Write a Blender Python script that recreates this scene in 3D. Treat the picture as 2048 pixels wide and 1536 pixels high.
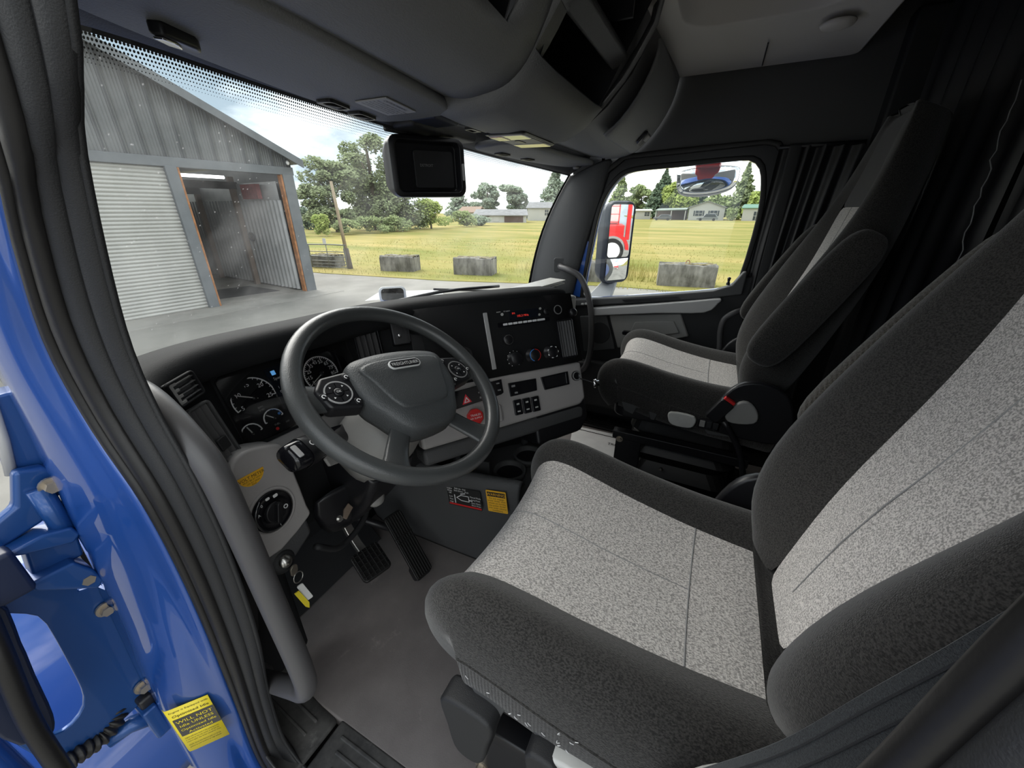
import bpy, bmesh, math, random
from math import sin, cos, pi, radians as R
from mathutils import Vector as V, Matrix

for _o in list(bpy.data.objects):
    bpy.data.objects.remove(_o)
S = bpy.context.scene
COL = S.collection

# ------------------------------------------------------------------ camera
# truck frame: X to the passenger side, Y forward, Z up, cab floor at z = 0, yard at z = GZ
GZ = -1.2
CAMPOS = V((-1.10, 0.0, 1.15))
AZ, PITCH = R(63.5), math.atan(348 / 770)
vd = V((sin(AZ) * cos(PITCH), cos(AZ) * cos(PITCH), -sin(PITCH)))
rt = V((cos(AZ), -sin(AZ), 0))
upv = rt.cross(vd)
cam = bpy.data.cameras.new('camera')
cam.sensor_width = 36
cam.lens = 36 * 770 / 2048
cam.clip_start = 0.01
cam.clip_end = 2000
camo = bpy.data.objects.new('camera', cam)
COL.objects.link(camo)
M3 = Matrix((rt, upv, -vd)).transposed()
camo.matrix_world = Matrix.Translation(CAMPOS) @ M3.to_4x4()
S.camera = camo

# ------------------------------------------------------------------ sky, sun, exposure
S.view_settings.view_transform = 'Standard'
S.view_settings.look = 'None'
S.view_settings.gamma = 1
S.view_settings.use_curve_mapping = False
S.view_settings.exposure = 1.2
W = bpy.data.worlds.new('overcast_sky')
S.world = W
W.use_nodes = True
nt = W.node_tree
nt.nodes.clear()
def wn(t, **k):
    n = nt.nodes.new(t)
    for a, b in k.items():
        setattr(n, a, b)
    return n
w_out = wn('ShaderNodeOutputWorld')
w_bg = wn('ShaderNodeBackground')
w_tc = wn('ShaderNodeTexCoord')
w_map = wn('ShaderNodeMapping')
w_map.inputs['Scale'].default_value = (1.0, 1.0, 2.6)
w_map.inputs['Location'].default_value = (0.35, 0.1, 0.2)
w_n = wn('ShaderNodeTexNoise')
w_n.inputs['Scale'].default_value = 1.9
w_n.inputs['Detail'].default_value = 8
w_n.inputs['Roughness'].default_value = 0.55
w_r = wn('ShaderNodeValToRGB')
w_r.color_ramp.elements[0].position = 0.40
w_r.color_ramp.elements[0].color = (0.15, 0.195, 0.23, 1)
w_r.color_ramp.elements[1].position = 0.60
w_r.color_ramp.elements[1].color = (1.0, 0.985, 0.955, 1)
_e = w_r.color_ramp.elements.new(0.50)
_e.color = (0.40, 0.44, 0.465, 1)
w_bg.inputs['Strength'].default_value = 1.5
nt.links.new(w_tc.outputs['Generated'], w_map.inputs['Vector'])
nt.links.new(w_map.outputs['Vector'], w_n.inputs['Vector'])
nt.links.new(w_n.outputs['Fac'], w_r.inputs['Fac'])
nt.links.new(w_r.outputs['Color'], w_bg.inputs['Color'])
nt.links.new(w_bg.outputs['Background'], w_out.inputs['Surface'])
sun = bpy.data.lights.new('hazy_sun', 'SUN')
sun.energy = 2.0
sun.angle = R(50)
sun.color = (1.0, 0.96, 0.9)
suno = bpy.data.objects.new('hazy_sun', sun)
COL.objects.link(suno)
suno.location = (-3, 3, 12)
suno.rotation_euler = V((-0.30, -0.72, -0.62)).to_track_quat('-Z', 'Y').to_euler()

# ------------------------------------------------------------------ materials
MATS = {}
def mat(name, col, rough=0.5, metal=0.0, spec=0.5, bump=0.0, bscale=300.0, var=0.0, vscale=6.0, coat=0.0, col2=None, detail=3.0, trans=0.0, alpha=None, emit=None, estr=0.0, stretch=None):
    m = bpy.data.materials.new(name)
    m.use_nodes = True
    t = m.node_tree
    b = t.nodes['Principled BSDF']
    b.inputs['Base Color'].default_value = (*col, 1)
    b.inputs['Roughness'].default_value = rough
    b.inputs['Metallic'].default_value = metal
    b.inputs['Specular IOR Level'].default_value = spec
    b.inputs['Coat Weight'].default_value = coat
    b.inputs['Coat Roughness'].default_value = 0.03
    b.inputs['Transmission Weight'].default_value = trans
    if emit:
        b.inputs['Emission Color'].default_value = (*emit, 1)
        b.inputs['Emission Strength'].default_value = estr
    tc = t.nodes.new('ShaderNodeTexCoord')
    src = tc.outputs['Object']
    if stretch:
        mp = t.nodes.new('ShaderNodeMapping')
        mp.inputs['Scale'].default_value = stretch
        t.links.new(src, mp.inputs['Vector'])
        src = mp.outputs['Vector']
    if var > 0 or col2:
        n = t.nodes.new('ShaderNodeTexNoise')
        n.inputs['Scale'].default_value = vscale
        n.inputs['Detail'].default_value = detail
        n.inputs['Roughness'].default_value = 0.6
        t.links.new(src, n.inputs['Vector'])
        r = t.nodes.new('ShaderNodeValToRGB')
        c2 = col2 or tuple(min(1, c * (1 + var)) for c in col)
        c1 = col if col2 else tuple(c * (1 - var) for c in col)
        r.color_ramp.elements[0].position = 0.36
        r.color_ramp.elements[1].position = 0.64
        r.color_ramp.elements[0].color = (*c1, 1)
        r.color_ramp.elements[1].color = (*c2, 1)
        t.links.new(n.outputs['Fac'], r.inputs['Fac'])
        t.links.new(r.outputs['Color'], b.inputs['Base Color'])
    if bump > 0:
        n2 = t.nodes.new('ShaderNodeTexNoise')
        n2.inputs['Scale'].default_value = bscale
        n2.inputs['Detail'].default_value = 2
        t.links.new(src, n2.inputs['Vector'])
        bp = t.nodes.new('ShaderNodeBump')
        bp.inputs['Strength'].default_value = bump
        bp.inputs['Distance'].default_value = 0.002
        t.links.new(n2.outputs['Fac'], bp.inputs['Height'])
        t.links.new(bp.outputs['Normal'], b.inputs['Normal'])
    MATS[name] = m
    return m

def glassmat(name, tint=(0.94, 0.97, 0.95), refl=0.06):
    m = bpy.data.materials.new(name)
    m.use_nodes = True
    t = m.node_tree
    t.nodes.clear()
    o = t.nodes.new('ShaderNodeOutputMaterial')
    mx = t.nodes.new('ShaderNodeMixShader')
    tr = t.nodes.new('ShaderNodeBsdfTransparent')
    gl = t.nodes.new('ShaderNodeBsdfGlossy')
    tr.inputs['Color'].default_value = (*tint, 1)
    gl.inputs['Roughness'].default_value = 0.02
    mx.inputs['Fac'].default_value = refl
    t.links.new(tr.outputs[0], mx.inputs[1])
    t.links.new(gl.outputs[0], mx.inputs[2])
    t.links.new(mx.outputs[0], o.inputs['Surface'])
    MATS[name] = m
    return m

def weave(name, c1, c2, scale=900.0, rough=0.95, bump=0.35, rib=0.0):
    """coarse woven upholstery: two yarn colours mottled, with a woven relief"""
    m = mat(name, c1, rough, spec=0.15)
    t = m.node_tree
    b = t.nodes['Principled BSDF']
    b.inputs['Sheen Weight'].default_value = 0.25
    b.inputs['Sheen Roughness'].default_value = 0.5
    tc = t.nodes.new('ShaderNodeTexCoord')
    vo = t.nodes.new('ShaderNodeTexVoronoi')
    vo.inputs['Scale'].default_value = scale
    vo.inputs['Randomness'].default_value = 0.7
    mp = t.nodes.new('ShaderNodeMapping')
    mp.inputs['Scale'].default_value = (1, 0.6, 1)
    t.links.new(tc.outputs['Object'], mp.inputs['Vector'])
    t.links.new(mp.outputs['Vector'], vo.inputs['Vector'])
    n = t.nodes.new('ShaderNodeTexNoise')
    n.inputs['Scale'].default_value = scale * 0.8
    n.inputs['Detail'].default_value = 3
    t.links.new(mp.outputs['Vector'], n.inputs['Vector'])
    r = t.nodes.new('ShaderNodeValToRGB')
    r.color_ramp.elements[0].position = 0.38
    r.color_ramp.elements[0].color = (*c1, 1)
    r.color_ramp.elements[1].position = 0.6
    r.color_ramp.elements[1].color = (*c2, 1)
    t.links.new(n.outputs['Fac'], r.inputs['Fac'])
    t.links.new(r.outputs['Color'], b.inputs['Base Color'])
    bp = t.nodes.new('ShaderNodeBump')
    bp.inputs['Strength'].default_value = bump
    bp.inputs['Distance'].default_value = 0.0015
    bp.invert = True
    t.links.new(vo.outputs['Distance'], bp.inputs['Height'])
    if rib > 0:
        wv = t.nodes.new('ShaderNodeTexWave')
        wv.bands_direction = 'Y'
        wv.inputs['Scale'].default_value = rib
        t.links.new(tc.outputs['Object'], wv.inputs['Vector'])
        bp2 = t.nodes.new('ShaderNodeBump')
        bp2.inputs['Strength'].default_value = 0.4
        bp2.inputs['Distance'].default_value = 0.002
        t.links.new(wv.outputs['Fac'], bp2.inputs['Height'])
        t.links.new(bp2.outputs['Normal'], bp.inputs['Normal'])
    t.links.new(bp.outputs['Normal'], b.inputs['Normal'])
    return m

DARK = mat('charcoal_grained_plastic', (0.020, 0.0205, 0.022), 0.55, spec=0.4, bump=0.25, bscale=700)
DASH = mat('matte_black_dash_skin', (0.011, 0.0115, 0.0125), 0.78, spec=0.22, bump=0.3, bscale=600)
BLK = mat('black_plastic', (0.010, 0.010, 0.012), 0.38)
GLOSSB = mat('gloss_black_plastic', (0.008, 0.008, 0.010), 0.12)
HEAD = mat('grey_headliner_vinyl', (0.17, 0.172, 0.175), 0.62, bump=0.5, bscale=330)
HEADD = mat('dark_trim_vinyl', (0.065, 0.066, 0.068), 0.6, bump=0.35, bscale=400)
CEIL = mat('light_grey_ceiling_moulding', (0.52, 0.50, 0.475), 0.55, bump=0.1, bscale=200)
LGREY = mat('light_grey_dash_panel', (0.36, 0.343, 0.335), 0.5, bump=0.15, bscale=800)
MGREY = mat('mid_grey_door_panel', (0.27, 0.265, 0.255), 0.5, bump=0.15, bscale=600)
SILV = mat('satin_grey_armrest', (0.40, 0.40, 0.40), 0.38)
HAND = mat('charcoal_grab_bar', (0.075, 0.073, 0.076), 0.42, bump=0.05, bscale=300)
LEATH = mat('steering_wheel_skin', (0.058, 0.061, 0.062), 0.30, bump=0.18, bscale=500)
PADM = mat('grained_airbag_cover', (0.060, 0.064, 0.066), 0.45, bump=0.45, bscale=420)
SLATM = mat('vent_slat_with_highlight', (0.085, 0.083, 0.085), 0.4)  # lighter than the black vents: highlight lines on the slats put into the colour
SILP = mat('pale_chrome_shine', (0.72, 0.73, 0.72), 0.35)  # matte pale grey stands in for the bright reflections of chrome
RUB = mat('black_rubber', (0.011, 0.0105, 0.0105), 0.42, spec=0.4, bump=0.1, bscale=200)
FLOORM = mat('grey_brown_vinyl_floor', (0.150, 0.134, 0.130), 0.6, bump=0.15, bscale=350, col2=(0.205, 0.186, 0.180), vscale=5.0, detail=5)
TREAD = mat('dusty_black_step_plastic', (0.045, 0.044, 0.044), 0.5, bump=0.3, bscale=90, col2=(0.085, 0.083, 0.08), vscale=25)
BLUE = mat('metallic_blue_paint', (0.010, 0.072, 0.33), 0.40, metal=0.3, coat=1.0)
BLUED = mat('satin_blue_painted_steel', (0.010, 0.065, 0.24), 0.4, metal=0.3, coat=0.4)
STEEL = mat('bright_steel', (0.62, 0.61, 0.58), 0.28, metal=1.0)
RUST = mat('dull_brass_bolt', (0.45, 0.40, 0.33), 0.4, metal=0.9)
CHROME = mat('chrome', (0.8, 0.8, 0.8), 0.1, metal=1.0)
MIRR = mat('mirror_glass', (0.85, 0.87, 0.87), 0.015, metal=1.0)
WHITE = mat('white_print', (0.80, 0.80, 0.80), 0.6)
PAPER = mat('white_paper', (0.74, 0.74, 0.73), 0.8, var=0.05, vscale=12)
INK = mat('black_print', (0.012, 0.012, 0.012), 0.6)
YEL = mat('yellow_sticker', (0.85, 0.68, 0.03), 0.45)
ORA = mat('orange_sticker', (0.86, 0.46, 0.02), 0.5)
RED = mat('red_sticker', (0.60, 0.02, 0.02), 0.4)
REDG = mat('hazard_red_button', (0.75, 0.03, 0.05), 0.35)
BLU2 = mat('blue_print', (0.05, 0.22, 0.6), 0.5)
GREYP = mat('grey_print', (0.25, 0.25, 0.25), 0.5)
LIGHTP = mat('pale_grey_plastic_lever', (0.50, 0.50, 0.48), 0.4, var=0.06, vscale=30)
SCREEN = mat('dark_lcd_screen', (0.012, 0.014, 0.02), 0.12, coat=0.5)
LENS = mat('clear_lamp_lens', (0.60, 0.58, 0.60), 0.2, coat=0.6)
LENSP = mat('pink_lamp_lens', (0.62, 0.38, 0.38), 0.25, coat=0.6)
LENSW = mat('warm_lamp_lens', (0.62, 0.60, 0.52), 0.2, coat=0.6)
FABD = weave('charcoal_seat_fabric', (0.017, 0.0163, 0.0155), (0.047, 0.0445, 0.042), 620, bump=0.4)
FABL = weave('heathered_light_grey_seat_fabric', (0.285, 0.270, 0.258), (0.69, 0.655, 0.625), 560, bump=0.4)
FABR = weave('ribbed_charcoal_skirt_fabric', (0.022, 0.021, 0.020), (0.05, 0.047, 0.045), 500, bump=0.3, rib=55)
FABB = weave('ribbed_brown_armrest_fabric', (0.035, 0.031, 0.026), (0.085, 0.077, 0.066), 500, bump=0.3, rib=70)
BELTM = weave('dark_grey_seat_belt_webbing', (0.016, 0.018, 0.020), (0.036, 0.040, 0.043), 1500, bump=0.3)
CURT = mat('black_vinyl_curtain', (0.014, 0.014, 0.016), 0.45)
GLASS = glassmat('clear_window_glass', (0.97, 0.985, 0.98), 0.035)
def dusty(name):
    m = glassmat(name, (0.97, 0.985, 0.98), 0.03)
    t = m.node_tree
    out = [n for n in t.nodes if n.type == 'OUTPUT_MATERIAL'][0]
    base = out.inputs['Surface'].links[0].from_socket
    tl = t.nodes.new('ShaderNodeBsdfTranslucent')
    tl.inputs['Color'].default_value = (0.8, 0.8, 0.8, 1)
    tc = t.nodes.new('ShaderNodeTexCoord')
    n1 = t.nodes.new('ShaderNodeTexNoise')
    n1.inputs['Scale'].default_value = 7
    n1.inputs['Detail'].default_value = 6
    vo = t.nodes.new('ShaderNodeTexVoronoi')
    vo.inputs['Scale'].default_value = 60
    t.links.new(tc.outputs['Object'], n1.inputs['Vector'])
    t.links.new(tc.outputs['Object'], vo.inputs['Vector'])
    r1 = t.nodes.new('ShaderNodeValToRGB')
    r1.color_ramp.elements[0].position = 0.42
    r1.color_ramp.elements[0].color = (0.008, 0.008, 0.008, 1)
    r1.color_ramp.elements[1].position = 0.75
    r1.color_ramp.elements[1].color = (0.06, 0.06, 0.06, 1)
    r2 = t.nodes.new('ShaderNodeValToRGB')
    r2.color_ramp.elements[0].position = 0.0
    r2.color_ramp.elements[0].color = (0.22, 0.22, 0.22, 1)
    r2.color_ramp.elements[1].position = 0.12
    r2.color_ramp.elements[1].color = (0, 0, 0, 1)
    ad = t.nodes.new('ShaderNodeMath')
    ad.operation = 'ADD'
    mx = t.nodes.new('ShaderNodeMixShader')
    t.links.new(n1.outputs['Fac'], r1.inputs['Fac'])
    t.links.new(vo.outputs['Distance'], r2.inputs['Fac'])
    t.links.new(r1.outputs['Color'], ad.inputs[0])
    t.links.new(r2.outputs['Color'], ad.inputs[1])
    t.links.new(ad.outputs[0], mx.inputs['Fac'])
    t.links.new(base, mx.inputs[1])
    t.links.new(tl.outputs[0], mx.inputs[2])
    t.links.new(mx.outputs[0], out.inputs['Surface'])
    return m
GLASSD = dusty('dusty_windshield_glass')
def scuff(m, scale, lo, hi, col):
    """pale worn scuffs with a shape of their own on top of a material's colour"""
    t = m.node_tree
    b = t.nodes['Principled BSDF']
    src = b.inputs['Base Color'].links[0].from_socket
    tc = t.nodes.new('ShaderNodeTexCoord')
    n = t.nodes.new('ShaderNodeTexNoise')
    n.inputs['Scale'].default_value = scale
    n.inputs['Detail'].default_value = 8
    n.inputs['Roughness'].default_value = 0.7
    r = t.nodes.new('ShaderNodeValToRGB')
    r.color_ramp.elements[0].position = lo
    r.color_ramp.elements[0].color = (0, 0, 0, 1)
    r.color_ramp.elements[1].position = hi
    r.color_ramp.elements[1].color = (1, 1, 1, 1)
    mx = t.nodes.new('ShaderNodeMix')
    mx.data_type = 'RGBA'
    t.links.new(tc.outputs['Object'], n.inputs['Vector'])
    t.links.new(n.outputs['Fac'], r.inputs['Fac'])
    t.links.new(r.outputs['Color'], mx.inputs['Factor'])
    t.links.new(src, mx.inputs[6])
    mx.inputs[7].default_value = (*col, 1)
    t.links.new(mx.outputs[2], b.inputs['Base Color'])
scuff(FLOORM, 9.0, 0.62, 0.80, (0.36, 0.33, 0.31))
scuff(TREAD, 14.0, 0.60, 0.78, (0.22, 0.215, 0.205))
GLASSC = glassmat('cluster_lens', (0.95, 0.95, 0.95), 0.05)

# ------------------------------------------------------------------ mesh helpers
ORG = {}
def mk(name, geo, m, par=None, sm=False, bev=0.0, seg=2, sub=0, sol=0.0, M=None, off=-1, label=None, cat=None, group=None, kind=None, origin=None, ang=35):
    vs, fs = geo
    vs = [V(v) for v in vs]
    if M is not None:
        vs = [M @ v for v in vs]
    if par is not None:
        org = ORG[par.name]
    elif origin is not None:
        org = V(origin)
    else:
        lo = V([min(v[i] for v in vs) for i in range(3)])
        hi = V([max(v[i] for v in vs) for i in range(3)])
        org = V(((lo.x + hi.x) / 2, (lo.y + hi.y) / 2, lo.z))
    me = bpy.data.meshes.new(name)
    me.from_pydata([v - org for v in vs], [], fs)
    bm = bmesh.new()
    bm.from_mesh(me)
    bmesh.ops.recalc_face_normals(bm, faces=bm.faces)
    bm.to_mesh(me)
    bm.free()
    me.materials.append(m)
    if sm:
        me.polygons.foreach_set('use_smooth', [True] * len(me.polygons))
    o = bpy.data.objects.new(name, me)
    COL.objects.link(o)
    ORG[o.name] = org
    if par is not None:
        o.parent = par
    else:
        o.location = org
    if sol:
        md = o.modifiers.new('thickness', 'SOLIDIFY')
        md.thickness = sol
        md.offset = off
    if bev:
        md = o.modifiers.new('rounded_edges', 'BEVEL')
        md.width = bev
        md.segments = seg
        md.limit_method = 'ANGLE'
        md.angle_limit = R(ang)
        md.use_clamp_overlap = True
        me.polygons.foreach_set('use_smooth', [True] * len(me.polygons))
        md.harden_normals = False
        if not sm:
            ws = o.modifiers.new('flat_faces', 'WEIGHTED_NORMAL')
            ws.keep_sharp = True
    if sub:
        md = o.modifiers.new('subdivision', 'SUBSURF')
        md.levels = sub
        md.render_levels = sub
        me.polygons.foreach_set('use_smooth', [True] * len(me.polygons))
    tag(o, label, cat, group, kind)
    return o
def tag(o, label=None, cat=None, group=None, kind=None):
    if label: o['label'] = label
    if cat: o['category'] = cat
    if group: o['group'] = group
    if kind: o['kind'] = kind
    return o
def thing(name, loc, label=None, cat=None, group=None, kind=None):
    o = bpy.data.objects.new(name, None)
    o.empty_display_size = 0.05
    COL.objects.link(o)
    o.location = loc
    ORG[o.name] = V(loc)
    return tag(o, label, cat, group, kind)
def struct(name, geo, m, **k):
    return mk(name, geo, m, kind='structure', **k)
def copytree(o, parent=None):
    c = o.copy()
    COL.objects.link(c)
    c.parent = parent
    ORG[c.name] = ORG[o.name].copy()
    for ch in list(o.children):
        copytree(ch, c)
    return c
def FR(o, u, w):
    u = V(u).normalized()
    w = V(w)
    w = (w - u * w.dot(u)).normalized()
    n = u.cross(w)
    Mx = Matrix((u, w, n)).transposed().to_4x4()
    Mx.translation = V(o)
    return Mx
def join(*gs):
    vs, fs = [], []
    for g in gs:
        k = len(vs)
        vs += [V(v) for v in g[0]]
        fs += [tuple(i + k for i in f) for f in g[1]]
    return vs, fs
def xf(M, g):
    return [M @ V(v) for v in g[0]], g[1]
def box(c, s, rot=None):
    x, y, z = s[0] / 2, s[1] / 2, s[2] / 2
    vs = [V((a, b, d)) for a in (-x, x) for b in (-y, y) for d in (-z, z)]
    if rot is not None:
        vs = [rot @ v for v in vs]
    vs = [v + V(c) for v in vs]
    return vs, [(0, 1, 3, 2), (4, 6, 7, 5), (0, 4, 5, 1), (2, 3, 7, 6), (0, 2, 6, 4), (1, 5, 7, 3)]
def bx(x0, x1, y0, y1, z0, z1):
    return box(((x0 + x1) / 2, (y0 + y1) / 2, (z0 + z1) / 2), (abs(x1 - x0), abs(y1 - y0), abs(z1 - z0)))
def prism(out, z0, z1):
    n = len(out)
    vs = [(p[0], p[1], z0) for p in out] + [(p[0], p[1], z1) for p in out]
    fs = [tuple(range(n - 1, -1, -1)), tuple(range(n, 2 * n))]
    fs += [(i, (i + 1) % n, (i + 1) % n + n, i + n) for i in range(n)]
    return vs, fs
def rrect(cx, cy, w, h, r, n=4):
    pts = []
    for (sx, sy, a0) in ((1, 1, 0), (-1, 1, 90), (-1, -1, 180), (1, -1, 270)):
        for i in range(n + 1):
            a = R(a0 + 90 * i / n)
            pts.append((cx + sx * (w / 2 - r) + r * cos(a), cy + sy * (h / 2 - r) + r * sin(a)))
    return pts
def circ(cx, cy, r, n=24, a0=0, a1=360):
    full = abs(a1 - a0) >= 360
    m = n if full else n + 1
    return [(cx + r * cos(R(a0 + (a1 - a0) * i / n)), cy + r * sin(R(a0 + (a1 - a0) * i / n))) for i in range(m)]
def arcband(cx, cy, r0, r1, a0, a1, z0, z1, n=24):
    o = circ(cx, cy, r1, n, a0, a1)
    i = circ(cx, cy, r0, n, a0, a1)
    if abs(a1 - a0) >= 360:
        return ring(o, i, z0, z1)
    k = n + 1
    vs = [(p[0], p[1], z) for z in (z0, z1) for p in o + i]
    fs = []
    for j in range(n):
        fs += [(j, j + 1, k + j + 1, k + j), (2 * k + j, 3 * k + j, 3 * k + j + 1, 2 * k + j + 1),
               (j, 2 * k + j, 2 * k + j + 1, j + 1), (k + j, k + j + 1, 3 * k + j + 1, 3 * k + j)]
    fs += [(0, k, 3 * k, 2 * k), (k - 1, 2 * k - 1 + 2 * k - k, 4 * k - 1, 2 * k - 1)] if False else [(0, k, 3 * k, 2 * k), (k - 1, 3 * k - 1, 4 * k - 1, 2 * k - 1)]
    return vs, fs
def ring(o, i, z0, z1):
    """closed band between two outlines with the same number of points"""
    n = len(o)
    vs = [(p[0], p[1], z) for z in (z0, z1) for p in list(o) + list(i)]
    fs = []
    for j in range(n):
        q = (j + 1) % n
        fs += [(j, q, n + q, n + j), (2 * n + j, 3 * n + j, 3 * n + q, 2 * n + q), (j, 2 * n + j, 2 * n + q, q), (n + j, n + q, 3 * n + q, 3 * n + j)]
    return vs, fs
def spl(pts, n=6, closed=False):
    P = [V(p) for p in pts]
    out = []
    m = len(P)
    for i in range(m if closed else m - 1):
        if closed:
            a, b, c, d = P[i - 1], P[i], P[(i + 1) % m], P[(i + 2) % m]
        else:
            b, c = P[i], P[i + 1]
            a = P[i - 1] if i else b * 2 - c
            d = P[i + 2] if i + 2 < m else c * 2 - b
        for k in range(n):
            t = k / n
            out.append(0.5 * ((2 * b) + (c - a) * t + (2 * a - 5 * b + 4 * c - d) * t * t + (3 * b - a - 3 * c + d) * t ** 3))
    if not closed:
        out.append(P[-1])
    return out
def tube(pts, r, n=12, closed=False, caps=True, prof=None):
    P = [V(p) for p in pts]
    m = len(P)
    rs = r if isinstance(r, (list, tuple)) else [r] * m
    T = []
    for i in range(m):
        a = P[i - 1] if (i or closed) else P[i]
        b = P[(i + 1) % m] if (i < m - 1 or closed) else P[i]
        T.append((b - a).normalized())
    nrm = T[0].orthogonal().normalized()
    vs, fs = [], []
    for i in range(m):
        if i:
            q = T[i - 1].rotation_difference(T[i])
            nrm = (q @ nrm)
            nrm = (nrm - T[i] * nrm.dot(T[i])).normalized()
        bn = T[i].cross(nrm)
        for k in range(n):
            a = 2 * pi * k / n
            vs.append(P[i] + (nrm * cos(a) + bn * sin(a)) * rs[i])
    lim = m if closed else m - 1
    for i in range(lim):
        j = (i + 1) % m
        for k in range(n):
            q = (k + 1) % n
            fs.append((i * n + k, i * n + q, j * n + q, j * n + k))
    if caps and not closed:
        fs += [tuple(range(n - 1, -1, -1)), tuple(range((m - 1) * n, m * n))]
    return vs, fs
def sweep(pts, prof, side, up=None, caps=True):
    """sweep a 2D profile (a along side vector, b along up vector) along pts; side may be a list"""
    P = [V(p) for p in pts]
    m, n = len(P), len(prof)
    vs, fs = [], []
    for i in range(m):
        t = (P[min(i + 1, m - 1)] - P[max(i - 1, 0)]).normalized()
        s = V(side[i]) if isinstance(side, list) else V(side)
        s = (s - t * s.dot(t)).normalized()
        u = t.cross(s)
        for a, b in prof:
            vs.append(P[i] + s * a + u * b)
    for i in range(m - 1):
        for k in range(n):
            q = (k + 1) % n
            fs.append((i * n + k, i * n + q, (i + 1) * n + q, (i + 1) * n + k))
    if caps:
        fs += [tuple(range(n - 1, -1, -1)), tuple(range((m - 1) * n, m * n))]
    return vs, fs
def loft(rows, cu=False, cv=False, caps=False):
    n = len(rows[0])
    vs = [V(p) for r in rows for p in r]
    fs = []
    m = len(rows)
    for i in range(m if cv else m - 1):
        j = (i + 1) % m
        for k in range(n if cu else n - 1):
            q = (k + 1) % n
            fs.append((i * n + k, i * n + q, j * n + q, j * n + k))
    if caps:
        fs += [tuple(range(n - 1, -1, -1)), tuple(range((m - 1) * n, m * n))]
    return vs, fs
def lathe(prof, n=24, caps=True):
    rows = [[(r * cos(2 * pi * k / n), r * sin(2 * pi * k / n), z) for k in range(n)] for r, z in prof]
    return loft(rows, cu=True, caps=caps)
def poly(pts):
    return [V(p) for p in pts], [tuple(range(len(pts)))]
GLYPH = {}
def load_glyphs():
    chars = 'ABCDEFGHIJKLMNOPQRSTUVWXYZabcdefghijklmnopqrstuvwxyz0123456789.,-/:%&+!()'
    tmp = []
    for ch in chars:
        for body in (ch, 'I' + ch + 'I'):
            c = bpy.data.curves.new('lettering', 'FONT')
            c.body = body
            c.size = 1
            c.resolution_u = 2
            o = bpy.data.objects.new('lettering', c)
            COL.objects.link(o)
            tmp.append((ch, body, o, c))
    c = bpy.data.curves.new('lettering', 'FONT')
    c.body = 'II'
    c.resolution_u = 2
    o = bpy.data.objects.new('lettering', c)
    COL.objects.link(o)
    tmp.append(('II', 'II', o, c))
    dg = bpy.context.evaluated_depsgraph_get()
    w = {}
    for ch, body, o, c in tmp:
        me = bpy.data.meshes.new_from_object(o.evaluated_get(dg))
        if body == ch and ch != 'II':
            GLYPH[ch] = ([v.co.copy() for v in me.vertices], [tuple(p.vertices) for p in me.polygons])
        else:
            w[ch] = max(v.co.x for v in me.vertices)
        bpy.data.meshes.remove(me)
    for ch in chars:
        GLYPH[ch] += (w[ch] - w['II'],)
    for ch, body, o, c in tmp:
        bpy.data.objects.remove(o)
        bpy.data.curves.remove(c)
    GLYPH[' '] = ([], [], 0.3)
load_glyphs()
def tgeo(s, size, align='CENTER', sx=1.0):
    vs, fs, x = [], [], 0.0
    for ch in s:
        g = GLYPH.get(ch, GLYPH[' '])
        k = len(vs)
        vs += [V(((v.x + x) * size * sx, (v.y - 0.34) * size, 0)) for v in g[0]]
        fs += [tuple(i + k for i in f) for f in g[1]]
        x += g[2]
    d = {'CENTER': x / 2, 'LEFT': 0, 'RIGHT': x}[align] * size * sx
    return [V((v.x - d, v.y, 0)) for v in vs], fs
def text(lines, M, m, par, name='lettering', **k):
    """lines: list of (string, x, y, size[, align[, xstretch]]) laid flat in frame M"""
    gs = []
    for l in lines:
        g = tgeo(l[0], l[3], l[4] if len(l) > 4 else 'CENTER', sx=l[5] if len(l) > 5 else 1.0)
        gs.append(([v + V((l[1], l[2], 0)) for v in g[0]], g[1]))
    return mk(name, join(*gs), m, par, M=M, **k)
def bolt(par, M, r=0.008, h=0.008, m=None, name='bolt'):
    return mk(name, join(lathe([(r * 1.5, 0), (r * 1.5, h * 0.3), (r, h * 0.3)], 16), prism(circ(0, 0, r, 6), h * 0.3, h)), m or STEEL, par, M=M)

# ================================================================== cab shell
def polar(poly2, c, n):
    """resample a star-shaped outline at n angles about c"""
    out = []
    m = len(poly2)
    for k in range(n):
        a = 2 * pi * k / n
        d = (cos(a), sin(a))
        best = 0
        for i in range(m):
            p, q = poly2[i], poly2[(i + 1) % m]
            ex, ey = q[0] - p[0], q[1] - p[1]
            det = d[0] * (-ey) + d[1] * ex
            if abs(det) < 1e-12:
                continue
            rx, ry = p[0] - c[0], p[1] - c[1]
            t = (rx * (-ey) + ry * ex) / det
            s = (d[0] * ry - d[1] * rx) / det
            if t > 0 and -1e-6 <= s <= 1 + 1e-6:
                best = max(best, t)
        out.append((c[0] + d[0] * best, c[1] + d[1] * best))
    return out
MX = Matrix(((0, 0, 1, 0), (1, 0, 0, 0), (0, 1, 0, 0), (0, 0, 0, 1)))   # local (a, b, c) -> world (X=c, Y=a, Z=b)

# floor
FL = [(-0.82, -1.2), (0.84, -1.2), (0.84, 1.06), (-0.70, 1.06), (-0.77, 0.98), (-0.80, 0.84), (-0.82, 0.74)]
floor = struct('floor', prism(FL, -0.04, 0.0), FLOORM, label='grey-brown vinyl cab floor covering', bev=0.006)
# front bulkhead, below the dash
struct('wall_front', join(bx(-0.98, 0.98, 1.06, 1.12, -0.1, 0.62), xf(FR((0, 1.01, 0.06), (1, 0, 0), (0, 0.5, 0.5)), bx(-0.8, -0.34, -0.09, 0.09, -0.01, 0.01))), DARK, label='dark bulkhead behind the pedals')
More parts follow.
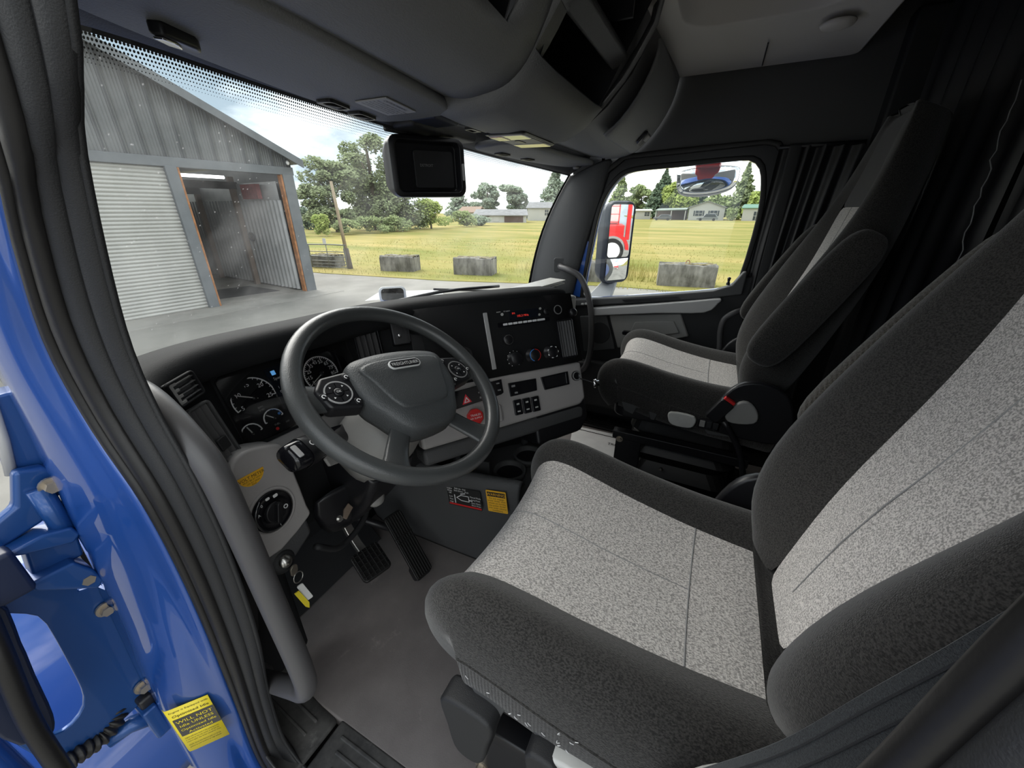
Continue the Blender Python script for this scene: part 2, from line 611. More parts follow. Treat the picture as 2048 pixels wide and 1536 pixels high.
# right wall above and behind the door
struct('wall_right', join(bx(0.985, 1.03, -1.25, 0.85, 1.385, 1.80), bx(0.985, 1.03, -1.25, -0.20, -0.05, 1.385), bx(0.985, 1.03, 0.70, 0.85, -0.05, 0.72), bx(0.985, 1.03, 0.545, 0.70, 1.30, 1.385), bx(0.985, 1.03, 0.48, 0.56, 1.35, 1.385)), HEADD, label='dark trimmed side wall over the passenger door')
struct('wall_back', bx(-1.0, 1.0, -1.3, -1.25, -0.05, 1.85), CURT, label='black sleeper bulkhead behind the seats')
struct('wall_left', join(bx(-1.03, -0.985, -1.25, -0.22, -0.05, 1.85), bx(-1.03, -0.985, -0.22, 0.9, 1.5, 1.85)), HEADD, label='dark side wall behind and above the open driver door')
# ceiling: light grey moulding with a rounded recess and a seam
ceil = struct('ceiling', bx(-1.0, 1.0, -1.25, 0.45, 1.78, 1.82), HEADD, label='cab ceiling')
co = rrect(0.42, -0.02, 1.1, 0.62, 0.03, 4)
ci = rrect(0.26, 0.0, 0.56, 0.42, 0.10, 4)
rows = [[(p[0], p[1], z) for p in o] for o, z in ((co, 1.80), (co, 1.655), ([(0.42 + (p[0] - 0.42) * 0.985, -0.02 + (p[1] + 0.02) * 0.97) for p in co], 1.645), (ci, 1.660), ([(0.26 + (p[0] - 0.26) * 0.86, p[1] * 0.84) for p in ci], 1.705), ([(0.26 + (p[0] - 0.26) * 0.80, p[1] * 0.78) for p in ci], 1.712))]
cm = mk('ceiling_moulding', loft(rows, cu=True, caps=True), CEIL, ceil, sm=False, bev=0.008, label='light grey moulded ceiling panel with rounded recess')
mk('seam', bx(0.70, 0.94, -0.035, -0.031, 1.6435, 1.646), BLK, ceil)
mk('ceiling_handle', xf(Matrix.Translation((0.62, -0.20, 1.645)), lathe([(0.045, 0), (0.04, -0.008), (0.02, -0.012)], 20)), CEIL, ceil, sm=True)

# windshield: curved glass, black border with dots, wipers
WT = [(-0.98, 0.58, 1.30), (-0.80, 0.70, 1.345), (-0.55, 0.765, 1.352), (-0.25, 0.81, 1.352), (0.1, 0.83, 1.348), (0.45, 0.825, 1.34), (0.79, 0.79, 1.33), (0.98, 0.714, 1.31)]
WB = [(-0.98, 0.92, 0.75), (-0.82, 1.05, 0.73), (-0.55, 1.2, 0.71), (-0.25, 1.28, 0.70), (0.1, 1.3, 0.70), (0.45, 1.25, 0.70), (0.79, 1.1, 0.72), (0.98, 0.92, 0.75)]
wt, wb = spl(WT, 5), spl(WB, 5)
def wsp(i, t):
    a, b = wb[i], wt[i]
    return a.lerp(b, t) + V((0, 0.03 * sin(pi * t), 0.02 * sin(pi * t)))
NW = len(wt)
win1 = struct('window_1', loft([[wsp(i, k / 8) for i in range(NW)] for k in range(9)]), GLASSD, sm=True, label='large curved windshield')
def wband(t0, t1, d):
    return loft([[wsp(i, t) + V((0, -d, -d * 0.4)) for i in range(NW)] for t in (t0, t1)])
mk('border', wband(0.992, 1.0, 0.004), BLK, win1, label='black printed border of the windshield')
dots = []
fine = [wt[0].lerp(wt[0], 0)]
for row in range(7):
    t = 0.990 - row * 0.0075
    rad = 0.0022 - row * 0.00026
    top = []
    for i in range(NW - 1):
        top.append((wsp(i, t), wsp(i + 1, t)))
    acc, step = (0.5 * (row % 2)) * 0.0052, 0.0052
    for a, b in top:
        L = (b - a).length
        while acc < L:
            p = a.lerp(b, acc / L) + V((0, -0.004, -0.0016))
            ux = (b - a).normalized()
            vv = V((0, 0.5, -0.86))
            dots.append(([p + ux * rad * cos(k * pi / 3) + vv * rad * sin(k * pi / 3) for k in range(6)], [(0, 1, 2, 3, 4, 5)]))
            acc += step
        acc -= L
mk('border_dots', join(*dots), BLK, win1, kind='stuff', label='rows of small black dots below the windshield border')
# side border of the glass
mk('border', loft([[wsp(NW - 1, k / 10).lerp(wsp(NW - 2, k / 10), q) + V((-0.004, -0.003, 0)) for q in (0, 0.3)] for k in range(11)]), BLK, win1)

# passenger-side windshield pillar trim
def pil(y0, z0, y1, z1, t):
    return (y0 + (y1 - y0) * t, z0 + (z1 - z0) * t)
rows = []
for k in range(9):
    t = k / 8
    f = wsp(NW - 1, t)
    by, bz = 0.66 + (0.50 - 0.66) * t ** 1.2, 0.70 + (1.375 - 0.70) * t
    rows.append([(f.x + 0.012, f.y + 0.010, f.z), (f.x + 0.004, f.y - 0.004, f.z), (f.x - 0.012, f.y - 0.035, f.z + 0.004), (0.945, (f.y + by) / 2, (f.z + bz) / 2), (0.95, by + 0.02, bz), (0.985, by, bz)])
trim1 = struct('trim_1', loft(rows), HEADD, sm=True, sub=1, sol=0.012, off=0, label='dark grey pillar trim between windshield and passenger door')
# header trim over the windshield, with lip
rows = []
for i in range(NW):
    p = wt[i]
    rows.append([p + V((0, 0.05, 0.02)), p + V((0, 0.0, 0.004)), p + V((0, -0.02, 0.016)), p + V((0, -0.08, 0.05)), p + V((0, -0.12, 0.12))])
struct('trim_2', loft(rows), HEADD, sm=True, sol=0.01, off=0, label='dark header trim above the windshield')

# driver-side door opening: body pillar, door seals
IB = [(-0.96, 0.50, 1.36), (-0.96, 0.563, 1.178), (-0.96, 0.605, 1.123), (-0.96, 0.669, 1.007), (-0.96, 0.659, 0.897), (-0.96, 0.612, 0.80), (-0.96, 0.602, 0.677), (-0.96, 0.619, 0.512), (-0.96, 0.657, 0.288), (-0.96, 0.70, 0.05), (-0.96, 0.68, -0.06), (-0.965, 0.60, -0.10), (-0.965, 0.40, -0.11)]
II = [(-0.92, 0.37, 1.42), (-0.92, 0.437, 1.274), (-0.92, 0.504, 1.197), (-0.92, 0.574, 1.034), (-0.92, 0.580, 0.93), (-0.92, 0.554, 0.827), (-0.92, 0.545, 0.70), (-0.92, 0.568, 0.50), (-0.92, 0.63, 0.27), (-0.92, 0.655, 0.06), (-0.92, 0.59, -0.02), (-0.92, 0.53, -0.05), (-0.925, 0.36, -0.055)]
def resamp(P, n):
    P = spl(P, 8)
    L = [0.0]
    for a, b in zip(P, P[1:]):
        L.append(L[-1] + (b - a).length)
    out, j = [], 0
    for k in range(n):
        s = L[-1] * k / (n - 1)
        while j < len(P) - 2 and L[j + 1] < s:
            j += 1
        f = (s - L[j]) / max(1e-9, L[j + 1] - L[j])
        out.append(P[j].lerp(P[j + 1], min(1, f)))
    return out
ib, ii = resamp(IB, 61), resamp(II, 61)
trim3 = thing('trim_3', (-0.94, 0.6, 0), label='black driver door opening trim with rubber seals', kind='structure')
tw = V((-0.5, -0.85, 0.1)).normalized()
def strip(t0, t1, prof, m, nm):
    rows = []
    for a, b in zip(ib, ii):
        r = []
        for (u, hgt) in prof:
            t = t0 + (t1 - t0) * u
            r.append(a.lerp(b, t) + tw * hgt)
        rows.append(r)
    return mk(nm, loft(rows), m, trim3, sm=True, sol=0.006, off=0)
strip(0.0, 0.16, [(0, 0), (0.2, 0.005), (0.6, 0.007), (1, 0.0)], RUB, 'seal')
strip(0.16, 0.42, [(0, 0), (0.15, 0.007), (0.5, 0.010), (0.85, 0.007), (1, 0.0)], RUB, 'seal')
strip(0.42, 0.70, [(0, 0), (0.15, 0.003), (0.5, 0.004), (0.85, 0.003), (1, -0.003)], DARK, 'trim_panel')
strip(0.70, 1.0, [(0, -0.003), (0.15, 0.001), (0.7, 0.001), (1, -0.006)], DARK, 'trim_panel')
# inner return of the pillar trim towards the windshield
rows = [[p, p + V((0.01, 0.04, 0)), p + V((-0.01, 0.14, 0.0)), p + V((-0.05, 0.32, 0.0))] for p in ii[:53]]
mk('pillar_return', loft(rows), DARK, trim3, sm=True, sol=0.006, off=0)

# blue body pillar beside the opening
OB = [(-0.985, 0.60, 1.36), (-0.985, 0.66, 1.178), (-0.986, 0.69, 1.10), (-0.988, 0.72, 1.007), (-0.990, 0.735, 0.897), (-0.995, 0.74, 0.82), (-1.004, 0.735, 0.69), (-1.013, 0.725, 0.53), (-1.029, 0.718, 0.36), (-1.036, 0.725, 0.15), (-1.042, 0.72, -0.02), (-1.048, 0.65, -0.09), (-1.05, 0.42, -0.105)]
ob = resamp(OB, 61)
rows = []
for k, (a, b) in enumerate(zip(ob, ib)):
    z = b.z
    bul = 0.012 + 0.010 * math.exp(-((z - 0.50) / 0.10) ** 2) - 0.012 * math.exp(-((z - 0.30) / 0.07) ** 2)
    r = [a + V((0.006, 0.09, 0)), a + V((-0.002, 0.012, 0))]
    for t, h in ((0.0, 0.0), (0.12, 0.5), (0.3, 1.0), (0.55, 0.9), (0.72, 0.3), (0.82, 0.35), (0.93, 0.5), (1.0, 0.0)):
        r.append(a.lerp(b, t) + V((-0.15, -1, 0.0)) * (bul * h))
    r.append(b + V((0.01, 0.05, 0)))
    rows.append(r)
pillar = thing('body_pillar', (-1.0, 0.72, -0.1), label='glossy blue cab body pillar beside the open driver door', cat='car body')
mk('painted_skin', loft(rows), BLUE, pillar, sm=True, sub=1, sol=0.004, off=0)
# sill and door step
sill = thing('trim_4', (-0.9, 0.3, -0.05), label='black door sill with ribbed step plate', kind='structure')
mk('step_plate', bx(-0.965, -0.815, -0.20, 0.612, -0.035, 0.001), TREAD, sill, bev=0.006)
for k, x in enumerate((-0.842, -0.868, -0.896, -0.922, -0.946)):
    mk('rib', bx(x - 0.004, x + 0.004, -0.19, 0.585 - 0.012 * k, -0.003, 0.004), TREAD, sill, bev=0.002)
for y in (0.52, 0.30, 0.08):
    bolt(sill, Matrix.Translation((-0.935, y, -0.001)), 0.006, 0.004, RUST, name='screw')
rows = []
for y, x0, x1, z in ((0.615, -0.955, -0.822, -0.004), (0.70, -0.945, -0.818, 0.0), (0.80, -0.93, -0.81, 0.01), (0.90, -0.90, -0.80, 0.02), (1.0, -0.87, -0.77, 0.03)):
    rows.append([(x0 - 0.01, y, z + 0.06), (x0, y, z + 0.02), (x0 + 0.03, y, z), (x1 - 0.01, y, z), (x1, y, z - 0.01)])
mk('corner_tray', loft(rows), TREAD, sill, sm=True, sub=1, sol=0.008)
for x in (-0.845, -0.875):
    mk('rib', xf(FR((x, 0.735, 0.010), (0.06, 1, 0.07), (-1, 0.06, 0)), bx(-0.075, 0.075, -0.0035, 0.0035, -0.001, 0.006)), TREAD, sill, bev=0.002)
mk('sill_base', bx(-0.985, -0.80, -0.25, 1.06, -0.075, -0.036), RUB, sill)
mk('sill_side', loft([[(-0.965, -0.2, -0.035), (-0.965, 0.62, -0.035)], [(-1.0, -0.2, -0.09), (-1.0, 0.62, -0.09)], [(-1.05, -0.2, -0.12), (-1.05, 0.66, -0.12)], [(-1.06, -0.2, -0.3), (-1.06, 0.66, -0.3)]]), RUB, sill, sm=True, sol=0.01, off=0)

# ------------------------------------------------------------------ passenger door
HOLE = [(0.605, 0.72), (0.603, 0.79), (0.578, 1.0), (0.558, 1.13), (0.528, 1.22), (0.47, 1.295), (0.40, 1.322), (0.2, 1.334), (-0.03, 1.346), (-0.09, 1.335), (-0.125, 1.28), (-0.146, 1.13), (-0.133, 0.875), (-0.10, 0.825), (-0.03, 0.795), (0.2, 0.755), (0.5, 0.71), (0.58, 0.70)]
HOLE = [(p.x, p.y) for p in spl([(a, b, 0) for a, b in HOLE], 3, True)]
hc = (0.22, 1.02)
def grow(pts, d, c=hc):
    return [(p[0] + (p[0] - c[0]) / math.hypot(p[0] - c[0], p[1] - c[1]) * d, p[1] + (p[1] - c[1]) / math.hypot(p[0] - c[0], p[1] - c[1]) * d) for p in pts]
ND = 96
hole = polar(HOLE, hc, ND)
outer = polar([(0.70, 0.02), (0.70, 0.74), (0.62, 1.12), (0.54, 1.31), (0.45, 1.375), (-0.14, 1.40), (-0.185, 1.35), (-0.205, 0.9), (-0.205, 0.02)], hc, ND)
door1 = struct('door_1', ring(outer, hole, 0.985, 1.02), BLK, M=MX, bev=0.004, label='passenger door with dark and grey trim, seen from inside', origin=(0.99, 0.25, 0.02))
mk('outer_skin', ring(grow(outer, -0.008), grow(hole, -0.006), 1.022, 1.05), BLUE, door1, M=MX, bev=0.003)
mk('corner_skin', xf(MX, prism([(0.665, 0.72), (0.618, 0.71), (0.615, 0.79), (0.592, 1.0), (0.608, 1.01), (0.645, 0.88)], 0.982, 0.986)), BLUE, door1)
lower = [(0.70, 0.03), (0.69, 0.70), (0.60, 0.70), (0.50, 0.712), (0.2, 0.757), (-0.03, 0.797), (-0.10, 0.828), (-0.13, 0.875), (-0.195, 0.885), (-0.20, 0.03)]
mk('door_panel', prism(lower, 0.955, 0.985), DARK, door1, M=MX, bev=0.012, seg=3)
mk('window_ledge', xf(MX, prism([(0.64, 0.705), (0.50, 0.722), (0.2, 0.767), (-0.03, 0.807), (-0.10, 0.838), (-0.135, 0.90), (-0.15, 0.90), (-0.15, 0.80), (0.0, 0.765), (0.2, 0.735), (0.64, 0.665)], 0.935, 0.99)), HEADD, door1, bev=0.012, seg=3)
mk('pane', xf(MX, prism(hole, 1.006, 1.010)), GLASS, door1, label='passenger door window glass')
mk('window_seal', ring(grow(hole, 0.012), grow(hole, -0.010), 0.975, 0.995), RUB, door1, M=MX, bev=0.004)
mk('door_seal', ring(grow(outer, 0.012), grow(outer, -0.012), 0.968, 0.988), RUB, door1, M=MX, bev=0.005)
mk('armrest', xf(MX, prism([(p.x, p.y) for p in spl([(0.53, 0.672, 0), (0.3, 0.712, 0), (0.05, 0.757, 0), (-0.065, 0.778, 0), (-0.06, 0.755, 0), (-0.01, 0.708, 0), (0.2, 0.682, 0), (0.53, 0.632, 0)], 3)], 0.905, 0.955)), SILV, door1, bev=0.014, seg=3, label='satin grey armrest strip')
mk('ledge_slot', xf(MX, prism([(0.38, 0.728), (0.12, 0.768), (0.10, 0.758), (0.36, 0.716)], 0.93, 0.937)), BLK, door1)
mk('insert_panel', xf(MX, prism([(0.44, 0.638), (0.09, 0.686), (0.035, 0.575), (0.21, 0.512), (0.375, 0.462)], 0.94, 0.958)), MGREY, door1, bev=0.008, label='grey door insert around the latch handle')
mk('pull_cup', xf(MX, prism([(0.30, 0.62), (0.115, 0.648), (0.08, 0.59), (0.20, 0.555), (0.33, 0.535)], 0.932, 0.942)), MGREY, door1, bev=0.006)
mk('latch_handle', join(xf(MX, prism(rrect(0.275, 0.562, 0.16, 0.022, 0.009), 0.905, 0.93)), xf(MX, prism(rrect(0.205, 0.545, 0.03, 0.045, 0.008), 0.912, 0.945))), GLOSSB, door1, bev=0.004, label='black latch handle')
mk('speaker_panel', xf(MX, prism([(0.60, 0.615), (0.452, 0.637), (0.385, 0.455), (0.56, 0.415)], 0.94, 0.958)), HEADD, door1, bev=0.006)
mk('speaker_grille', xf(MX, prism(circ(0.483, 0.535, 0.06, 28), 0.936, 0.942)), DARK, door1, bev=0.003)
mk('map_pocket', xf(MX, prism([(0.66, 0.36), (-0.02, 0.42), (-0.08, 0.36), (-0.08, 0.10), (0.66, 0.10)], 0.90, 0.957)), DARK, door1, bev=0.02, seg=3)
mk('lock_pin', xf(Matrix.Translation((0.965, -0.085, 0.835)), lathe([(0.008, 0), (0.008, 0.01), (0.005, 0.012), (0.006, 0.022), (0.008, 0.03), (0.005, 0.034)], 14)), GLOSSB, door1, sm=True)
for k in range(3):
    mk('window_switch', xf(MX, prism(rrect(0.545 + 0.02 * k, 0.692 - 0.003 * k, 0.016, 0.010, 0.003), 0.925, 0.94)), SILV, door1, bev=0.002)

# ================================================================== dashboard
dash = thing('dashboard', (-0.4, 0.75, 0.45), label='wraparound black dashboard with light grey lower panels', cat='dashboard')
BROW = spl([(-0.925, 0.665, 0.900), (-0.895, 0.70, 0.913), (-0.84, 0.752, 0.92), (-0.74, 0.778, 0.924), (-0.55, 0.755, 0.922), (-0.42, 0.735, 0.922), (-0.31, 0.695, 0.922), (-0.20, 0.622, 0.922), (-0.09, 0.542, 0.921), (0.04, 0.440, 0.92), (0.085, 0.408, 0.918), (0.105, 0.405, 0.916)], 4)
def hdir(i, P):
    t = P[min(i + 1, len(P) - 1)] - P[max(i - 1, 0)]
    return V((-t.y, t.x, 0)).normalized()
PROF = [(0.10, -0.060), (0.012, -0.058), (-0.004, -0.048), (-0.006, -0.030), (0.0, -0.010), (0.014, -0.001), (0.035, 0.0), (0.16, -0.012)]
rows = []
for i, p in enumerate(BROW):
    h = hdir(i, BROW)
    r = [p + h * d + V((0, 0, z)) for d, z in PROF]
    q = r[-1]
    fwd = V((q.x * 1.0, 0, 0))
    yb = 1.24 - 0.35 * abs(q.x) ** 2.2
    r = [V((max(v.x, -0.93), v.y, v.z)) for k, v in enumerate(r)]
    q = r[-1]
    r.append(V((q.x + 0.06 * (i / len(BROW)), q.y + (yb - q.y) * 0.5, 0.83)))
    r.append(V((q.x + 0.25 * (i / len(BROW)) ** 2, yb, 0.70)))
    rows.append(r)
mk('brow', loft(rows), DASH, dash, sm=True, sub=1, sol=0.008, off=0, label='soft black dash top with rolled edge')
# black face under the brow
FACE = spl([(-0.935, 0.72, 0), (-0.90, 0.745, 0), (-0.845, 0.782, 0), (-0.80, 0.805, 0), (-0.775, 0.825, 0), (-0.755, 0.847, 0), (-0.70, 0.853, 0), (-0.46, 0.853, 0), (-0.43, 0.81, 0), (-0.405, 0.777, 0), (-0.35, 0.737, 0), (-0.31, 0.702, 0), (-0.2, 0.620, 0), (0.1, 0.394, 0)], 4)
rows = []
for z, b in ((0.905, 0), (0.80, 0.042), (0.70, 0.083)):
    r = []
    for i, p in enumerate(FACE):
        h = hdir(i, FACE)
        r.append(V((p.x, p.y, z)) - V((0, 1, 0)) * b * (0.15 if p.x > -0.30 else 1) - (h * b * 0.85 if p.x > -0.30 else V((0, 0, 0))))
    rows.append(r)
mk('face', loft(rows), DASH, dash, sm=True, sol=0.01, off=1)
# ---- centre stack frame
yaw, ti = R(37), R(22)
ub = V((cos(yaw), -sin(yaw), 0))
hb = V((sin(yaw), cos(yaw), 0))
wbv = hb * sin(ti) + V((0, 0, cos(ti)))
MB = FR((0.1, 0.39, 0.90), ub, wbv)
cs = mk('centre_panel', prism(rrect(-0.262, -0.108, 0.524, 0.213, 0.012), -0.02, 0.002), BLK, dash, M=MB, bev=0.004, label='black centre stack panel angled to the driver')
def onB(name, g, m, par=cs, **k):
    return mk(name, g, m, par, M=MB, **k)
# end cap of the stack
mk('end_cap', xf(MB, prism([(0.0, 0.0), (0.0, -0.40), (-0.035, -0.44), (-0.20, -0.45), (-0.20, 0.0)], -0.14, 0.0)), BLK, dash, bev=0.012)
# radio
rad = onB('radio', prism(rrect(-0.182, -0.049, 0.180, 0.050, 0.003), 0.002, 0.008), GLOSSB, bev=0.0015, label='black car radio')
onB('display', prism(rrect(-0.180, -0.043, 0.10, 0.026, 0.002), 0.008, 0.009), SCREEN, rad)
for k in range(7):
    onB('preset_button', prism(rrect(-0.247 + 0.0165 * k, -0.066, 0.013, 0.006, 0.001), 0.008, 0.011), WHITE, rad)
onB('preset_button', prism(rrect(-0.125, -0.066, 0.026, 0.006, 0.001), 0.008, 0.011), WHITE, rad)
onB('volume_knob', xf(Matrix.Translation((-0.105, -0.044, 0.008)), lathe([(0.010, 0), (0.010, 0.008), (0.008, 0.011)], 20)), BLK, rad, sm=True)
onB('button', prism(circ(-0.252, -0.036, 0.0042, 14), 0.008, 0.011), LIGHTP, rad)
onB('button', prism(circ(-0.122, -0.032, 0.0036, 14), 0.008, 0.011), LIGHTP, rad)
onB('button', prism(circ(-0.128, -0.050, 0.0036, 14), 0.008, 0.011), LIGHTP, rad)
RADM = mat('red_display_digits', (0.5, 0.02, 0.02), 0.5, emit=(1.0, 0.06, 0.04), estr=0.25)
text([('FM', -0.215, -0.037, 0.008), ('105.3 MHz', -0.185, -0.046, 0.009)], MB @ Matrix.Translation((0, 0, 0.0095)), RADM, rad)
text([('AM/FM', -0.262, -0.028, 0.0045), ('BT AUDIO', -0.235, -0.028, 0.0045)], MB @ Matrix.Translation((0, 0, 0.0086)), WHITE, rad)
# round blanks and knobs
for k, (a, b) in enumerate(((-0.243, -0.112), (-0.158, -0.108), (-0.076, -0.106))):
    onB('round_blank', arcband(a, b, 0.033, 0.036, 0, 360, 0.002, 0.005, 32), DARK)
ig = onB('dimmer_knob', xf(Matrix.Translation((-0.247, -0.112, 0.002)), lathe([(0.017, 0), (0.016, 0.012), (0.013, 0.015)], 24)), BLK, sm=True)
onB('knob_ring', arcband(-0.247, -0.112, 0.012, 0.014, 0, 360, 0.0155, 0.0165, 24), GREYP, ig)
for k, a in enumerate((-0.235, -0.173, -0.110)):
    kb = onB('climate_knob', xf(Matrix.Translation((a, -0.170, 0.002)), lathe([(0.026, 0), (0.026, 0.004), (0.021, 0.006), (0.019, 0.022), (0.016, 0.025)], 28)), BLK, sm=True, label='round climate control knob')
    if k == 0:
        onB('dial_ring', arcband(a, -0.170, 0.0135, 0.0165, 0, 360, 0.0245, 0.0262, 28), WHITE, kb)
        onB('dial_ticks', join(*[prism(circ(a + 0.023 * cos(R(t)), -0.170 + 0.023 * sin(R(t)), 0.0012, 6), 0.006, 0.0075) for t in range(-60, 241, 30)]), WHITE, kb)
    elif k == 1:
        onB('cold_arc', arcband(a, -0.170, 0.016, 0.0185, 95, 250, 0.0245, 0.0262, 16), BLU2, kb)
        onB('hot_arc', arcband(a, -0.170, 0.016, 0.0185, -70, 85, 0.0245, 0.0262, 16), RED, kb)
    else:
        onB('mode_marks', join(*[prism(rrect(a + 0.0165 * cos(R(t)), -0.170 + 0.0165 * sin(R(t)), 0.006, 0.005, 0.001), 0.0245, 0.0262) for t in range(0, 360, 51)]), WHITE, kb)
    onB('dial_mark', prism(rrect(a, -0.170, 0.006, 0.008, 0.002), 0.0255, 0.0265), WHITE, kb)
# sockets
def socket(par, M, nm='power_socket'):
    s = mk(nm, lathe([(0.016, 0), (0.016, 0.006), (0.012, 0.007), (0.0115, 0.001), (0.010, 0.001)], 24), BLK, par, M=M, sm=True, label='round power socket')
    mk('chrome_ring', arcband(0, 0, 0.012, 0.0145, 0, 360, 0.006, 0.0078, 24), GREYP, s, M=M)
    return s
socket(cs, MB @ Matrix.Translation((-0.059, -0.042, 0.002)))
onB('socket_cap', xf(Matrix.Translation((-0.012, -0.058, 0.012)), lathe([(0.013, 0), (0.013, 0.012), (0.008, 0.016)], 16)), BLK, sm=True)
# right stack vent
def vent(par, M, w, h, n, mfr=BLK, knob=True, frame=0.008):
    v = mk('air_vent', ring(rrect(0, 0, w, h, 0.008), rrect(0, 0, w - 2 * frame, h - 2 * frame, 0.004), -0.004, 0.006), mfr, par, M=M, bev=0.002, label='black louvred air vent')
    mk('vent_back', prism(rrect(0, 0, w - frame, h - frame, 0.004), -0.012, -0.010), BLK, v, M=M)
    for k in range(n):
        x = -w / 2 + frame + (w - 2 * frame) * (k + 0.5) / n
        mk('slat', xf(Matrix.Translation((x, 0, -0.002)) @ Matrix.Rotation(R(35), 4, 'Y'), box((0, 0, 0), (0.0022, h - 2.2 * frame, 0.012))), SLATM, v, M=M, bev=0.0006)
    if knob:
        mk('vent_slider', prism(rrect(0, -h * 0.05, w * 0.42, h * 0.16, 0.003), 0.0, 0.008), DARK, v, M=M, bev=0.002)
    return v
vent(dash, MB @ Matrix.Translation((-0.045, -0.136, 0.012)), 0.058, 0.122, 5, knob=False, frame=0.004)
# recessed blanking panel left of the strip, screws, holes
onB('blank_panel', prism(rrect(-0.425, -0.108, 0.20, 0.168, 0.006), 0.002, 0.004), BLK, bev=0.001)
onB('trim_strip', prism(rrect(-0.3045, -0.108, 0.0135, 0.166, 0.002), 0.002, 0.010), SILV, bev=0.003, label='grey vertical trim strip')
for a, b in ((-0.330, -0.032), (-0.322, -0.182)):
    onB('screw', prism(circ(a, b, 0.0035, 10), 0.004, 0.006), GREYP)
onB('hole_bezel', arcband(-0.385, -0.135, 0.016, 0.022, 0, 360, 0.004, 0.008, 24), DARK)
onB('hole', prism(circ(-0.385, -0.135, 0.016, 20), 0.0035, 0.0045), GLOSSB)
# ---- light grey lower centre panel
gp_ = mk('lower_panel', prism([(-0.55, -0.212), (-0.006, -0.216), (-0.008, -0.335), (-0.03, -0.352), (-0.55, -0.372)], -0.05, 0.012), LGREY, dash, M=MB, bev=0.010, seg=3, label='light grey lower centre panel')
mk('panel_underside', prism([(-0.55, -0.372), (-0.03, -0.352), (-0.01, -0.365), (-0.02, -0.40), (-0.55, -0.42)], -0.12, 0.002), HEADD, dash, M=MB, bev=0.012)
def onG(name, g, m, par=gp_, **k):
    return mk(name, g, m, par, M=MB @ Matrix.Translation((0, 0, 0.012)), **k)
bxa = onG('storage_slot', prism([(-0.273, -0.238), (-0.178, -0.240), (-0.181, -0.277), (-0.272, -0.279)], -0.001, 0.004), GLOSSB, bev=0.002, label='gloss black cover')
onG('symbol', prism(rrect(-0.258, -0.249, 0.012, 0.006, 0.001), 0.004, 0.0045), GREYP, bxa)
onG('symbol', prism(rrect(-0.252, -0.270, 0.010, 0.005, 0.001), 0.004, 0.0045), GREYP, bxa)
ob_ = onG('open_slot', ring([(-0.162, -0.240), (-0.063, -0.238), (-0.064, -0.280), (-0.155, -0.281)], [(-0.156, -0.244), (-0.074, -0.242), (-0.075, -0.275), (-0.150, -0.276)], -0.001, 0.006), GLOSSB, bev=0.002, label='black open cubby')
onG('slot_back', poly([(-0.158, -0.242, 0.0008), (-0.066, -0.240, 0.0008), (-0.067, -0.278, 0.0008), (-0.153, -0.279, 0.0008)]), BLK, ob_)
for k in range(3):
    a = -0.254 + 0.030 * k
    sw = onG('rocker_switch', prism(rrect(a, -0.314 - 0.001 * k, 0.026, 0.046, 0.003), -0.001, 0.007), GLOSSB, bev=0.002, label='black rocker switch')
    onG('symbol', prism(rrect(a, -0.304, 0.009, 0.005, 0.001), 0.007, 0.0075), LIGHTP, sw)
    onG('symbol', prism(rrect(a, -0.326, 0.010, 0.004, 0.001), 0.007, 0.0075), LIGHTP, sw)
socket(gp_, MB @ Matrix.Translation((-0.034, -0.258, 0.012)))
onG('socket_cap', xf(Matrix.Translation((0.012, -0.292, 0.025)) @ Matrix.Rotation(R(50), 4, 'Y'), lathe([(0.014, 0), (0.014, 0.01), (0.009, 0.010), (0.009, 0.018)], 18)), CHROME, sm=True, label='socket cap hanging on its strap')
onG('strap', tube(spl([(-0.025, -0.268, 0.004), (-0.008, -0.277, 0.012), (0.010, -0.288, 0.022)], 4), 0.002, 6), BLK, sm=True)
# switch bank with hazard button left of wheel rim
sb = onG('switch_bank', prism([(-0.455, -0.232), (-0.292, -0.222), (-0.292, -0.262), (-0.300, -0.266), (-0.455, -0.282)], -0.001, 0.006), GLOSSB, bev=0.002, label='gloss black switch bank with hazard button')
hz = onG('hazard_button', prism([(-0.422, -0.272), (-0.393, -0.268), (-0.408, -0.243)], 0.006, 0.009), REDG, sb, bev=0.001, label='red triangular hazard button')
onG('triangle_mark', ring([(-0.4165, -0.268), (-0.399, -0.2655), (-0.408, -0.251)], [(-0.4125, -0.2655), (-0.4025, -0.264), (-0.408, -0.256)], 0.009, 0.0094), WHITE, hz)
for q in ((-0.365, -0.247, 0.010, 0.005), (-0.362, -0.262, 0.012, 0.006), (-0.306, -0.232, 0.010, 0.004), (-0.305, -0.252, 0.010, 0.004)):
    onG('symbol', prism(rrect(*q, 0.001), 0.006, 0.0065), GREYP, sb)
oc = onG('brake_valve_tag', prism(circ(-0.392, -0.312, 0.024, 8, 22.5, 382.5), 0.0, 0.016), RED, bev=0.002, label='red octagonal valve knob')
text([('TRAILER', -0.392, -0.306, 0.0085), ('AIR SUPPLY', -0.392, -0.315, 0.007)], MB @ Matrix.Translation((0, 0, 0.0285)), WHITE, oc)
yv = onG('valve_bezel', prism(rrect(-0.326, -0.318, 0.036, 0.052, 0.006), 0, 0.008), LGREY, bev=0.004)
onG('yellow_knob', prism(rrect(-0.334, -0.312, 0.018, 0.024, 0.006), 0.006, 0.014), YEL, yv, bev=0.003)
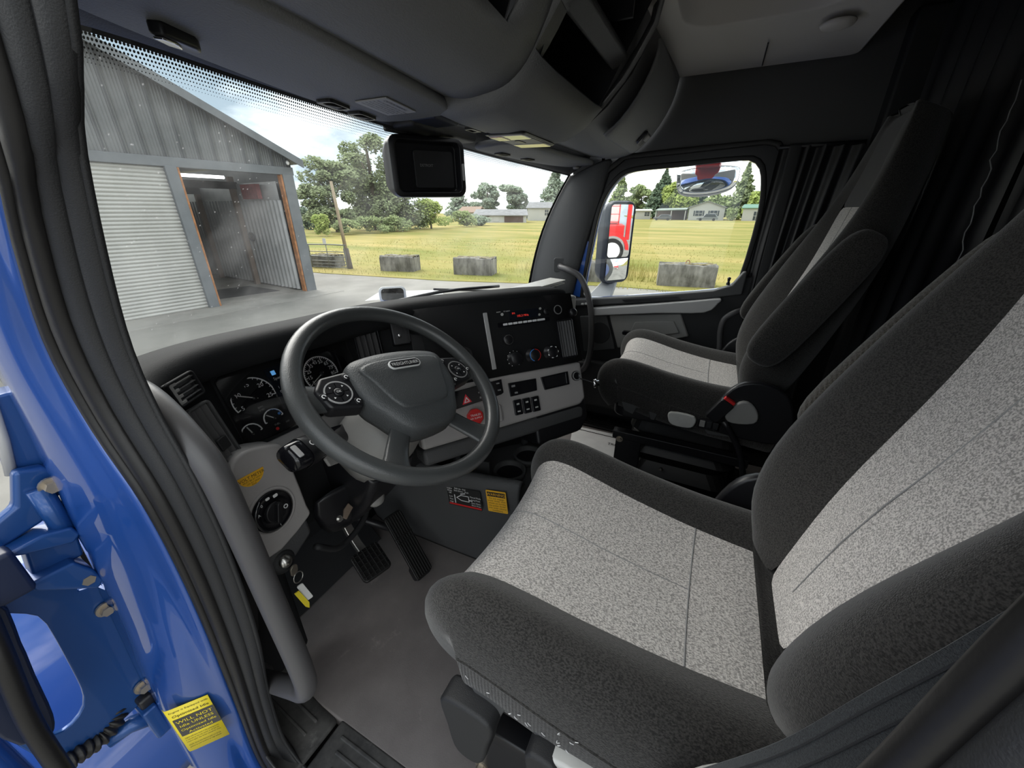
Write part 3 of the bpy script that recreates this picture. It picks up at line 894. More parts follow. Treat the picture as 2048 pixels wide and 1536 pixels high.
# vent + switch box between cluster and stack
MV = FR((-0.425, 0.752, 0.815), V((0.86, -0.50, 0)), V((0.20, 0.34, 0.92)))
vent(dash, MV @ Matrix.Translation((0, 0, 0.024)), 0.062, 0.118, 4, knob=False, frame=0.004)
MS = FR((-0.352, 0.706, 0.858), V((0.80, -0.60, 0)), V((0.22, 0.30, 0.93)))
swb = mk('switch_box', prism(rrect(0, 0, 0.046, 0.075, 0.005), -0.01, 0.02), BLK, dash, M=MS, bev=0.004, label='small black switch box with two toggles')
for b in (0.018, -0.014):
    mk('toggle', xf(Matrix.Translation((-0.006, b, 0.02)), lathe([(0.006, 0), (0.005, 0.004), (0.0045, 0.008), (0.002, 0.010)], 14)), CHROME, swb, M=MS, sm=True)
mk('ridge', join(*[bx(0.012 + 0.006 * k, 0.015 + 0.006 * k, -0.03, 0.03, 0.019, 0.024) for k in range(2)]), BLK, swb, M=MS)

# ---- gauge cluster
tcl = R(25)
MC = FR((-0.6, 0.80, 0.80), (1, 0, 0), (0, sin(tcl), cos(tcl)))
clo = [(-0.150, 0.050), (-0.135, 0.062), (0.145, 0.062), (0.165, 0.050), (0.175, -0.020), (0.150, -0.085), (0.02, -0.098), (-0.160, -0.090)]
clu = mk('instrument_cluster', prism(clo, -0.012, 0.0), GLOSSB, dash, M=MC, bev=0.003, label='instrument cluster with white dials')
mk('cluster_bezel', ring([(a * 1.10 + 0.0, b * 1.14) for a, b in clo], clo, -0.004, 0.012), DASH, clu, M=MC, bev=0.004)
def dial(cx, cy, r, nums, a0, a1, needle, nm='dial', th=0.0022, ntick=None):
    d = mk(nm, arcband(cx, cy, r - th, r, a1, a0, 0.0005, 0.0016, 32), WHITE, clu, M=MC)
    n = ntick or (len(nums) - 1) * 4
    tk = []
    for k in range(n + 1):
        a = R(a0 + (a1 - a0) * k / n)
        big = k % max(1, n // max(1, (len(nums) - 1))) == 0
        L = r * (0.16 if big else 0.09)
        c = V((cx + (r - L / 2 - 0.001) * cos(a), cy + (r - L / 2 - 0.001) * sin(a), 0.001))
        tk.append(box(c, (L, 0.0018 if big else 0.0011, 0.0006), Matrix.Rotation(a, 3, 'Z')))
    mk('ticks', join(*tk), WHITE, d, M=MC)
    if nums and nums[0] != '':
        text([(t, cx + r * 0.70 * cos(R(a0 + (a1 - a0) * k / (len(nums) - 1))), cy + r * 0.70 * sin(R(a0 + (a1 - a0) * k / (len(nums) - 1))), r * 0.28) for k, t in enumerate(nums)], MC @ Matrix.Translation((0, 0, 0.0012)), WHITE, d)
    a = R(needle)
    mk('needle', box((cx + r * 0.34 * cos(a), cy + r * 0.34 * sin(a), 0.003), (r * 0.95, 0.0021, 0.001), Matrix.Rotation(a, 3, 'Z')), LIGHTP, d, M=MC)
    mk('needle_hub', xf(Matrix.Translation((cx, cy, 0.001)), lathe([(r * 0.12, 0), (r * 0.1, 0.003)], 14)), BLK, d, M=MC, sm=True)
    return d
dial(-0.098, -0.006, 0.044, ['5', '10', '15', '20', '25'], 200, -10, 150, 'tachometer')
dial(0.062, -0.012, 0.044, ['5', '15', '25', '35', '45', '55', '65', '75', '85'], 205, -15, 203, 'speedometer')
dial(-0.084, -0.060, 0.021, ['', ''], 190, 0, 135, 'fuel_gauge', ntick=8)
dial(-0.135, -0.070, 0.021, ['', ''], 190, 0, 105, 'small_gauge', ntick=8)
dial(0.050, -0.058, 0.022, ['', ''], 200, 20, 80, 'small_gauge', ntick=8)
dial(0.098, -0.058, 0.022, ['', ''], 200, 20, 160, 'small_gauge', ntick=8)
text([('RPM', -0.097, -0.028, 0.0055), ('x100', -0.097, -0.034, 0.0055), ('FUEL', -0.084, -0.074, 0.0055), ('DEF', -0.062, -0.078, 0.005), ('MPH', 0.075, -0.030, 0.0055)], MC @ Matrix.Translation((0, 0, 0.0012)), GREYP, clu)
mk('warning_light', prism(circ(-0.088, -0.083, 0.0035, 10), 0.0003, 0.001), RED, clu, M=MC)
mk('blue_mark', join(prism(circ(-0.070, -0.055, 0.003, 8), 0.0005, 0.0012), arcband(-0.084, -0.060, 0.0185, 0.0195, 10, 90, 0.0016, 0.002, 8)), BLU2, clu, M=MC)
scr = mk('display_screen', prism(rrect(-0.022, -0.008, 0.066, 0.100, 0.003), 0.0003, 0.002), SCREEN, clu, M=MC)
SCB = mat('lit_screen_blue', (0.1, 0.35, 0.7), 0.4, emit=(0.15, 0.45, 0.9), estr=0.25)
mk('screen_icon', prism(rrect(-0.040, 0.029, 0.009, 0.010, 0.001), 0.002, 0.0025), SCB, scr, M=MC)
text([('Speed', -0.046, 0.016, 0.009, 'LEFT'), ('1', -0.044, -0.004, 0.008), ('0', -0.044, -0.014, 0.008), ('70 F', -0.030, -0.040, 0.008)], MC @ Matrix.Translation((0, 0, 0.0025)), WHITE, scr)
mk('lens', prism(clo, 0.010, 0.0108), GLASSC, clu, M=MC)
# left vents
ML = FR((-0.8305, 0.728, 0.885), V((0.86, 0.50, 0.02)), V((-0.05, 0.22, 0.97)))
lv = mk('grille_vent', ring(rrect(0, 0, 0.060, 0.044, 0.006), rrect(0, 0, 0.053, 0.036, 0.004), -0.002, 0.005), DASH, dash, M=ML, bev=0.002, label='small louvred defroster vent')
mk('vent_back', prism(rrect(0, 0, 0.056, 0.040, 0.004), -0.008, -0.004), BLK, lv, M=ML)
for k in range(4):
    mk('slat', box((0.004, -0.013 + 0.0088 * k, 0.0), (0.044, 0.002, 0.006)), SLATM, lv, M=ML, bev=0.0006)
mk('vent_comb', join(bx(-0.027, -0.020, -0.018, 0.018, -0.001, 0.004), *[bx(-0.021, -0.012, -0.018 + 0.0102 * k, -0.013 + 0.0102 * k, -0.001, 0.004) for k in range(4)]), MGREY, lv, M=ML, bev=0.001)
ML2 = FR((-0.8165, 0.714, 0.783), V((0.90, 0.42, 0.0)), V((-0.02, 0.28, 0.96)))
vent(dash, ML2, 0.050, 0.142, 3, mfr=HEADD, frame=0.005)
# dark side end between door and vents
mk('side_cover', loft([[(-0.945, 0.69, 0.895), (-0.905, 0.712, 0.895), (-0.878, 0.725, 0.895)], [(-0.945, 0.68, 0.72), (-0.905, 0.700, 0.72), (-0.862, 0.715, 0.71)], [(-0.945, 0.67, 0.50), (-0.905, 0.690, 0.50), (-0.842, 0.70, 0.50)], [(-0.945, 0.70, 0.30), (-0.92, 0.72, 0.30), (-0.86, 0.74, 0.32)]]), DARK, dash, sm=True, sol=0.008, off=0)
# ---- light grey headlamp panel and strip under cluster
MH = FR((-0.778, 0.672, 0.645), V((1, 0.06, 0)), V((0, 0.14, 0.99)))
hp = mk('headlamp_panel', prism([(p.x, p.y) for p in spl([(-0.055, -0.105, 0), (0.045, -0.088, 0), (0.052, -0.06, 0), (0.052, 0.06, 0), (0.050, 0.085, 0), (0.03, 0.098, 0), (-0.02, 0.112, 0), (-0.052, 0.088, 0), (-0.058, 0.0, 0)], 3, True)], -0.06, 0.0), LGREY, dash, M=MH, bev=0.008, seg=3, label='light grey panel with headlamp dial')
mk('lower_edge', prism([(-0.06, -0.105), (0.047, -0.088), (0.047, -0.13), (-0.03, -0.165), (-0.06, -0.15)], -0.07, -0.008), HEADD, dash, M=MH, bev=0.010)
hd = mk('headlamp_dial', xf(Matrix.Translation((-0.014, -0.022, 0)), lathe([(0.040, -0.001), (0.040, 0.004), (0.034, 0.008), (0.028, 0.006), (0.0, 0.006)], 36)), GLOSSB, hp, M=MH, sm=True, label='black rotary headlamp switch')
mk('dial_grip', xf(Matrix.Translation((-0.014, -0.022, 0.006)) @ Matrix.Rotation(R(-20), 4, 'Z'), join(lathe([(0.021, 0), (0.021, 0.006), (0.018, 0.008)], 28), prism(rrect(0, 0, 0.011, 0.040, 0.005), 0.006, 0.018))), BLK, hd, M=MH, bev=0.002)
text([('A', -0.042, -0.010, 0.008), ('0', -0.032, 0.004, 0.008), ('I', -0.014, -0.053, 0.007)], MH @ Matrix.Translation((0, 0, 0.0085)), WHITE, hd)
mk('lamp_symbols', join(prism(rrect(-0.018, 0.010, 0.008, 0.005, 0.002), 0.008, 0.0088), prism(rrect(-0.003, 0.007, 0.009, 0.006, 0.002), 0.008, 0.0088), arcband(0.004, -0.022, 0.003, 0.0045, 0, 360, 0.014, 0.015, 12)), WHITE, hd, M=MH)
mk('dial_seat', arcband(-0.014, -0.022, 0.041, 0.047, 0, 360, -0.002, 0.0025, 36), LGREY, hp, M=MH, bev=0.002)
MVs = MH @ Matrix.Translation((-0.024, 0.058, 0.0008)) @ Matrix.Rotation(R(-3), 4, 'Z')
vs_ = mk('volt_meter_sticker', prism([(-0.024, 0.012)] + circ(0, 0.012, 0.024, 16, 180, 360) + [(0.024, 0.012)], 0, 0.0006), ORA, hp, M=MVs, label='yellow half-round VOLT METER sticker')
text([('VOLT METER', 0, 0.0055, 0.0082), ('MUST BE AT LEAST', 0, -0.0005, 0.0042), ('12V AT HIGH', 0, -0.0055, 0.0042), ('IDLE', 0, -0.0095, 0.0042)], MVs @ Matrix.Translation((0, 0, 0.0008)), INK, vs_)
mk('cluster_shelf', loft([[(-0.80, 0.71, 0.742), (-0.76, 0.742, 0.722), (-0.66, 0.752, 0.712), (-0.45, 0.748, 0.712), (-0.36, 0.68, 0.705), (-0.30, 0.615, 0.70)], [(-0.80, 0.69, 0.73), (-0.75, 0.715, 0.712), (-0.66, 0.725, 0.70), (-0.45, 0.72, 0.70), (-0.37, 0.65, 0.695), (-0.31, 0.595, 0.69)], [(-0.79, 0.69, 0.66), (-0.73, 0.715, 0.65), (-0.66, 0.72, 0.64), (-0.45, 0.70, 0.62), (-0.38, 0.62, 0.60), (-0.33, 0.56, 0.58)]]), LGREY, dash, sm=True, sub=1, sol=0.008, off=0)
# knee area under the column
mk('knee_cover', join(bx(-0.74, -0.36, 0.74, 0.78, 0.46, 0.66), bx(-0.92, -0.74, 0.80, 0.84, 0.05, 0.56)), DASH, dash, bev=0.02)
# ---- centre lower console (tunnel side, tray with cup holders)
tun = thing('centre_console', (-0.1, 0.6, 0.0), label='low black centre console with cup holders and warning stickers', cat='console')
rows = []
for t in range(9):
    y = 1.035 - 0.665 * t / 8
    bulge = 0.02 * sin(pi * t / 8)
    rows.append([(-0.27 - bulge * 0.3 + 0.02 * (t / 8), y, 0.0), (-0.285 - bulge * 0.5, y, 0.14), (-0.292 - bulge, y, 0.25), (-0.298 - bulge * 1.2, y, 0.33 + 0.02 * t / 8), (-0.30 - bulge * 1.3, y, 0.36 + 0.058 * t / 8), (-0.285 - bulge, y, 0.378 + 0.056 * t / 8), (-0.265 - bulge, y, 0.372 + 0.054 * t / 8), (-0.26 - bulge, y, 0.34 + 0.05 * t / 8)])
mk('side_panel', loft(rows), HEADD, tun, sm=True, sub=1, sol=0.006, off=0)
trayo = [(-0.285, 0.86), (-0.10, 0.86), (0.10, 0.70), (0.10, 0.36), (-0.20, 0.35), (-0.262, 0.38)]
mk('tray', prism(trayo, 0.30, 0.345), HEADD, tun, bev=0.01)
for (cx, cy) in ((-0.165, 0.475), (-0.055, 0.455)):
    cup = mk('cup_holder', xf(Matrix.Translation((cx, cy, 0.345)), lathe([(0.052, 0), (0.056, 0.018), (0.050, 0.024), (0.045, 0.018), (0.043, 0.002)], 32)), HEADD, tun, sm=True, label='round cup holder')
    mk('cup_well', xf(Matrix.Translation((cx, cy, 0.346)), lathe([(0.044, 0), (0.044, 0.004)], 32)), BLK, cup)
mk('tray_divider', loft([[(-0.285, 0.60, 0.34), (-0.285, 0.60, 0.385)], [(-0.21, 0.60, 0.34), (-0.21, 0.60, 0.40)], [(-0.20, 0.53, 0.34), (-0.20, 0.53, 0.40)]]), HEADD, tun, sol=0.006)
mk('front_block', loft([[(-0.33, 0.78, 0.345), (-0.33, 0.74, 0.60)], [(-0.10, 0.66, 0.345), (-0.12, 0.58, 0.60)], [(0.10, 0.46, 0.345), (0.06, 0.42, 0.60)], [(0.11, 0.47, 0.0), (0.12, 0.50, 0.60)]]), DASH, tun, sol=0.02)
for (x, y) in ((-0.20, 0.66), (0.02, 0.505)):
    mk('upright', box((x, y, 0.43), (0.02, 0.02, 0.16), Matrix.Rotation(R(-37), 3, 'Z')), HEADD, tun, bev=0.003)
mk('foot_block', bx(-0.24, 0.10, 0.40, 1.04, 0.0, 0.30), DASH, tun, bev=0.02)
# stickers on the console side
MK1 = FR((-0.324, 0.552, 0.338), V((0.0, -1, 0.16)), V((0.09, 0.15, 0.98)))
k1 = mk('shift_pattern_label', prism(rrect(0, 0, 0.125, 0.068, 0.004), 0, 0.0008), INK, tun, M=MK1, label='black shift pattern label with small diagram')
text([('Engine', -0.052, 0.026, 0.0075), ('Brake', -0.052, 0.018, 0.0075), ('Off', -0.052, 0.010, 0.0075), ('Low', -0.050, -0.002, 0.0075), ('Med', -0.050, -0.012, 0.0075), ('High', -0.050, -0.021, 0.0075), ('Shift Up - Pull', -0.012, 0.029, 0.0075), ('Shift Down - Push', -0.008, 0.021, 0.0075), ('Manual Mode', 0.042, 0.008, 0.0072), ('Long Press', 0.042, -0.001, 0.0072), ('Auto Mode', 0.042, -0.012, 0.0072), ('Short Press', 0.042, -0.020, 0.0072)], MK1 @ Matrix.Translation((0, 0, 0.0010)), WHITE, k1)
mk('lever_diagram', join(ring([(-0.030, -0.003), (-0.012, 0.008), (0.018, 0.008), (0.018, -0.012), (-0.012, -0.012)], [(-0.026, -0.003), (-0.011, 0.006), (0.016, 0.006), (0.016, -0.010), (-0.011, -0.010)], 0.0008, 0.0012), prism([(-0.037, 0.006), (-0.034, 0.006), (-0.034, -0.024), (-0.037, -0.024)], 0.0008, 0.0012), prism([(-0.012, 0.013), (0.006, 0.017), (0.006, 0.0145), (-0.012, 0.010)], 0.0008, 0.0012), prism([(0.018, -0.004), (0.03, -0.004), (0.03, -0.007), (0.018, -0.007)], 0.0008, 0.0012)), WHITE, k1, M=MK1)
mk('red_strip', prism([(-0.060, -0.0255), (0.060, -0.0255), (0.060, -0.031), (-0.060, -0.031)], 0.0008, 0.0011), RED, k1, M=MK1)
MK2 = FR((-0.318, 0.440, 0.362), V((0.06, -1, 0.16)), V((0.09, 0.15, 0.98)))
k2 = mk('warning_sticker', prism(rrect(0, 0, 0.066, 0.072, 0.003), 0, 0.0008), ORA, tun, M=MK2, label='orange WARNING sticker')
mk('title_bar', prism(rrect(0, 0.0235, 0.060, 0.015, 0.001), 0.0008, 0.0011), INK, k2, M=MK2)
text([('WARNING', 0, 0.0235, 0.0125)], MK2 @ Matrix.Translation((0, 0, 0.0014)), ORA, k2)
text([('Do not engage', 0, 0.010, 0.0082), ('power divider when', 0, 0.002, 0.0072), ('wheels are turning', 0, -0.006, 0.0075), ('Use power divider', 0, -0.014, 0.0075), ('only under adverse', 0, -0.022, 0.0075), ('conditions.', 0, -0.030, 0.0082)], MK2 @ Matrix.Translation((0, 0, 0.0010)), INK, k2)
# passenger-side dash hump and its papers
hump = [[(0.12, 0.46, 0.50), (0.95, 0.74, 0.50)], [(0.12, 0.46, 0.80), (0.95, 0.74, 0.76)], [(0.12, 0.50, 0.835), (0.95, 0.80, 0.78)], [(0.14, 1.15, 0.70), (0.95, 0.98, 0.74)]]
mk('passenger_shelf', loft(hump), DASH, dash, sol=0.02, bev=0.02)
folder = thing('folder', (0.42, 0.60, 0.85), label='pale grey folder of papers wedged at the end of the dash top', cat='folder')
MF = FR((0.34, 0.60, 0.880), V((0.97, -0.16, 0.0)), V((0.16, 0.97, 0.02)))
mk('cover', prism(rrect(0, 0, 0.30, 0.075, 0.004), -0.012, -0.009), SILV, folder, M=MF)
mk('sheets', prism(rrect(-0.004, 0.004, 0.288, 0.066, 0.002), -0.009, 0.0), PAPER, folder, M=MF)
mk('cover', prism(rrect(0.004, 0.0, 0.30, 0.075, 0.004), 0.0, 0.003), LIGHTP, folder, M=MF)
mk('side_binder', prism(rrect(0, 0, 0.04, 0.30, 0.01), 0, 0.03), LIGHTP, dash, M=FR((0.135, 0.415, 0.74), V((0.5, 0.8, 0)), V((0.02, 0.02, 1))), bev=0.006, label='pale grey side trim of the dash end')

# ================================================================== steering wheel and column
tw_ = R(36.7)
CW = V((-0.544, 0.526, 0.816))
MW0 = FR(CW, (1, 0, 0), (0, cos(tw_), sin(tw_)))
MW = MW0 @ Matrix.Rotation(R(-15.5), 4, 'Z')
wheel = thing('steering_wheel', CW, label='black four-spoke steering wheel turned slightly clockwise', cat='steering wheel')
def onW(name, g, m, par=wheel, **k):
    return mk(name, g, m, par, M=MW, **k)
nr = 72
rr = [0.0172 + 0.0008 * cos(2 * 2 * pi * k / nr) for k in range(nr)]
onW('rim', tube([(0.2105 * cos(2 * pi * k / nr), 0.2105 * sin(2 * pi * k / nr), 0) for k in range(nr)], rr, 16, closed=True), LEATH, sm=True)
def spoke(pts, w0, w1, th, nm='spoke'):
    P = spl(pts, 5)
    rows = []
    for i, p in enumerate(P):
        f = i / (len(P) - 1)
        t = (P[min(i + 1, len(P) - 1)] - P[max(i - 1, 0)])
        t = V((t.x, t.y, 0)).normalized()
        s = V((-t.y, t.x, 0))
        w = w0 + (w1 - w0) * f + 0.012 * f ** 4
        rows.append([p + s * w * a + V((0, 0, th * b)) for a, b in ((-1, 0), (-0.85, 0.7), (0, 1.0), (0.85, 0.7), (1, 0), (0.7, -0.7), (0, -1), (-0.7, -0.7))])
    return onW(nm, loft(rows, cu=True, caps=True), LEATH, sm=True, sub=1)
spoke([(-0.055, -0.085, -0.012), (-0.09, -0.13, -0.012), (-0.118, -0.172, -0.002)], 0.022, 0.024, 0.010)
spoke([(0.055, -0.085, -0.012), (0.09, -0.13, -0.012), (0.118, -0.172, -0.002)], 0.022, 0.024, 0.010)
spoke([(-0.08, 0.005, -0.016), (-0.14, 0.008, -0.012), (-0.205, 0.012, 0.0)], 0.036, 0.024, 0.010)
spoke([(0.08, 0.005, -0.016), (0.14, 0.008, -0.012), (0.205, 0.012, 0.0)], 0.036, 0.024, 0.010)
# airbag cover: domed pad
PAD = [(-0.108, 0.060), (-0.06, 0.074), (0, 0.078), (0.06, 0.074), (0.108, 0.060), (0.114, 0.02), (0.108, -0.028), (0.090, -0.060), (0.066, -0.098), (0.035, -0.116), (-0.035, -0.116), (-0.066, -0.098), (-0.090, -0.060), (-0.108, -0.028), (-0.114, 0.02)]
PD = [(p.x, p.y) for p in spl([(a, b, 0) for a, b in PAD], 4, True)]
rows = [[(a * s, b * s - (1 - s) * 0.01, z) for a, b in PD] for s, z in ((0.96, -0.035), (1.0, -0.02), (1.0, 0.006), (0.985, 0.016), (0.95, 0.022), (0.80, 0.028), (0.5, 0.032), (0.2, 0.033))]
pad = onW('airbag_cover', loft(rows, cu=True, caps=True), PADM, sm=True, label='grained airbag cover')
SH = [(-0.088, 0.040), (0.0, 0.050), (0.088, 0.040), (0.080, 0.0), (0.062, -0.05), (0.038, -0.068), (-0.038, -0.068), (-0.062, -0.05), (-0.080, 0.0)]
SHp = [(p.x, p.y) for p in spl([(a, b, 0) for a, b in SH], 4, True)]
rows = [[(a * s, b * s, z) for a, b in SHp] for s, z in ((1.06, 0.026), (1.0, 0.0325), (0.93, 0.0335), (0.5, 0.0345), (0.1, 0.035))]
onW('shield', loft(rows, cu=True, caps=True), PADM, pad, sm=True)
lg = onW('emblem', prism(rrect(0, 0.030, 0.076, 0.021, 0.0104, 6), 0.033, 0.0375), SILP, pad, bev=0.001, label='oval maker emblem with chrome shine of its border painted pale grey')
onW('emblem_field', prism(rrect(0, 0.030, 0.070, 0.0165, 0.0082, 6), 0.0376, 0.0380), BLK, lg)
text([('FREIGHTLINER', 0, 0.030, 0.0115, 'CENTER', 0.86)], MW @ Matrix.Translation((0, 0, 0.0384)), SILP, lg)
text([('SRS', -0.055, 0.058, 0.006), ('AIRBAG', 0.060, 0.056, 0.005)], MW @ Matrix.Translation((0, 0, 0.0245)), BLK, pad)
# switch pods
for s in (-1, 1):
    pd = onW('switch_pod', prism([(s * 0.108, 0.052), (s * 0.165, 0.046), (s * 0.184, 0.020), (s * 0.172, -0.022), (s * 0.112, -0.034)], -0.022, 0.012), BLK, bev=0.008, seg=3, label='black switch pod on the wheel spoke')
    onW('button_ring', arcband(s * 0.146, 0.006, 0.0225, 0.025, 0, 360, 0.012, 0.0140, 32), SILV if s < 0 else GREYP, pd)
    for q in range(4):
        a = 45 + 90 * q
        bt = onW('button', arcband(s * 0.146, 0.006, 0.010, 0.0215, a - 42, a + 42, 0.012, 0.0145, 10), BLK, pd)
        onW('button_mark', prism(circ(s * 0.146 + 0.016 * cos(R(a)), 0.006 + 0.016 * sin(R(a)), 0.0022, 3), 0.0145, 0.0150), WHITE, bt)
    okb = onW('button', xf(Matrix.Translation((s * 0.146, 0.006, 0.012)), lathe([(0.0085, 0), (0.0085, 0.003), (0.007, 0.004)], 20)), BLK, pd, sm=True)
    text([('OK', s * 0.146, 0.006, 0.006)], MW @ Matrix.Translation((0, 0, 0.0163)), WHITE, okb)
    for (dx, dy) in ((s * 0.174, 0.002), (s * 0.118, 0.036), (s * 0.120, -0.020)):
        b2 = onW('button', prism(rrect(dx, dy, 0.013, 0.013, 0.004), 0.011, 0.0142), BLK, pd, bev=0.001)
        onW('button_mark', arcband(dx, dy, 0.0025, 0.0042, 0, 270, 0.0142, 0.0147, 10), WHITE, b2)
onW('hub_back', lathe([(0.07, -0.035), (0.06, -0.07), (0.05, -0.09)], 32), DARK, sm=True)
# column
colm = thing('steering_column', (-0.544, 0.72, 0.40), label='dark steering column with grey shroud under the wheel', cat='steering column')
def onC(name, g, m, par=colm, **k):
    return mk(name, g, m, par, M=MW0, **k)
rows = []
for c, w, h in ((-0.085, 0.055, 0.055), (-0.10, 0.075, 0.07), (-0.14, 0.085, 0.075), (-0.20, 0.09, 0.08), (-0.235, 0.088, 0.078)):
    rows.append([(p[0], p[1], c) for p in rrect(0, -0.01, 2 * w, 2 * h, min(w, h) * 0.7, 5)])
onC('shroud', loft(rows, cu=True, caps=True), MGREY, sm=True, label='grey clamshell shroud')
rows = []
for c, w, h in ((-0.22, 0.075, 0.07), (-0.30, 0.08, 0.085), (-0.42, 0.07, 0.08), (-0.52, 0.045, 0.05)):
    rows.append([(p[0], p[1] - 0.01, c) for p in rrect(0, -0.01, 2 * w, 2 * h, 0.02, 4)])
onC('lower_cover', loft(rows, cu=True, caps=True), BLK, bev=0.006)
onC('shaft', tube([(0, 0, -0.05), (0, 0, -0.12)], 0.035, 20), BLK, sm=True)
# column under-bracket, release knob and bolt
mk('under_bracket', loft([[(-0.72, 0.70, 0.58), (-0.70, 0.70, 0.46), (-0.64, 0.74, 0.38), (-0.56, 0.76, 0.36)], [(-0.60, 0.66, 0.56), (-0.58, 0.66, 0.45), (-0.55, 0.70, 0.40), (-0.52, 0.74, 0.40)], [(-0.44, 0.68, 0.56), (-0.45, 0.68, 0.49), (-0.47, 0.72, 0.45), (-0.46, 0.76, 0.45)]]), BLK, colm, sm=True, sub=1, sol=0.01)
mk('release_knob', xf(FR((-0.567, 0.655, 0.487), V((0.9, 0.2, 0.3)), V((-0.3, 0.5, 0.8))), lathe([(0.020, -0.006), (0.024, 0.0), (0.022, 0.012), (0.012, 0.018)], 22)), MGREY, colm, sm=True, label='round grey release knob')
mk('adjuster_tab', xf(FR((-0.640, 0.668, 0.497), V((0.8, 0.2, 0.5)), V((-0.4, 0.6, 0.7))), prism([(-0.018, -0.006), (0.012, -0.009), (0.018, 0.006), (0.0, 0.010), (-0.018, 0.004)], 0, 0.006)), mat('brown_plastic_tab', (0.16, 0.12, 0.09), 0.4), colm, bev=0.002)
bolt(colm, FR((-0.668, 0.662, 0.500), V((1, 0, 0)), V((0, 0.4, 0.9))), 0.005, 0.010)
mk('trim_lip', tube(spl([(-0.72, 0.69, 0.45), (-0.66, 0.70, 0.385), (-0.58, 0.71, 0.385), (-0.52, 0.73, 0.415), (-0.44, 0.74, 0.47)], 5), 0.008, 8), DARK, colm, sm=True)
# stalk: pod with wiper symbols
stalk = thing('stalk_lever', (-0.72, 0.605, 0.72), label='black wiper and light stalk left of the column', cat='lever')
MST = FR((-0.728, 0.616, 0.738), V((0.92, 0.28, -0.26)), V((-0.1, 0.75, 0.65)))
rows = []
for x, w, h in ((-0.052, 0.010, 0.008), (-0.048, 0.024, 0.017), (-0.02, 0.028, 0.020), (0.02, 0.026, 0.020), (0.055, 0.024, 0.019), (0.10, 0.021, 0.017), (0.16, 0.016, 0.014)):
    rows.append([(x, p[0], p[1]) for p in rrect(0, 0, 2 * w, 2 * h, min(w, h) * 0.8, 4)])
mk('lever_body', loft(rows, cu=True, caps=True), GLOSSB, stalk, M=MST, sm=True)
mk('twist_sleeve', loft([[(x, p[0], p[1]) for p in rrect(0, 0, 2 * w, 2 * w * 0.74, w * 0.6, 4)] for x, w in ((-0.018, 0.0288), (-0.016, 0.0294), (0.014, 0.0278), (0.016, 0.027))], cu=True), BLK, stalk, M=MST, sm=True)
mk('end_button', prism(rrect(-0.040, 0.0, 0.012, 0.026, 0.003), 0.016, 0.0195), SILV, stalk, M=MST, bev=0.001)
mk('wiper_symbols', join(arcband(-0.002, 0.002, 0.004, 0.0055, 30, 330, 0.0216, 0.0224, 10), prism(circ(0.010, 0.003, 0.0018, 8), 0.0216, 0.0222), arcband(0.038, 0.004, 0.003, 0.0045, 30, 330, 0.0185, 0.0195, 10), prism(circ(0.030, -0.002, 0.0012, 6), 0.0188, 0.0195), prism(circ(0.030, -0.007, 0.0012, 6), 0.0186, 0.0193)), WHITE, stalk, M=MST)
st2 = thing('small_paddle', (-0.655, 0.64, 0.66), label='small grey paddle just below the stalk', cat='lever')
mk('blade', xf(FR((-0.662, 0.645, 0.672), V((0.85, 0.2, -0.45)), V((0.4, 0.5, 0.75))), prism([(-0.025, 0.0), (-0.015, -0.018), (0.022, -0.014), (0.028, 0.004), (0.0, 0.012)], -0.004, 0.004)), MGREY, st2, bev=0.003)

# ================================================================== pedals
bp = thing('brake_pedal', (-0.515, 0.79, 0.10), label='square black rubber-gridded brake pedal on a bare steel arm', cat='pedal')
MBP = FR((-0.522, 0.778, 0.155), V((0.93, -0.30, 0.05)), V((0.24, 0.86, 0.40)))
mk('pad', prism(rrect(0, 0, 0.092, 0.098, 0.014), -0.014, 0.0), RUB, bp, M=MBP, bev=0.004)
for k in range(6):
    x = -0.036 + 0.0144 * k
    mk('grip_rib', box((x, 0, 0.003), (0.003, 0.090, 0.007)), RUB, bp, M=MBP, bev=0.0008)
for k in range(5):
    y = -0.036 + 0.018 * k
    mk('grip_rib', box((0, y, 0.003), (0.086, 0.003, 0.007)), RUB, bp, M=MBP, bev=0.0008)
mk('arm', sweep(spl([(-0.508, 0.815, 0.145), (-0.503, 0.86, 0.185), (-0.497, 0.905, 0.26), (-0.495, 0.925, 0.40)], 4), [(-0.014, -0.008), (0.014, -0.008), (0.014, 0.008), (-0.014, 0.008)], (1, 0.1, 0)), STEEL, bp, bev=0.003)
ap = thing('accelerator_pedal', (-0.40, 0.72, 0.0), label='long ribbed black accelerator pedal', cat='pedal')
A0, A1 = V((-0.408, 0.667, 0.035)), V((-0.385, 0.812, 0.215))
MAP = FR((A0 + A1) / 2, V((0.97, -0.22, 0.02)), A1 - A0)
LA = (A1 - A0).length
mk('pad', prism(rrect(0, 0, 0.066, LA, 0.012), -0.012, 0.0), RUB, ap, M=MAP, bev=0.003)
for k in range(7):
    mk('grip_rib', box((-0.026 + 0.0087 * k, 0, 0.002), (0.003, LA - 0.012, 0.006)), RUB, ap, M=MAP, bev=0.0008)
for y in (0.018, 0.036):
    mk('cross_rib', box((0, y, 0.003), (0.064, 0.004, 0.007)), RUB, ap, M=MAP, bev=0.001)
mk('hinge_base', prism(rrect(0, -LA * 0.42, 0.06, 0.05, 0.01), -0.04, -0.012), BLK, ap, M=MAP, bev=0.004)
mk('link_arm', tube([(-0.40, 0.80, 0.17), (-0.44, 0.93, 0.20), (-0.45, 1.0, 0.22)], 0.012, 8), BLK, ap, sm=True)

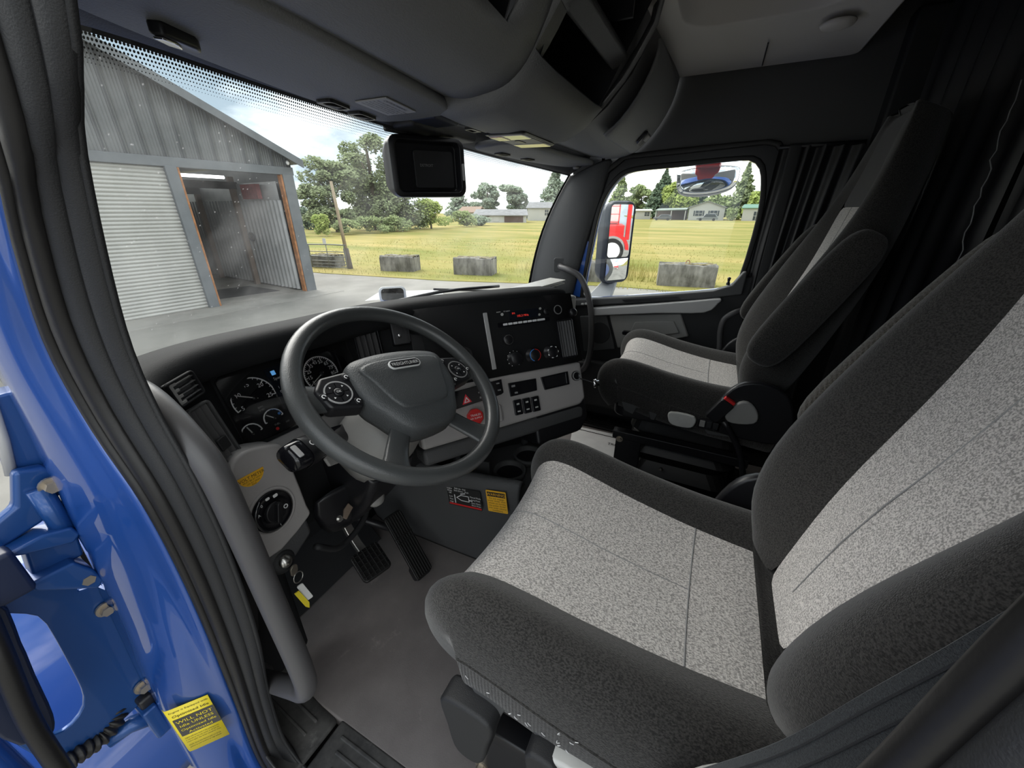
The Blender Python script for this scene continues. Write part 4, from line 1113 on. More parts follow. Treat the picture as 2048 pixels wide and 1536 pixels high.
# ================================================================== key in the ignition
ign = thing('ignition_lock', (-0.806, 0.655, 0.49), label='steel ignition lock barrel below the headlamp panel', cat='lock')
MI = FR((-0.806, 0.652, 0.512), V((1, 0, 0)), V((0, 0.35, 0.94)))
mk('barrel', lathe([(0.013, -0.03), (0.013, 0.004), (0.010, 0.006), (0.006, 0.010)], 18), STEEL, ign, M=MI, sm=True)
mk('housing', lathe([(0.030, -0.05), (0.026, -0.012), (0.018, 0.0), (0.0135, 0.0)], 22), DARK, ign, M=MI, sm=True)
keys = thing('key_bunch', (-0.805, 0.64, 0.37), label='ignition key with ring, white tag and yellow tag hanging', cat='keys')
mk('key_head', xf(FR((-0.803, 0.637, 0.492), V((1, 0.2, 0)), V((0.1, -0.1, 1))), prism(rrect(0, 0, 0.017, 0.026, 0.008), -0.002, 0.002)), RUST, keys, bev=0.001)
mk('ring', xf(FR((-0.800, 0.635, 0.470), V((0.9, 0.2, 0.3)), V((-0.3, 0.1, 1))), tube([(0.011 * cos(2 * pi * k / 20), 0.011 * sin(2 * pi * k / 20), 0) for k in range(20)], 0.0012, 6, closed=True)), STEEL, keys, sm=True)
mk('white_tag', xf(FR((-0.797, 0.632, 0.422), V((0.9, -0.4, 0.2)), V((-0.25, 0, 1))), prism(rrect(0, 0.004, 0.012, 0.056, 0.003), -0.001, 0.001)), PAPER, keys)
mk('yellow_tag', xf(FR((-0.806, 0.634, 0.410), V((0.9, -0.4, 0.2)), V((-0.32, 0, 1))), prism([(-0.004, 0.032), (0.005, 0.032), (0.006, -0.02), (0.0, -0.036), (-0.004, -0.025)], -0.001, 0.001)), YEL, keys)

# ================================================================== grab bars
def grab(nm, pts, r, label, n=6):
    t = thing(nm, V(pts[-1]), label=label, cat='grab handle', group='cab grab bars')
    P = spl(pts, n)
    mk('bar', tube(P, r, 16), HAND, t, sm=True)
    return t
g1 = grab('grab_bar', [(-0.925, 0.735, 0.935), (-0.905, 0.70, 0.926), (-0.9, 0.645, 0.912), (-0.9, 0.575, 0.862), (-0.9, 0.548, 0.82), (-0.9, 0.536, 0.74), (-0.9, 0.522, 0.58), (-0.9, 0.510, 0.44), (-0.9, 0.513, 0.375), (-0.9, 0.532, 0.338), (-0.9, 0.575, 0.312), (-0.9, 0.66, 0.260), (-0.902, 0.70, 0.236)], 0.0185, 'thick dark grab bar beside the driver door opening')
mk('flange', xf(FR((-0.904, 0.705, 0.234), V((1, 0, 0)), V((0, 0.4, 0.9))), lathe([(0.03, -0.006), (0.03, 0.004), (0.02, 0.008)], 20)), HAND, g1, sm=True)
g2 = grab('grab_bar', [(0.955, 0.735, 0.875), (0.92, 0.712, 0.872), (0.90, 0.66, 0.862), (0.9, 0.605, 0.835), (0.9, 0.565, 0.775), (0.9, 0.540, 0.71), (0.9, 0.520, 0.61), (0.9, 0.512, 0.45), (0.9, 0.535, 0.34), (0.93, 0.60, 0.27)], 0.0155, 'dark grab bar on the passenger windshield pillar')
mk('mount_plate', xf(FR((0.945, 0.735, 0.88), V((0.25, -1, 0)), V((0, -0.3, 1))), prism(rrect(0, 0, 0.06, 0.075, 0.012), -0.004, 0.006)), HEADD, g2, bev=0.004)
g3 = grab('grab_bar', [(0.955, -0.20, 0.742), (0.92, -0.17, 0.737), (0.9, -0.135, 0.725), (0.9, -0.10, 0.69), (0.9, -0.095, 0.63), (0.9, -0.108, 0.55), (0.9, -0.12, 0.42)], 0.013, 'curved dark grab bar behind the passenger seat cushion')

# ================================================================== overhead
MZ = Matrix.Identity(4)
# driver and passenger headliner shells either side of the console
ovl = thing('overhead_shelf', (-0.6, 0.45, 1.36), label='dark grey overhead shelf above the driver sun visor', cat='shelf')
def shell(x0, x1, par, yoff0=0.0, yoff1=0.0, nm='shell', m=HEAD, hole=None):
    PR = [(0.64, 1.392), (0.545, 1.372), (0.50, 1.368), (0.44, 1.376), (0.40, 1.392), (0.36, 1.425), (0.31, 1.49), (0.27, 1.57), (0.255, 1.66), (0.25, 1.78)]
    xsl = [x0 + (x1 - x0) * k / 6 for k in range(7)]
    if hole:
        xsl = sorted(xsl + [hole[0], hole[1]])
        PR = [PR[0]] + [(p.y, p.z) for p in spl([(0, y, z) for y, z in PR], 3)][1:]
    rows = []
    for x in xsl:
        t = (x - x0) / (x1 - x0)
        rows.append([(x, y + yoff0 + (yoff1 - yoff0) * t, z) for y, z in PR])
    gv, gf = loft(rows)
    if hole:
        gf = [f for f in gf if not (hole[0] < sum(gv[i].x for i in f) / 4 < hole[1] and hole[2] < sum(gv[i].z for i in f) / 4 < hole[3])]
    return mk(nm, (gv, gf), m, par, sm=True, sub=0 if hole else 1, sol=0.008, off=0)
shell(-0.98, -0.215, ovl, -0.05, 0.02, hole=(-0.80, -0.385, 1.425, 1.70))
mk('cubby', loft([[(-0.805, 0.345, 1.42), (-0.38, 0.375, 1.42), (-0.38, 0.255, 1.71), (-0.805, 0.225, 1.71)], [(-0.805, 0.52, 1.44), (-0.38, 0.54, 1.44), (-0.38, 0.50, 1.71), (-0.805, 0.50, 1.71)]], cu=True), BLK, ovl, sol=0.004)
mk('cubby_back', poly([(-0.81, 0.53, 1.43), (-0.375, 0.55, 1.43), (-0.375, 0.50, 1.715), (-0.81, 0.50, 1.715)]), BLK, ovl)
ovr = thing('overhead_cabinet', (0.6, 0.45, 1.36), label='dark overhead cabinet above the passenger windshield with latch door', cat='cabinet')
shell(0.205, 0.98, ovr, 0.03, 0.0)
# curved cabinet door with latch
rows = []
for k in range(7):
    t = k / 6
    x = 0.37 + 0.50 * t
    rows.append([(x, y + 0.0, z) for y, z in ((0.405, 1.376), (0.385, 1.383), (0.345, 1.412), (0.30, 1.468), (0.262, 1.54), (0.25, 1.60), (0.262, 1.61))])
cd = mk('cabinet_door', loft(rows), HEAD, ovr, sm=True, sub=1, sol=0.018, off=0, label='curved cabinet door')
ML_ = FR((0.73, 0.338, 1.412), V((1, 0, 0)), V((0, -0.70, 0.72)))
mk('latch_recess', prism(rrect(0, 0, 0.075, 0.052, 0.014), 0.004, 0.0125), BLK, cd, M=ML_)
mk('latch', prism(rrect(0.0, 0.010, 0.05, 0.026, 0.008), 0.010, 0.020), MGREY, cd, M=ML_, bev=0.004)
# centre console overhead
con = thing('overhead_console', (0.0, 0.45, 1.34), label='dark grey overhead console with map lamp and open cubby', cat='console')
CP = [(0.640, 1.385), (0.615, 1.352), (0.58, 1.343), (0.53, 1.341), (0.47, 1.345), (0.415, 1.372), (0.365, 1.418), (0.312, 1.472), (0.275, 1.525), (0.240, 1.585), (0.225, 1.66), (0.22, 1.78)]
xs = [(-0.262, 0.035), (-0.245, 0.010), (-0.225, 0.0), (-0.15, -0.006), (0.0, -0.008), (0.13, -0.006), (0.205, 0.0), (0.235, 0.010), (0.252, 0.035)]
rows = []
for x, d in xs:
    r = []
    for i, (y, z) in enumerate(CP):
        f = min(1, max(0, (z - 1.36) / 0.2))
        sh = -0.05 * f if x < 0 else 0.0
        r.append((x * (1 + 0.25 * f if x < 0 else 1.0), y + d * 0.4, z + d * 0.9))
    rows.append(r)
# leave the cubby open: shell built from cells outside it
xx = [p[0] for p in xs]
gv, gf = loft(rows)
ncol = len(CP)
keep = []
for f in gf:
    c = sum((gv[i] for i in f), V()) / 4
    if 1.425 < c.z < 1.70 and -0.26 < c.x < 0.20:
        continue
    keep.append(f)
mk('shell', (gv, keep), HEAD, con, sm=True, sol=0.010, off=0)
mk('cubby_liner', loft([[(-0.235, 0.372, 1.418), (0.205, 0.372, 1.418), (0.205, 0.22, 1.70), (-0.28, 0.22, 1.70)], [(-0.235, 0.56, 1.43), (0.205, 0.56, 1.43), (0.205, 0.50, 1.70), (-0.28, 0.50, 1.70)]], cu=True), BLK, con, sol=0.004)
mk('cubby_back', poly([(-0.24, 0.56, 1.42), (0.21, 0.56, 1.42), (0.21, 0.50, 1.71), (-0.29, 0.50, 1.71)]), BLK, con)
mk('cubby_bar', box((-0.02, 0.33, 1.525), (0.46, 0.05, 0.035), Matrix.Rotation(R(-30), 3, 'X')), HEADD, con, bev=0.008)
mk('cubby_divider', bx(0.07, 0.08, 0.27, 0.45, 1.56, 1.70), BLK, con)
mk('side_wing', loft([[(0.250, 0.66, 1.40), (0.256, 0.50, 1.36), (0.256, 0.42, 1.385), (0.258, 0.36, 1.43), (0.262, 0.30, 1.50), (0.262, 0.245, 1.60), (0.262, 0.225, 1.70)], [(0.275, 0.66, 1.41), (0.280, 0.50, 1.378), (0.281, 0.42, 1.395), (0.285, 0.36, 1.44), (0.288, 0.31, 1.51), (0.288, 0.262, 1.60), (0.288, 0.25, 1.70)]]), BLK, con, sol=0.012, sm=True)
# map lamp
MLp = FR((0.055, 0.545, 1.334), V((1, 0.02, 0)), V((0, -1, -0.02)))
lp = mk('map_lamp', prism(rrect(0, 0, 0.235, 0.118, 0.012), 0.0, 0.006), BLK, con, M=MLp, bev=0.003, label='rectangular map lamp with two lenses')
mk('lens', prism(rrect(-0.075, 0.0, 0.066, 0.100, 0.006), 0.005, 0.009), LENS, lp, M=MLp, bev=0.002)
mk('lens', prism(rrect(-0.075, -0.030, 0.060, 0.036, 0.005), 0.008, 0.0105), LENSP, lp, M=MLp, bev=0.001)
mk('lens', prism(rrect(0.078, 0.0, 0.062, 0.100, 0.006), 0.005, 0.009), LENSW, lp, M=MLp, bev=0.002)
mk('switch_plate', prism(rrect(0.002, 0.0, 0.080, 0.100, 0.004), 0.005, 0.0075), MGREY, lp, M=MLp, bev=0.001)
mk('switch_slot', prism(rrect(0.002, -0.005, 0.050, 0.018, 0.008), 0.0075, 0.009), BLK, lp, M=MLp)
mk('clip', xf(FR((-0.07, 0.628, 1.345), V((1, 0, 0)), V((0, -1, 0))), ring(rrect(0, 0, 0.05, 0.026, 0.006), rrect(0, -0.004, 0.032, 0.014, 0.004), -0.002, 0.005)), BLK, con, bev=0.001)

# ---- sun visors
def visor(nm, label, outl, z0, slope, sgn):
    v = thing(nm, (outl[0][0], outl[0][1], z0), label=label, cat='sun visor', group='windshield sun visors')
    P = [(p.x, p.y) for p in spl([(a, b, 0) for a, b in outl], 4, True)]
    cy = 0.63
    top = [(a, b, z0 + (cy - b) * slope + 0.010) for a, b in P]
    cx_ = sum(p[0] for p in P) / len(P)
    cyy = sum(p[1] for p in P) / len(P)
    def ins(s, sy, dz):
        out = []
        for a, b in P:
            y = cyy + (b - cyy) * sy
            out.append((cx_ + (a - cx_) * s, y, z0 + (cy - y) * slope + dz))
        return out
    mk('board', loft([ins(0.995, 0.98, 0.010), ins(1.0, 1.0, 0.004), ins(1.0, 1.0, -0.002), ins(0.99, 0.965, -0.007), ins(0.96, 0.90, -0.009), ins(0.5, 0.45, -0.010)], cu=True, caps=True), HEAD, v, sm=True)
    return v, z0, slope
VO = [(-0.86, 0.60), (-0.80, 0.515), (-0.70, 0.505), (-0.50, 0.535), (-0.28, 0.572), (-0.215, 0.60), (-0.215, 0.66), (-0.235, 0.752), (-0.30, 0.778), (-0.55, 0.738), (-0.78, 0.678), (-0.85, 0.645)]
v1, vz, vs1 = visor('sun_visor', 'large dark grey sun visor above the steering wheel', VO, 1.357, 0.05, 1)
def vclip(par, x, y, z, ang, s=1.0):
    M = FR((x, y, z), V((cos(R(ang)), sin(R(ang)), 0)), V((sin(R(ang)), -cos(R(ang)), 0)))
    c = mk('visor_clip', ring(rrect(0, 0, 0.070 * s, 0.036 * s, 0.010 * s), rrect(0, 0.004, 0.054 * s, 0.022 * s, 0.006 * s), -0.004, 0.003), BLK, par, M=M, bev=0.001)
    mk('clip_tongue', prism([(-0.014 * s, -0.006), (0.020 * s, -0.010), (0.014 * s, 0.010)], -0.002, 0.003), DARK, c, M=M)
vclip(v1, -0.43, 0.730, 1.3405, 14)
vclip(v1, -0.335, 0.752, 1.3395, 14)
MLb = FR((-0.355, 0.660, 1.3440), V((0.97, 0.20, 0.0)), V((0.20, -0.97, 0.04)))
lb = mk('airbag_label', prism(rrect(0, 0, 0.120, 0.070, 0.002), -0.001, 0.001), mat('grey_vinyl_label', (0.40, 0.40, 0.40), 0.6), v1, M=MLb, label='pale grey printed caution label')
text([('CAUTION WARNING', -0.05, 0.024, 0.010, 'LEFT', 0.9)] + [(t, -0.055, 0.012 - 0.0085 * k, 0.0072, 'LEFT', 0.85) for k, t in enumerate(('Never place objects over the cover or between', 'the cover and the seat occupant. Always use', 'the lap and shoulder belt when driving. See', 'the operator manual for more information', 'about this system and its service needs.'))], MLb @ Matrix.Translation((0, 0, 0.0014)), DARK, lb)
# chrome-tongued visor pivot near the door
MPv = FR((-0.745, 0.632, 1.340), V((0.9, 0.35, 0)), V((0.35, -0.9, 0)))
pv = mk('pivot_bracket', prism([(-0.032, -0.008), (0.028, -0.011), (0.034, 0.002), (0.018, 0.010), (-0.026, 0.007)], -0.010, 0.006), BLK, v1, M=MPv, bev=0.004)
mk('latch_tongue', prism([(-0.029, -0.006), (-0.006, -0.009), (0.008, -0.003), (-0.006, 0.004), (-0.025, 0.003)], 0.006, 0.009), CHROME, pv, M=MPv, bev=0.001)
VO2 = [(0.17, 0.70), (0.20, 0.635), (0.42, 0.615), (0.70, 0.605), (0.93, 0.585), (0.96, 0.62), (0.94, 0.70), (0.78, 0.752), (0.50, 0.785), (0.24, 0.79), (0.18, 0.77)]
v2, _, _ = visor('sun_visor', 'dark grey passenger sun visor folded against the headliner', VO2, 1.352, 0.06, 1)
vclip(v2, 0.33, 0.752, 1.3335, -3)
vclip(v2, 0.52, 0.738, 1.3345, -5)
mk('pivot_knob', xf(Matrix.Translation((0.93, 0.668, 1.335)), lathe([(0.012, -0.006), (0.016, 0.0), (0.012, 0.008)], 14)), MGREY, v2, sm=True)

# ---- camera housing hung at the top of the windshield
cb = thing('camera_housing', (-0.07, 0.83, 1.20), label='boxy black camera housing hanging behind the windshield glass', cat='camera')
MCb = FR((-0.055, 0.800, 1.262), V((0.86, -0.45, 0.02)), V((0.0, 0.02, 1)))
def cring(w, h, r, c, dx=0, dz=0):
    return [(p[0] + dx, p[1] + dz, c) for p in rrect(0, 0, w, h, r, 4)]
mk('shell', loft([cring(0.17, 0.10, 0.03, -0.08, 0, 0.01), cring(0.22, 0.138, 0.03, -0.05), cring(0.235, 0.156, 0.026, 0.0), cring(0.232, 0.154, 0.024, 0.022), cring(0.200, 0.130, 0.016, 0.026), cring(0.190, 0.120, 0.012, 0.0)], cu=True, caps=True), BLK, cb, M=MCb, sm=False, bev=0.003)
mk('front_plate', prism(rrect(0.020, -0.004, 0.126, 0.098, 0.008), 0.0, 0.010), DARK, cb, M=MCb, bev=0.003)
mk('side_button', prism(rrect(0.107, -0.01, 0.008, 0.045, 0.002), 0.020, 0.027), SILV, cb, M=MCb, bev=0.001)
text([('DETROIT', -0.005, 0.006, 0.010)], MCb @ Matrix.Translation((0, 0, 0.0104)), GREYP, cb)
mk('bracket', tube(spl([(-0.18, 0.83, 1.345), (-0.02, 0.815, 1.345), (0.09, 0.82, 1.335), (0.15, 0.835, 1.33)], 4), 0.007, 8), DARK, cb, sm=True)
mk('clamp', xf(Matrix.Translation((-0.005, 0.80, 1.343)), lathe([(0.010, -0.012), (0.014, -0.006), (0.014, 0.006), (0.010, 0.012)], 12)), BLK, cb, sm=True)
mk('mount', bx(-0.17, 0.14, 0.74, 0.85, 1.345, 1.385), DARK, cb, bev=0.012)
mk('mount_cover', bx(-0.19, -0.08, 0.66, 0.74, 1.352, 1.378), mat('dark_blue_plastic', (0.02, 0.024, 0.04), 0.5), cb, bev=0.008)

# ================================================================== seats
def make_seat(cx, label, near_arm, far_arm):
    st = thing('cab_chair', (cx, -0.05, 0.0), label=label, cat='seat', group='high-back cab seats')
    LP = [(-0.31, 0.535), (-0.20, 0.545), (-0.07, 0.552), (0.06, 0.570), (0.15, 0.589), (0.215, 0.600), (0.258, 0.596), (0.284, 0.574), (0.294, 0.540), (0.290, 0.505), (0.275, 0.470), (0.25, 0.44)]
    L = spl([(0, y, z) for y, z in LP], 4)
    def bw(y):
        return 0.130 + 0.045 * min(1, max(0, (y + 0.25) / 0.5))
    def sect(i, xr, h):
        p = L[i]
        t = (L[min(i + 1, len(L) - 1)] - L[max(i - 1, 0)]).normalized()
        n = V((0, -t.z, t.y))
        return V((cx + xr, p.y, p.z)) + n * h
    n = len(L)
    def taper(i):
        # rounder corners near the nose
        f = max(0, (i / (n - 1) - 0.45) / 0.55)
        return 1 - 0.10 * f ** 2
    mid, lf, rg, sk1, sk2 = [], [], [], [], []
    for i in range(n):
        b = bw(L[i].y)
        if i / n > 0.6:
            b = bw(0.26)
        k = taper(i)
        mid.append([sect(i, b * u * k, -0.012 * (1 - abs(u) ** 2) + 0.004) for u in (-1, -0.75, -0.5, -0.25, 0, 0.25, 0.5, 0.75, 1)])
        bol = [(b, 0.004), (b + (0.27 - b) * 0.18, 0.018), (b + (0.27 - b) * 0.42, 0.034), (b + (0.27 - b) * 0.66, 0.034), (b + (0.27 - b) * 0.86, 0.014), (0.268, -0.022), (0.273, -0.065)]
        lf.append([sect(i, -x * k, h) for x, h in bol])
        rg.append([sect(i, x * k, h) for x, h in bol])
        skl = [(0.273, -0.065), (0.273, -0.10), (0.268, -0.135), (0.255, -0.150)]
        sk1.append([sect(i, -x * k, h * (1.0 if i < n * 0.7 else 0.75)) for x, h in skl])
        sk2.append([sect(i, x * k, h * (1.0 if i < n * 0.7 else 0.75)) for x, h in skl])
    cu = mk('cushion', loft(mid), FABL, st, sm=True, sub=1, label='light grey heathered cushion panel')
    mk('cushion_bolster', loft(lf), FABD, st, sm=True, sub=1)
    mk('cushion_bolster', loft(rg), FABD, st, sm=True, sub=1)
    mk('cushion_skirt', loft(sk1), FABR, st, sm=True, sub=1)
    mk('cushion_skirt', loft(sk2), FABR, st, sm=True, sub=1)
    SEAM = FABD
    js = min(range(n), key=lambda i: abs(L[i].y + 0.068))
    mk('seam', tube([sect(js, bw(L[js].y) * u, -0.012 * (1 - u * u) + 0.0042) for u in (-1, -0.75, -0.5, -0.25, 0, 0.25, 0.5, 0.75, 1)], 0.0014, 6), GREYP, cu)
    mk('seam', tube([sect(i, 0.0, -0.0078) for i in range(js, n - 8)], 0.0010, 6), GREYP, cu)
    for lst, s in ((lf, 1), (rg, 1)):
        mk('seam', tube([r[-1] + V((0.0, 0, 0)) for r in lst], 0.0022, 6), FABD, st, sm=True)
    mk('cushion_pan', prism(rrect(cx, 0.0, 0.50, 0.50, 0.05), 0.40, 0.47), BLK, st, bev=0.01)
    # backrest
    HS = [0, 0.05, 0.10, 0.17, 0.25, 0.35, 0.45, 0.55, 0.62, 0.70, 0.78, 0.85, 0.88]
    def interp(tab, h):
        for (h0, v0), (h1, v1) in zip(tab, tab[1:]):
            if h <= h1:
                return v0 + (v1 - v0) * (h - h0) / (h1 - h0)
        return tab[-1][1]
    HW = [(0, 0.185), (0.05, 0.225), (0.12, 0.245), (0.25, 0.252), (0.45, 0.25), (0.58, 0.222), (0.70, 0.185), (0.82, 0.15), (0.88, 0.115)]
    BW = [(0, 0.072), (0.05, 0.078), (0.15, 0.088), (0.40, 0.118), (0.52, 0.128), (0.62, 0.128), (0.70, 0.09), (0.88, 0.07)]
    BP = [(0, 0.03), (0.06, 0.07), (0.15, 0.088), (0.30, 0.080), (0.45, 0.055), (0.58, 0.028), (0.70, 0.012), (0.88, 0.0)]
    lean = R(17)
    def bpt(h, xr, f):
        return V((cx + xr, -0.195 - sin(lean) * h + cos(lean) * f + 0.16 * max(0, h - 0.38) ** 1.5, 0.565 + cos(lean) * h + sin(lean) * f))
    mid, hed, lf, rg, bk = [], [], [], [], []
    for h in HS:
        hw, b, p = interp(HW, h), interp(BW, h), interp(BP, h)
        lum = 0.014 * math.exp(-((h - 0.2) / 0.15) ** 2) - (0.02 if h > 0.87 else 0)
        row = [bpt(h, b * u, lum) for u in (-1, -0.6, -0.2, 0.2, 0.6, 1)]
        if h <= 0.62: mid.append(row)
        if h >= 0.62: hed.append(row)
        d = hw - b
        bol = [(b, lum), (b + 0.25 * d, lum + p * 0.45), (b + 0.5 * d, p * 0.92), (b + 0.75 * d, p), (b + 0.93 * d, p * 0.72), (hw + 0.004, p * 0.2), (hw, -0.035), (hw - 0.02, -0.075), (hw - 0.06, -0.10)]
        lf.append([bpt(h, -x, f) for x, f in bol])
        rg.append([bpt(h, x, f) for x, f in bol])
        bk.append([bpt(h, x * (hw - 0.06), -0.10) for x in (-1, -0.3, 0.3, 1)])
    bkc = mk('back_panel', loft(mid), FABL, st, sm=True, sub=1, label='light grey heathered back panel')
    mk('seam', tube([bpt(h, 0.002, 0.0006 + 0.014 * math.exp(-((h - 0.2) / 0.15) ** 2)) for h in HS[1:9]], 0.0009, 6), GREYP, bkc)
    mk('head_section', loft(hed), FABD, st, sm=True, sub=1)
    mk('back_bolster', loft(lf), FABD, st, sm=True, sub=1)
    mk('back_bolster', loft(rg), FABD, st, sm=True, sub=1)
    mk('back_shell', loft(bk), BLK, st, sm=True)
    mk('top_cap', loft([lf[-1], [bpt(0.885, x * 0.4, f) for x, f in ((-0.07, 0), (-0.08, 0), (-0.09, -0.01), (-0.1, -0.02), (-0.1, -0.03), (-0.1, -0.05), (-0.1, -0.06), (-0.08, -0.08), (-0.05, -0.09))], [bpt(0.885, x * 0.4, f) for x, f in ((0.07, 0), (0.08, 0), (0.09, -0.01), (0.1, -0.02), (0.1, -0.03), (0.1, -0.05), (0.1, -0.06), (0.08, -0.08), (0.05, -0.09))], rg[-1]]), FABD, st, sm=True)
    mk('bottom_cap', loft([[r for r in lf[0]], [r for r in rg[0]]]), FABD, st, sm=True)
    # folded armrests
    for s, on in ((-1, near_arm), (1, far_arm)):
        if on:
            x = cx + s * 0.285
            a0, a1 = (V((0, -0.205, 0.765)), V((0, -0.345, 1.055))) if cx > 0 else (V((0, -0.262, 0.80)), V((0, -0.385, 1.06)))
            d = (a1 - a0).normalized()
            q = V((0, d.z, -d.y)) * 1.0
            rows = []
            for t, w, th in ((-0.06, 0.018, 0.012), (-0.052, 0.036, 0.022), (-0.03, 0.052, 0.030), (0.02, 0.060, 0.034), (0.16, 0.060, 0.034), (0.30, 0.056, 0.034), (0.345, 0.046, 0.030), (0.365, 0.030, 0.020), (0.37, 0.014, 0.010)):
                c = a0 + d * t
                rows.append([V((x + th * p[1], c.y + q.y * w * p[0], c.z + q.z * w * p[0])) for p in ((-1, -0.4), (-0.85, -0.85), (0, -1), (0.85, -0.85), (1, -0.4), (1, 0.4), (0.85, 0.85), (0, 1), (-0.85, 0.85), (-1, 0.4))])
            mk('armrest', loft(rows, cu=True, caps=True), FABB if s > 0 and cx < 0 else FABD, st, sm=True, sub=1, label='folded-up padded armrest')
    # recline housing and cover on the door-side and inner side
    for s in (-1, 1):
        x = cx + s * 0.275
        hs = mk('recline_housing', xf(MX, prism([(p.x, p.y) for p in spl([(-0.10, 0.50, 0), (-0.115, 0.57, 0), (-0.15, 0.625, 0), (-0.21, 0.645, 0), (-0.29, 0.62, 0), (-0.33, 0.53, 0), (-0.32, 0.44, 0), (-0.12, 0.44, 0)], 3, True)], x - 0.012, x + 0.014)), BLK, st, bev=0.008)
        mk('recline_cover', xf(MX, prism([(p.x, p.y) for p in spl([(-0.135, 0.515, 0), (-0.165, 0.572, 0), (-0.20, 0.575, 0), (-0.228, 0.54, 0), (-0.222, 0.505, 0), (-0.16, 0.492, 0)], 3, True)], x + s * 0.010, x + s * 0.028)), MGREY, hs, bev=0.006)
    # side shell with levers and switches
    for s in (-1, 1):
        x = cx + s * 0.262
        mk('side_shell', xf(MX, prism([(0.215, 0.478), (-0.20, 0.478), (-0.235, 0.46), (-0.235, 0.425), (-0.10, 0.415), (-0.085, 0.43), (0.035, 0.43), (0.05, 0.462), (0.075, 0.462), (0.085, 0.425), (0.10, 0.425), (0.112, 0.462), (0.155, 0.462), (0.165, 0.43), (0.20, 0.44)], x - 0.008, x + 0.008)), HEADD, st, bev=0.004)
    return st
seat1 = make_seat(-0.545, 'nearer driver seat in charcoal and light grey fabric', False, True)
seat2 = make_seat(0.545, 'farther passenger seat in charcoal and light grey fabric', True, True)
# passenger seat inner-side controls
xs_ = 0.545 - 0.275
mk('lift_lever', join(xf(MX, prism([(p.x, p.y) for p in spl([(0.035, 0.485, 0), (-0.045, 0.485, 0), (-0.05, 0.45, 0), (-0.03, 0.435, 0), (0.02, 0.435, 0), (0.038, 0.455, 0)], 3, True)], xs_ - 0.02, xs_ - 0.006))), LIGHTP, seat2, bev=0.005, label='pale grey lift lever')
sp = mk('switch_plate', xf(MX, prism(rrect(-0.095, 0.462, 0.072, 0.034, 0.003), xs_ - 0.012, xs_ - 0.002)), BLK, seat2, bev=0.001)
for k in range(3):
    mk('switch', xf(MX, prism(rrect(-0.074 - 0.021 * k, 0.463, 0.017, 0.024, 0.002), xs_ - 0.016, xs_ - 0.011)), MGREY if k == 0 else DARK, sp, bev=0.001)
# seat belt buckle on the passenger seat
bk_ = thing('belt_buckle', (0.245, -0.13, 0.47), label='black seat belt buckle with red button on the passenger seat', cat='buckle')
MBk = FR((0.245, -0.115, 0.535), V((0, -0.85, 0.5)), V((0.1, 0.5, 0.85)))
mk('housing', prism(rrect(0, 0, 0.045, 0.085, 0.008), -0.012, 0.012), BLK, bk_, M=FR((0.245, -0.115, 0.532), V((0, -0.88, -0.48)), V((0, 0.48, -0.88))), bev=0.004)
mk('release_button', prism(rrect(0, -0.0455, 0.036, 0.012, 0.002), -0.008, 0.008), RED, bk_, M=FR((0.245, -0.115, 0.532), V((0, -0.88, -0.48)), V((0, 0.48, -0.88))), bev=0.001, label='red release button')
mk('stalk', tube(spl([(0.245, -0.135, 0.495), (0.245, -0.20, 0.40), (0.235, -0.235, 0.30), (0.22, -0.25, 0.20)], 4), 0.010, 8), BLK, bk_, sm=True)
# driver seat door-side controls
xd = -0.545 - 0.275
def paddle(par, y0, y1, z0, z1, x0, x1, m, lab, nm):
    cy, cz = (y0 + y1) / 2, (z0 + z1) / 2
    P = [(p.x, p.y) for p in spl([(y0, z1, 0), (y1, z1, 0), (y1 + (y0 - y1) * 0.05, cz, 0), (y1 + (y0 - y1) * 0.25, z0, 0), (y0 + (y1 - y0) * 0.22, z0, 0), (y0 + (y1 - y0) * 0.04, cz, 0)], 4, True)]
    return mk(nm, xf(MX, prism(P, x0, x1)), m, par, bev=0.007, seg=3, label=lab)
paddle(seat1, 0.252, 0.168, 0.325, 0.46, -0.842, -0.80, DARK, 'dark front seat lever', 'seat_lever')
paddle(seat1, 0.108, 0.062, 0.325, 0.45, -0.842, -0.80, DARK, 'dark middle seat lever', 'seat_lever')
pg = paddle(seat1, 0.078, -0.035, 0.355, 0.455, -0.834, -0.806, LIGHTP, 'pale grey seat lever with a seat symbol', 'seat_lever')
mk('lever_dish', xf(MX, prism(circ(0.020, 0.395, 0.034, 24), -0.8365, -0.8335)), MGREY, pg)
mk('seat_symbol', xf(MX, prism([(0.032, 0.38), (0.024, 0.38), (0.012, 0.385), (0.006, 0.405), (0.010, 0.406), (0.018, 0.39), (0.032, 0.386)], -0.8385, -0.8365)), WHITE, pg)
# light grey outer recline cover on the driver seat, nearest the camera
mk('outer_cover', xf(MX, prism([(p.x, p.y) for p in spl([(-0.055, 0.50, 0), (-0.078, 0.578, 0), (-0.108, 0.628, 0), (-0.150, 0.655, 0), (-0.22, 0.655, 0), (-0.26, 0.60, 0), (-0.25, 0.50, 0)], 3, True)], -0.842, -0.815)), LIGHTP, seat1, bev=0.012, seg=3, label='pale grey outer recline cover')
